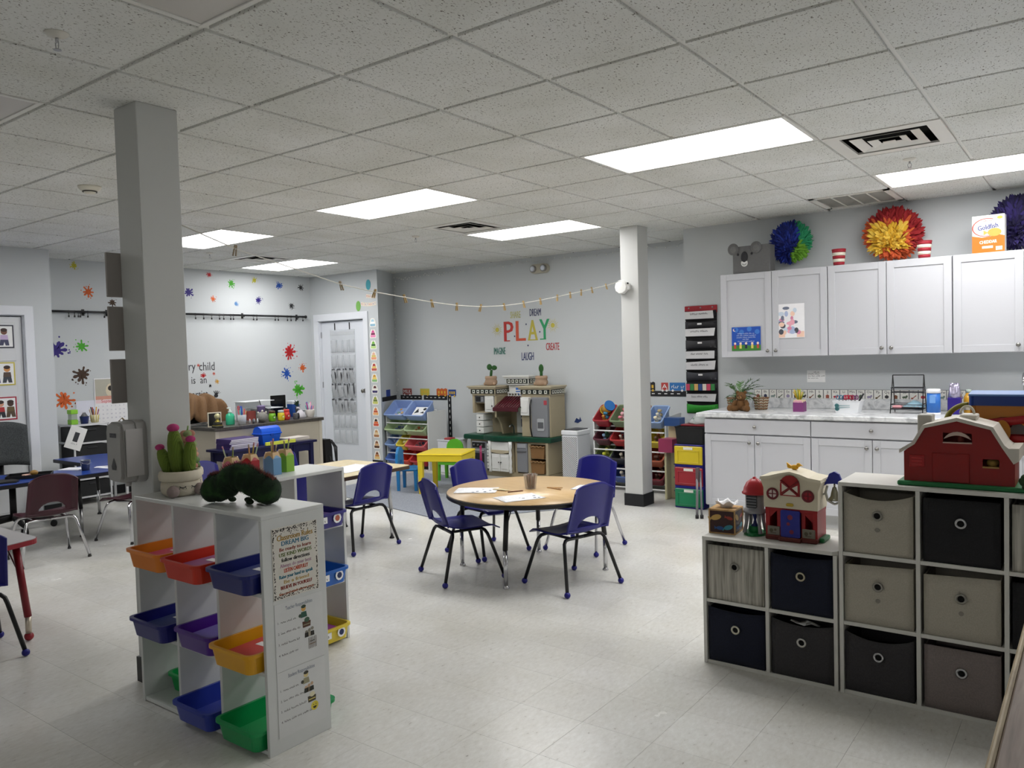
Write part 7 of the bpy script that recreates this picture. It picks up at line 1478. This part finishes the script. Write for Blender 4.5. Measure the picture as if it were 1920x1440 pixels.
for k,((y,z),nm) in enumerate(zip(pts[1:-1],names)):
    t=thing('clothespin',f'wooden clothespin on the cord, {nm}','clothespin',(lx(y),y,z),R(90+random.Random(k).uniform(-30,30)),'clothespins on the cord',(R(random.Random(k).uniform(-25,25)),R(random.Random(k+40).uniform(-8,8)),R(90)))
    for s in (-1,1): b=B(); b.add([(s*.0015,-.004,.018),(s*.0015,.004,.018),(s*.006,.004,-.036),(s*.006,-.004,-.036),(s*.0065,-.004,.018),(s*.0065,.004,.018),(s*.010,.004,-.036),(s*.010,-.004,-.036)],[(0,1,2,3),(7,6,5,4),(0,4,5,1),(1,5,6,2),(2,6,7,3),(3,7,4,0)]); b.obj('prong', M('#9a8a72',.6) if k<2 else wdp, t)
    b=B(); b.cyl((0,-.005,.0),(0,.005,.0),.004,n=8); b.obj('spring', steel, t)
t=thing('reel_hook','white round cord reel mounted on the far column','cord reel',(-3.60,6.60,2.06)); b=B(); b.T=frame((-.0,-.003,0),(1,0,0),(0,0,1)); b.lathe([(.062,0),(.066,.01),(.066,.04),(.058,.05),(0,.052)],10,smooth=False); b.obj('housing', M('#e3e3e0',.35), t); b=B(); b.box(.05,.085,-.04,-.005,-.03,.03,.006); b.obj('cord_stop', M('#d5d5d2',.35), t); b=B(); b.sph((.072,-.043,.03),.009); b.obj('black_button', ink, t)
# ================================================================ TEACHER DESK
t=thing('teacher_desk','cream desk with dark grey top in front of the splat wall','desk',(-7.77,5.41,0)); dc=M('#b9b1a0',.5,var=.03); dt=mat_grain('dark_laminate',[(.3,'#3a3632'),(.7,'#55504a')],(4,30,4),.35,3)
b=B(); b.box(-.40,.40,-.72,.72,.745,.78,.004); b.obj('desktop', dt, t); b=B(); b.box(.355,.375,-.70,.70,.04,.744,.002); b.obj('modesty_panel', dc, t)
for y in (-.70,.67): b=B(); b.box(-.38,.354,y,y+.03,0,.744,.002); b.obj('side_panel', dc, t)
for y in (-.70,.66): b=B(); b.box(.3755,.381,y,y+.04,.0,.744); b.obj('corner_strip', M('#c7c0b0',.5), t)
DZ=.7805
t=thing('navy_bench','low navy wooden bench table in front of the teacher desk','bench',(-7.20,5.16,0)); nv=M('#14143f',.4,var=.05)
b=B(); b.box(-.17,.17,-.58,.58,.545,.57,.003); b.obj('bench_top', nv, t); b=B(); b.box(-.14,.14,-.53,-.50,.45,.545); b.box(-.14,.14,.50,.53,.45,.545); b.box(.12,.14,-.53,.53,.46,.545); b.box(-.14,-.12,-.53,.53,.46,.545); b.obj('apron', nv, t)
for x in (-.13,.13):
    for y in (-.52,.29,.52): b=B(); b.box(x-.022,x+.022,y-.022,y+.022,0,.545,.003); b.obj('leg', nv, t)
NZ=.5705
for k in range(6):
    t=thing('notebook',['bottom','second','third','fourth','fifth','topmost'][k]+' purple notebook of the stack on the navy bench','notebook',(-7.20+.004*(k%3),4.84,NZ+.0171*k),R(2*(k%3)-2),'stack of purple notebooks'); b=B(); b.box(-.12,.12,-.165,.165,.001,.0158); b.obj('pages', M('#dcd8e6',.7), t); b=B(); b.box(-.123,.123,-.17,.17,0,.0012); b.box(-.123,.123,-.17,.17,.0156,.0168); b.box(-.123,.123,-.171,-.169,0,.0168); b.obj('cover', M('#3c2a66',.5), t)
t=thing('chest_box','bright blue plastic chest with domed lid on the navy bench','storage chest',(-7.22,5.22,NZ)); bb_=M('#1659d6',.35,var=.03); b=B(); b.lathe([(.1,0),(.125,.10),(.13,.105)],4,ph=.5,smooth=False,sx=.9,sy=1.35); b.obj('chest_body', bb_, t)
b=B(); b.box(-.088,.088,-.132,.132,.104,.12,.004); b.ext([(.08*math.cos(a),.118+.075*math.sin(a)) for a in [PI*k/12 for k in range(13)]],'xz',-.122,.122); b.obj('domed_lid', bb_, t); b=B(); b.box(.086,.094,-.02,.02,.09,.115,.002); b.obj('latch', M('#0f45ad',.35), t)
t=thing('yellow_ruler','yellow ruler-like strip along the front edge of the navy bench','ruler',(-7.045,5.26,NZ)); b=B(); b.box(-.012,.012,-.19,.19,0,.035,.002); b.obj('strip', M('#c9cf4a',.5), t)
for k in range(3): b=B(); b.box(-.09,.09,-.15,.15,0,.0125,.001); tag(b.obj('paper_stack', M(['#b9b2a6','#d5ccc4','#cfc8c0'][k],.7), None,(-7.21,5.56,NZ+.0128*k),R(3*k)),['lower','middle','upper'][k]+' ream of pale papers at the right end of the navy bench','paper','paper reams on the navy bench')
# things on the desk
def put(name,label,cat,x,y,rz=0): return thing(name,label,cat,(x,y,DZ),rz)
t=put('framed_picture','black picture with cream frame standing at the left corner of the desk','picture frame',-7.52,4.79,R(75)); b=B(); 
for q in ((-.07,.07,0,.01),(-.07,.07,.145,.155)): b.box(q[0],q[1],-.008,.008,q[2],q[3])
b.box(-.07,-.062,-.008,.008,.01,.145); b.box(.062,.07,-.008,.008,.01,.145); b.obj('frame', M('#cfc8b4',.5), t); b=B(); b.box(-.062,.062,-.003,.004,.01,.145); b.obj('picture', M('#1b1c1e',.3), t); b=B(); b.box(-.01,.01,.004,.06,0,.01); b.obj('stand', M('#cfc8b4',.5), t)
t=put('trophy','small gold and black soccer trophy at the desk corner','trophy',-7.405,4.75,0); gold=M('#a89a4a',.25,.8); b=B(); b.box(-.04,.04,-.045,.045,0,.02,.003); b.box(-.032,.032,-.036,.036,.028,.055,.003); b.obj('plinth', M('#2c2c22',.4), t); b=B(); b.box(-.034,.034,-.038,.038,.02,.028); b.lathe([(.03,.055),(.028,.068),(.014,.076),(.02,.082),(.012,.09)],14); b.obj('gold_base', gold, t); b=B(); b.sph((0,0,.118),.031,.031,.031,16,12); b.obj('ball', M('#b9b58a',.3,.4,var=.4,scale=50), t)
t=put('soap_bottle','mint green pump bottle on the desk','bottle',-7.60,5.03); b=B(); b.lathe([(.046,0),(.05,.005),(.05,.09),(.042,.115),(.02,.125),(.018,.135)],20,sx=.8); b.obj('bottle', M('#3fbf92',.15,alpha=.9), t); b=B(); b.lathe([(.02,.13),(.02,.15),(.006,.152),(.006,.18)],14); b.box(-.007,.007,-.035,.008,.176,.188,.002); b.obj('pump', M('#d5e2dc',.35), t)
t=put('utensil_cup','white ribbed planter cup with scissors and a blue ruler','cup',-7.47,5.09); b=B(); n=20; b.lathe([(.034,0),(.044,.10),(.046,.105),(.042,.105),(.032,.006)],24); b.obj('cup', M('#dfe2e4',.4), t); b=B()
for k in range(20): a=2*PI*k/20; b.tube([(.035*math.cos(a),.035*math.sin(a),.002),(.0445*math.cos(a),.0445*math.sin(a),.098)],.002,4)
b.obj('ribs', M('#dfe2e4',.4), t)
for k,(dx,dy,c,L,w_) in enumerate(((-.01,.0,'#1d3f9a',.20,.014),(.02,.01,'#c4323a',.17,.006),(-.02,-.02,'#c4323a',.16,.005),(.01,-.02,'#5aa6a0',.18,.004),(.02,.025,'#c98f4a',.15,.004))): b=B(); b.tube([(dx*.5,dy*.5,.01),(dx*1.4,dy*1.4,L)],w_,6); b.obj('blue_ruler' if k==0 else 'pen', M(c,.45), t)
b=B(); b.tube([(-.03+.016*math.cos(a),-.02,.18+.02*math.sin(a)) for a in [2*PI*q/10 for q in range(11)]],.005,6); b.obj('scissor_loop', M('#c4323a',.4), t)
for k in range(4): b=B(); b.lathe([(.010,0),(.010,.03),(.006,.036),(.006,.05),(0,.052)],10); tag(b.obj('metal_bottle', M(['#c9c9cc','#55565a','#8d8f94','#d9dadc'][k],.3,.5), None,(-7.475+.02*(k%2),5.19+.028*k,DZ)),['silver','dark grey','mid grey','white'][k]+' little bottle in the cluster right of the white cup','bottle')
t=put('grey_gourd','round grey patterned pot with a little stalk on the desk','pot',-7.49,5.36); b=B(); b.sph((0,0,.058),.066,.066,.058,18,12); b.obj('body', M('#7f7d76',.5,var=.35,scale=60), t); b=B(); b.cyl((0,0,.112),(.01,0,.135),.014,.010,10); b.obj('stalk', M('#b9b4a4',.5), t); 
for s in (-1,1): b=B(); b.sph((s*.015,s*.04,.11),.012); b.obj('knob', M('#c9c5b8',.5), t)
def jar(label,x,y,c,lid,print_): 
    t=put('lidded_jar',label,'jar',x,y); t['group']='fruit jars on the desk'; b=B(); b.lathe([(.033,0),(.038,.006),(.04,.05),(.036,.085),(.03,.093)],20); b.obj('jar', M(c,.25,var=.06), t); b=B(); b.lathe([(.033,.09),(.034,.115),(.03,.118),(0,.118)],18); b.obj('lid', M(lid,.35), t); b=B(); b.T=frame((.0,-.0,.045),(0,1,0),(0,0,1)); b.disc(0,0,.024,.0405,14,0); b.disc(0,0,.010,.041,10,1); b.obj('fruit_print', [M(print_,.4),M('#e0e8c8',.4)], t)
jar('lime green jar with brown lid on the desk',-7.50,5.50,'#7dbb2f','#5a3a20','#5a9a1f'); jar('yellow jar with clear top on the desk',-7.48,5.605,'#e0cc3a','#b9c4c4','#d1b820'); jar('watermelon red jar on the desk',-7.52,5.71,'#d9423a','#d9423a','#c22f2f')
b=B(); b.lathe([(.03,0),(.036,.006),(.036,.07),(.033,.072),(.03,.01)],18); t=put('mug','black and white mug beside the red jar','mug',-7.46,5.80); b.obj('mug_body', M('#55565a',.3,var=.9,scale=30), t); b=B(); b.tube([(.035,0,.06),(.055,0,.055),(.055,0,.025),(.035,0,.015)],.005,6); b.obj('handle', ink, t)
t=put('ghost_figurine','white rounded figurine with curled tip on the desk','figurine',-7.55,5.93); b=B(); b.lathe([(.055,0),(.06,.02),(.055,.05),(.035,.075),(.018,.095),(.01,.105)],18); b.tube([(0,0,.095),(.0,-.02,.12),(.0,-.045,.125),(.0,-.05,.11)],[.014,.012,.009,.005],8); b.obj('figure_body', M('#d5d2d8',.4), t)
t=put('black_vase','round glossy black vase behind the white figurine','vase',-7.80,5.90); b=B(); b.lathe([(.03,0),(.05,.02),(.058,.055),(.05,.09),(.03,.11),(.032,.12),(.027,.12)],20); b.obj('vase_body', M('#17181a',.12), t)
t=put('plant_pot','small grey pot with a dark green sprig on the desk','plant',-7.66,5.98); b=B(); b.lathe([(.022,0),(.028,.12),(.03,.13),(.026,.13)],16); b.obj('pot', M('#4a4c4e',.4), t); b=B(); rr=random.Random(2)
for k in range(14): a=rr.uniform(0,6.3); e=(.045*math.cos(a),.045*math.sin(a),.13+rr.uniform(.02,.075)); b.add([(0,0,.125),(e[0]*.6-e[1]*.25,e[1]*.6+e[0]*.25,e[2]*.98),e,(e[0]*.6+e[1]*.25,e[1]*.6-e[0]*.25,e[2]*.96)],[(0,1,2,3)])
b.obj('leaves', M('#2f4a34',.6), t)
t=put('scalloped_pot','white scalloped pot holding coloured pens near the right end of the desk','pot',-7.56,6.08); n=18; b=B(); V=[]
for (q,z) in ((.7,0),(.95,.04),(1.0,.085),(.92,.09),(.85,.02)): V+=[(.05*q*(1+.10*abs(math.sin(k*PI/2)))*math.cos(2*PI*k/(2*n)),.05*q*(1+.10*abs(math.sin(k*PI/2)))*math.sin(2*PI*k/(2*n)),z) for k in range(2*n)]
m_=2*n; b.add(V,[(i*m_+k,i*m_+(k+1)%m_,(i+1)*m_+(k+1)%m_,(i+1)*m_+k) for i in range(4) for k in range(m_)],True); b.obj('pot_body', M('#d9d4cc',.5), t)
for k in range(12): a=rr.uniform(0,6.3); b=B(); b.cyl((.015*math.cos(a),.015*math.sin(a),.01),(.05*math.cos(a),.05*math.sin(a),.13+.05*rr.random()),.005,n=6); b.obj('pen', M(['#c9437a','#e08aa8','#2f5aa8','#3a9ab0','#d9dbe0','#5a2a6a'][k%6],.4), t)
t=put('wipes_box','blue and white wipes carton at the right end of the desk','box',-7.86,6.07); b=B(); b.box(-.055,.055,-.05,.05,0,.15,.003); b.obj('blue_carton', M('#2a56a8',.4,var=.05), t); b=B(); b.box(-.056,.056,-.051,.051,.15,.19,.003); b.obj('white_top', M('#dfe6ea',.4), t)
t=put('acrylic_organizer','clear acrylic letter organiser with white lids behind the jars','organizer',-7.92,5.62); cl=M('#cfd6d9',.1,alpha=.45); b=B()
for q in ((-.1,.1,-.24,-.236,0,.16),(-.1,.1,.1,.104,0,.16),(-.1,-.097,-.236,.1,0,.22),(-.1,.1,-.236,.1,0,.004)): b.box(*q)
b.obj('clear_case', cl, t); b=B(); b.box(-.11,.12,-.26,.14,.215,.222,.002); b.obj('white_lid', M('#e4e7ea',.35), t); b=B(); b.box(-.1,.15,-.1,.24,.125,.133,.002); b.obj('white_shelf', M('#dde1e4',.35), t); b=B(); b.box(.0,.09,-.2,-.1,.004,.11,.002); b.obj('red_notes', M('#a8554f',.6), t)
for k in range(3): b=B(); b.box(-.08,.1,-.05+.09*k,-.046+.09*k,.004,.124); b.obj('divider', cl, t)
t=put('tumbler','lidded purple tumbler with black straw on the desk','tumbler',-7.70,5.50); b=B(); b.lathe([(.034,0),(.036,.004),(.045,.15),(.047,.16)],20); b.obj('cup', M('#6a5a8a',.2,var=.15,alpha=.85), t); b=B(); b.lathe([(.048,.158),(.048,.17),(.03,.176),(0,.177)],20); b.obj('lid', M('#8a7aa8',.3), t); b=B(); b.cyl((0,0,.172),(-.012,-.012,.235),.005,n=8); b.obj('straw', ink, t); b=B(); b.tube([(.01,.046,.14),(.01,.08,.13),(.01,.08,.06),(.01,.045,.05)],.007,6); b.obj('handle', M('#3a3548',.4), t)
t=put('tablet','black tablet standing against the splat wall side of the desk','tablet',-8.02,5.98); b=B(); b.box(-.015,.0,-.11,.11,.01,.26,.006); o=b.obj('body', M('#0f1012',.2), t); b=B(); b.box(-.06,.03,-.06,.06,0,.01,.002); b.obj('stand', black_p, t)
t=put('wire_tray','flat black tray overhanging the right end of the desk','tray',-7.6,6.17,0); t.location=(-7.78,6.10,DZ); b=B(); b.box(-.06,.02,-.02,.08,.06,.066); b.cyl((-.02,.0,0),(-.02,.0,.06),.008,n=8); b.obj('tray', black_p, t)
t=put('paper_pile','loose white papers at the left end of the desk','paper',-7.80,4.84); b=B()
for k in range(4): b.sheet([[(-.12+.24*i/3+.012*k,-.09+.18*j/3-.01*k,.002+.004*k+.035*(i/3)*(k/3)) for j in range(4)] for i in range(4)],.001)
b.obj('sheets', paper, t)
# desk chair with coat
t=thing('desk_chair','black high-back desk chair behind the teacher desk, coat over it','chair',(-8.45,5.15,0)); b=B(); b.box(-.05,.05,-.24,.24,.55,1.02,.03); b.obj('backrest', black_p, t); b=B(); b.box(-.02,.42,-.24,.24,.44,.52,.03); b.obj('seat', black_p, t); b=B(); b.cyl((.2,0,.06),(.2,0,.44),.03); b.obj('column', black_p, t)
for k in range(5): a=2*PI*k/5; b=B(); b.tube([(.2,0,.09),(.2+.28*math.cos(a),.28*math.sin(a),.07)],[.025,.015],6); l=b.obj('base_arm', black_p, t); b=B(); b.sph((.2+.28*math.cos(a),.28*math.sin(a),.03),.03,.03,.03,10,8); b.obj('caster', black_p, l)
t=thing('coat','tan brown coat draped over the desk chair back','coat',(-8.45,5.15,1.03)); cm_=mat_fabric('tan_cloth','#75573a','#7f6144',160); b=B(); P=[]
for i in range(31):
    u=-1+2*i/30; row=[]
    for j in range(13):
        v=j/12; s=(v-.5)*2; hgt=.06-.05*u*u; drop=.34*abs(s)**1.6*(1+.25*math.sin(u*4)); x=(.03+.05*abs(s)+.075*math.tanh(abs(s)*3))*(1 if s>0 else -1)+.035*math.sin(u*13+s*2)+.012*math.sin(u*29+s*5)
        row.append((x,u*(.27+.05*abs(s)),hgt-drop+.022*math.sin(u*9+v*6)))
    P.append(row)
b.sheet(P,.012); b.obj('cloth', cm_, t)
# bag by the desk
t=thing('tote_bag','black tote bag with hanging straps standing at the right end of the desk','bag',(-7.53,6.24,0)); b=B(); b.lathe([(.09,0),(.11,.02),(.1,.40),(.085,.50),(.07,.5)],4,ph=.5,smooth=False,sx=1.3,sy=.75); b.obj('bag_body', M('#121214',.6,bump=.2), t)
for k in range(3): b=B(); b.tube([(.09,.03+.01*k,.49),(.105+.01*k,.075+.012*k,.40),(.11,.09+.01*k,.22),(.105,.05,.13+.05*k),(.10,0,.3)],.007,6); b.obj('strap', M('#1b1b1e',.5), t)
# ================================================================ LEFT CORNER: CART, BUCKETS, OFFICE CHAIR, TABLE ITEMS
t=thing('drawer_cart','black three-drawer cart with white frame in the corner of the splat wall','drawer cart',(-8.76,4.02,0)); wf=M('#cfd0d2',.4); w2,d2,hh=.18,.17,.85
b=B()
for y in (-w2,w2):
    for x in (-d2,d2): b.box(x-.008,x+.008,y-.008,y+.008,0,hh)
for z in (.08,.27,.46,.65,.84):
    b.box(d2-.006,d2+.008,-w2,w2,z-.008,z+.008); b.box(-d2,d2,-w2-.006,-w2+.006,z-.008,z+.008); b.box(-d2,d2,w2-.006,w2+.006,z-.008,z+.008)
b.box(-d2,d2,-w2,w2,hh-.012,hh); b.obj('frame', wf, t)
for k in range(4): b=B(); z=.092+.19*k; b.box(-d2+.01,d2-.001,-w2+.012,w2-.012,z,z+.155,.004); d=b.obj('drawer', M('#1a1b1d',.5,var=.1), t); b=B(); b.box(d2-.002,d2+.012,-.05,.05,z+.12,z+.132,.003); b.obj('drawer_pull', M('#2f3033',.4), d)
t=thing('green_container','lime green stacked container at the left end of the black cart','container',(-8.70,3.885,.8505)); b=B(); b.box(-.045,.045,-.035,.035,0,.05,.004); b.obj('lower_box', M('#86c23a',.4), t); b=B(); b.box(-.04,.04,-.03,.03,.05,.11,.002); b.obj('clear_middle', M('#b5c4b0',.15,alpha=.6), t); b=B(); b.box(-.046,.046,-.036,.036,.11,.155,.004); b.obj('lid', M('#8fd03a',.4), t)
t=thing('navy_bucket','navy pail holding black and white odds and ends on the black cart','bucket',(-8.67,3.99,.8505)); b=B(); b.lathe([(.035,0),(.046,.075),(.048,.078),(.044,.078),(.034,.005)],18); b.obj('pail', M('#1c2a66',.4), t); b=B(); b.sheet([[(.04*math.cos(a)*s,.04*math.sin(a)*s,.075+.05*(1-s)+.01*math.sin(4*a)) for a in [2*PI*k/10 for k in range(11)]] for s in (1,.6,.2)],.002); b.obj('contents', M('#6a6a6c',.5,var=.9,scale=25), t)
t=thing('pencil_cup','striped yellow and white cup of markers on the black cart','pencil pot',(-8.72,4.12,.8505)); b=B(); b.lathe([(.032,0),(.044,.085),(.041,.085),(.03,.006)],20); b.obj('cup', M('#d5cfae',.5), t); b=B()
for k in range(10): a=2*PI*k/10; b.tube([(.033*math.cos(a),.033*math.sin(a),.005),(.0445*math.cos(a),.0445*math.sin(a),.08)],.003,4)
b.obj('yellow_stripes', M('#c9b54a',.5), t)
for k in range(9): a=rr.uniform(0,6.3); b=B(); b.cyl((.012*math.cos(a),.012*math.sin(a),.01),(.04*math.cos(a),.045*math.sin(a),.13+.04*rr.random()),.006,n=6); b.obj('marker', M(['#b5372f','#d9a42c','#5a2f7a','#2f3a3a','#e0d6c0','#8d2f4a'][k%6],.4), t)
t=thing('paper_sign','white card label with black print hanging on the front of the black cart','sign',(-8.578,3.85,.715)); b=B(); b.T=Matrix.Rotation(R(-22),4,'X'); b.box(-.002,.004,-.085,.085,-.12,.12,.001); b.obj('card', M('#e6e6e4',.6), t); b=B(); b.T=Matrix.Rotation(R(-22),4,'X')@frame((.0045,0,.02),(0,0,1),(0,-1,0)); b.rect(-.06,.04,-.025,.025,0); b.obj('black_print', M('#35363a',.6), t); b=B(); b.T=Matrix.Rotation(R(-22),4,'X')@frame((.0045,0,-.07),(0,1,0),(0,0,1)); b.scrawl(-.03,0,.06,.02,0,None,3); b.obj('handwriting', M('#8a8a8c',.6), t)
t=thing('green_bucket','bright green pail with brown straps between the cart and the near column','bucket',(-8.55,4.42,.56)); b=B(); b.lathe([(.07,0),(.088,.2),(.092,.204),(.086,.204),(.068,.006)],24); b.obj('pail', M('#3fae3f',.35), t); b=B(); b.tube([(.08,-.02,.2),(.09,-.07,.26),(.06,-.12,.33),(.03,-.14,.3),(.06,-.06,.24),(.085,0,.17)],.009,6); b.obj('strap', M('#6d5f46',.7), t)
t=thing('side_stand','small white stand carrying the green pail','stand',(-8.60,4.42,0)); b=B(); b.box(-.15,.15,-.13,.13,.535,.559,.003); b.obj('top', wf, t)
for x in (-.13,.13):
    for y in (-.11,.11): b=B(); b.box(x-.012,x+.012,y-.012,y+.012,0,.535); b.obj('leg', wf, t)
t=thing('striped_box','red and white fabric box on the floor under the blue table end','box',(-8.3,4.55,0)); 
for k in range(4): b=B(); b.box(-.1,.1,-.14+.07*k,-.07+.07*k,.0,.26,.002); b.obj('stripe', M(['#d9d9d6','#b53a42','#dcdcda','#3a2f6a'][k],.7), t)
# office chair inside the horseshoe
t=thing('office_chair','grey fabric office chair inside the horseshoe table','office chair',(-7.86,2.96,0),facing(1,-.1)); gf=mat_fabric('grey_weave','#35383a','#484c4d',120)
b=B(); P=[[( -.215+.43*i/8,-.26-.05*(1-abs(-1+i/4)**2)*0+.04*(-1+i/4)**2-.03*j/7,.55+.40*j/7*(1-.06*abs(-1+i/4)**3)+.02*math.sin(PI*i/8)) for j in range(8)] for i in range(9)]; b.sheet(P,.06); b.obj('backrest', gf, t)
b=B(); b.ext(rrect(-.23,.23,-.2,.24,.09,5),'xy',.42,.49); b.obj('seat', gf, t); b=B(); b.tube([(0,-.30,.62),(0,-.30,.45),(0,-.15,.40)],.022,8); b.obj('back_bar', black_p, t); b=B(); b.cyl((0,0,.09),(0,0,.42),.028); b.obj('gas_column', black_p, t)
for k in range(5):
    a=2*PI*k/5+.3; b=B(); b.tube([(0,0,.12),(.15*math.cos(a),.15*math.sin(a),.105),(.31*math.cos(a),.31*math.sin(a),.075)],[.032,.026,.018],8); l=b.obj('base_arm', black_p, t); b=B()
    for s in (-1,1): b.cyl((.31*math.cos(a)-s*.008*math.sin(a),.31*math.sin(a)+s*.008*math.cos(a),.028),(.31*math.cos(a)-s*.024*math.sin(a),.31*math.sin(a)+s*.024*math.cos(a),.028),.028,n=14)
    b.obj('caster', M('#0f0f11',.4), l)
# on the blue table
BZ=.5655
t=thing('black_tray','black paper tray with small things on the blue table','tray',(-6.98,3.05-.0,BZ),R(20)) if False else thing('black_tray','flat black tray of small things on the blue table','tray',(-7.05,2.79,BZ),R(62)); b=B(); b.box(-.16,.16,-.11,.11,0,.006,.002); b.box(-.16,.16,-.11,-.104,.006,.028); b.box(-.16,.16,.104,.11,.006,.028); b.box(-.16,-.154,-.104,.104,.006,.028); b.box(.154,.16,-.104,.104,.006,.028); b.obj('tray_body', black_p, t)
t=thing('craft_bundle','brown and gold bundle with a pink note in the black tray','craft bundle',(-7.07,2.81,BZ+.0085)); b=B(); b.sph((.0,.02,.022),.035,.03,.022,10,8); b.obj('gold_bow', M('#8d6a2c',.5,var=.3,scale=40), t); b=B(); b.box(-.06,.0,-.05,.01,0,.012,.002); b.obj('pink_note', M('#d9b0a0',.6), t)
t=thing('black_folders','fanned black folders beside the tray on the blue table','folders',(-6.95,2.50,BZ),R(70))
for k in range(3): b=B(); b.T=Matrix.Rotation(.22*k,4,'Z'); b.box(-.14,.14,-.09,.09,.004*k,.004*k+.0035); b.obj('folder', M('#17171a',.4), t)
t=thing('metal_pail','small galvanised pail on the blue table','pail',(-7.03,3.225,BZ)); b=B(); b.lathe([(.03,0),(.04,.084),(.043,.088),(.039,.088),(.028,.005)],20); b.obj('pail', M('#7d8086',.35,.7,var=.15,scale=30), t); b=B(); b.tube([(.0,-.042,.08),(.035,-.035,.062),(.045,0,.055),(.035,.035,.062),(0,.042,.08)],.0016,5); b.obj('wire_handle', steel, t)
for k,(x,y,rz,w_,h_) in enumerate(((-7.19,3.20,.5,.2,.14),(-6.94,3.43,.3,.26,.10),(-6.86,2.34,.2,.2,.14),(-7.10,3.42,.9,.15,.1))): b=B(); b.box(-w_/2,w_/2,-h_/2,h_/2,0,.0015+.001*(k==0)*6); tag(b.obj('paper_sheet', M('#e9eaf0',.5), None,(x,y,BZ),rz),['white booklet left of the galvanised pail','long white sheet at the right of the galvanised pail','white sheet at the left edge of the blue table','pale sheet behind the galvanised pail'][k],'paper')
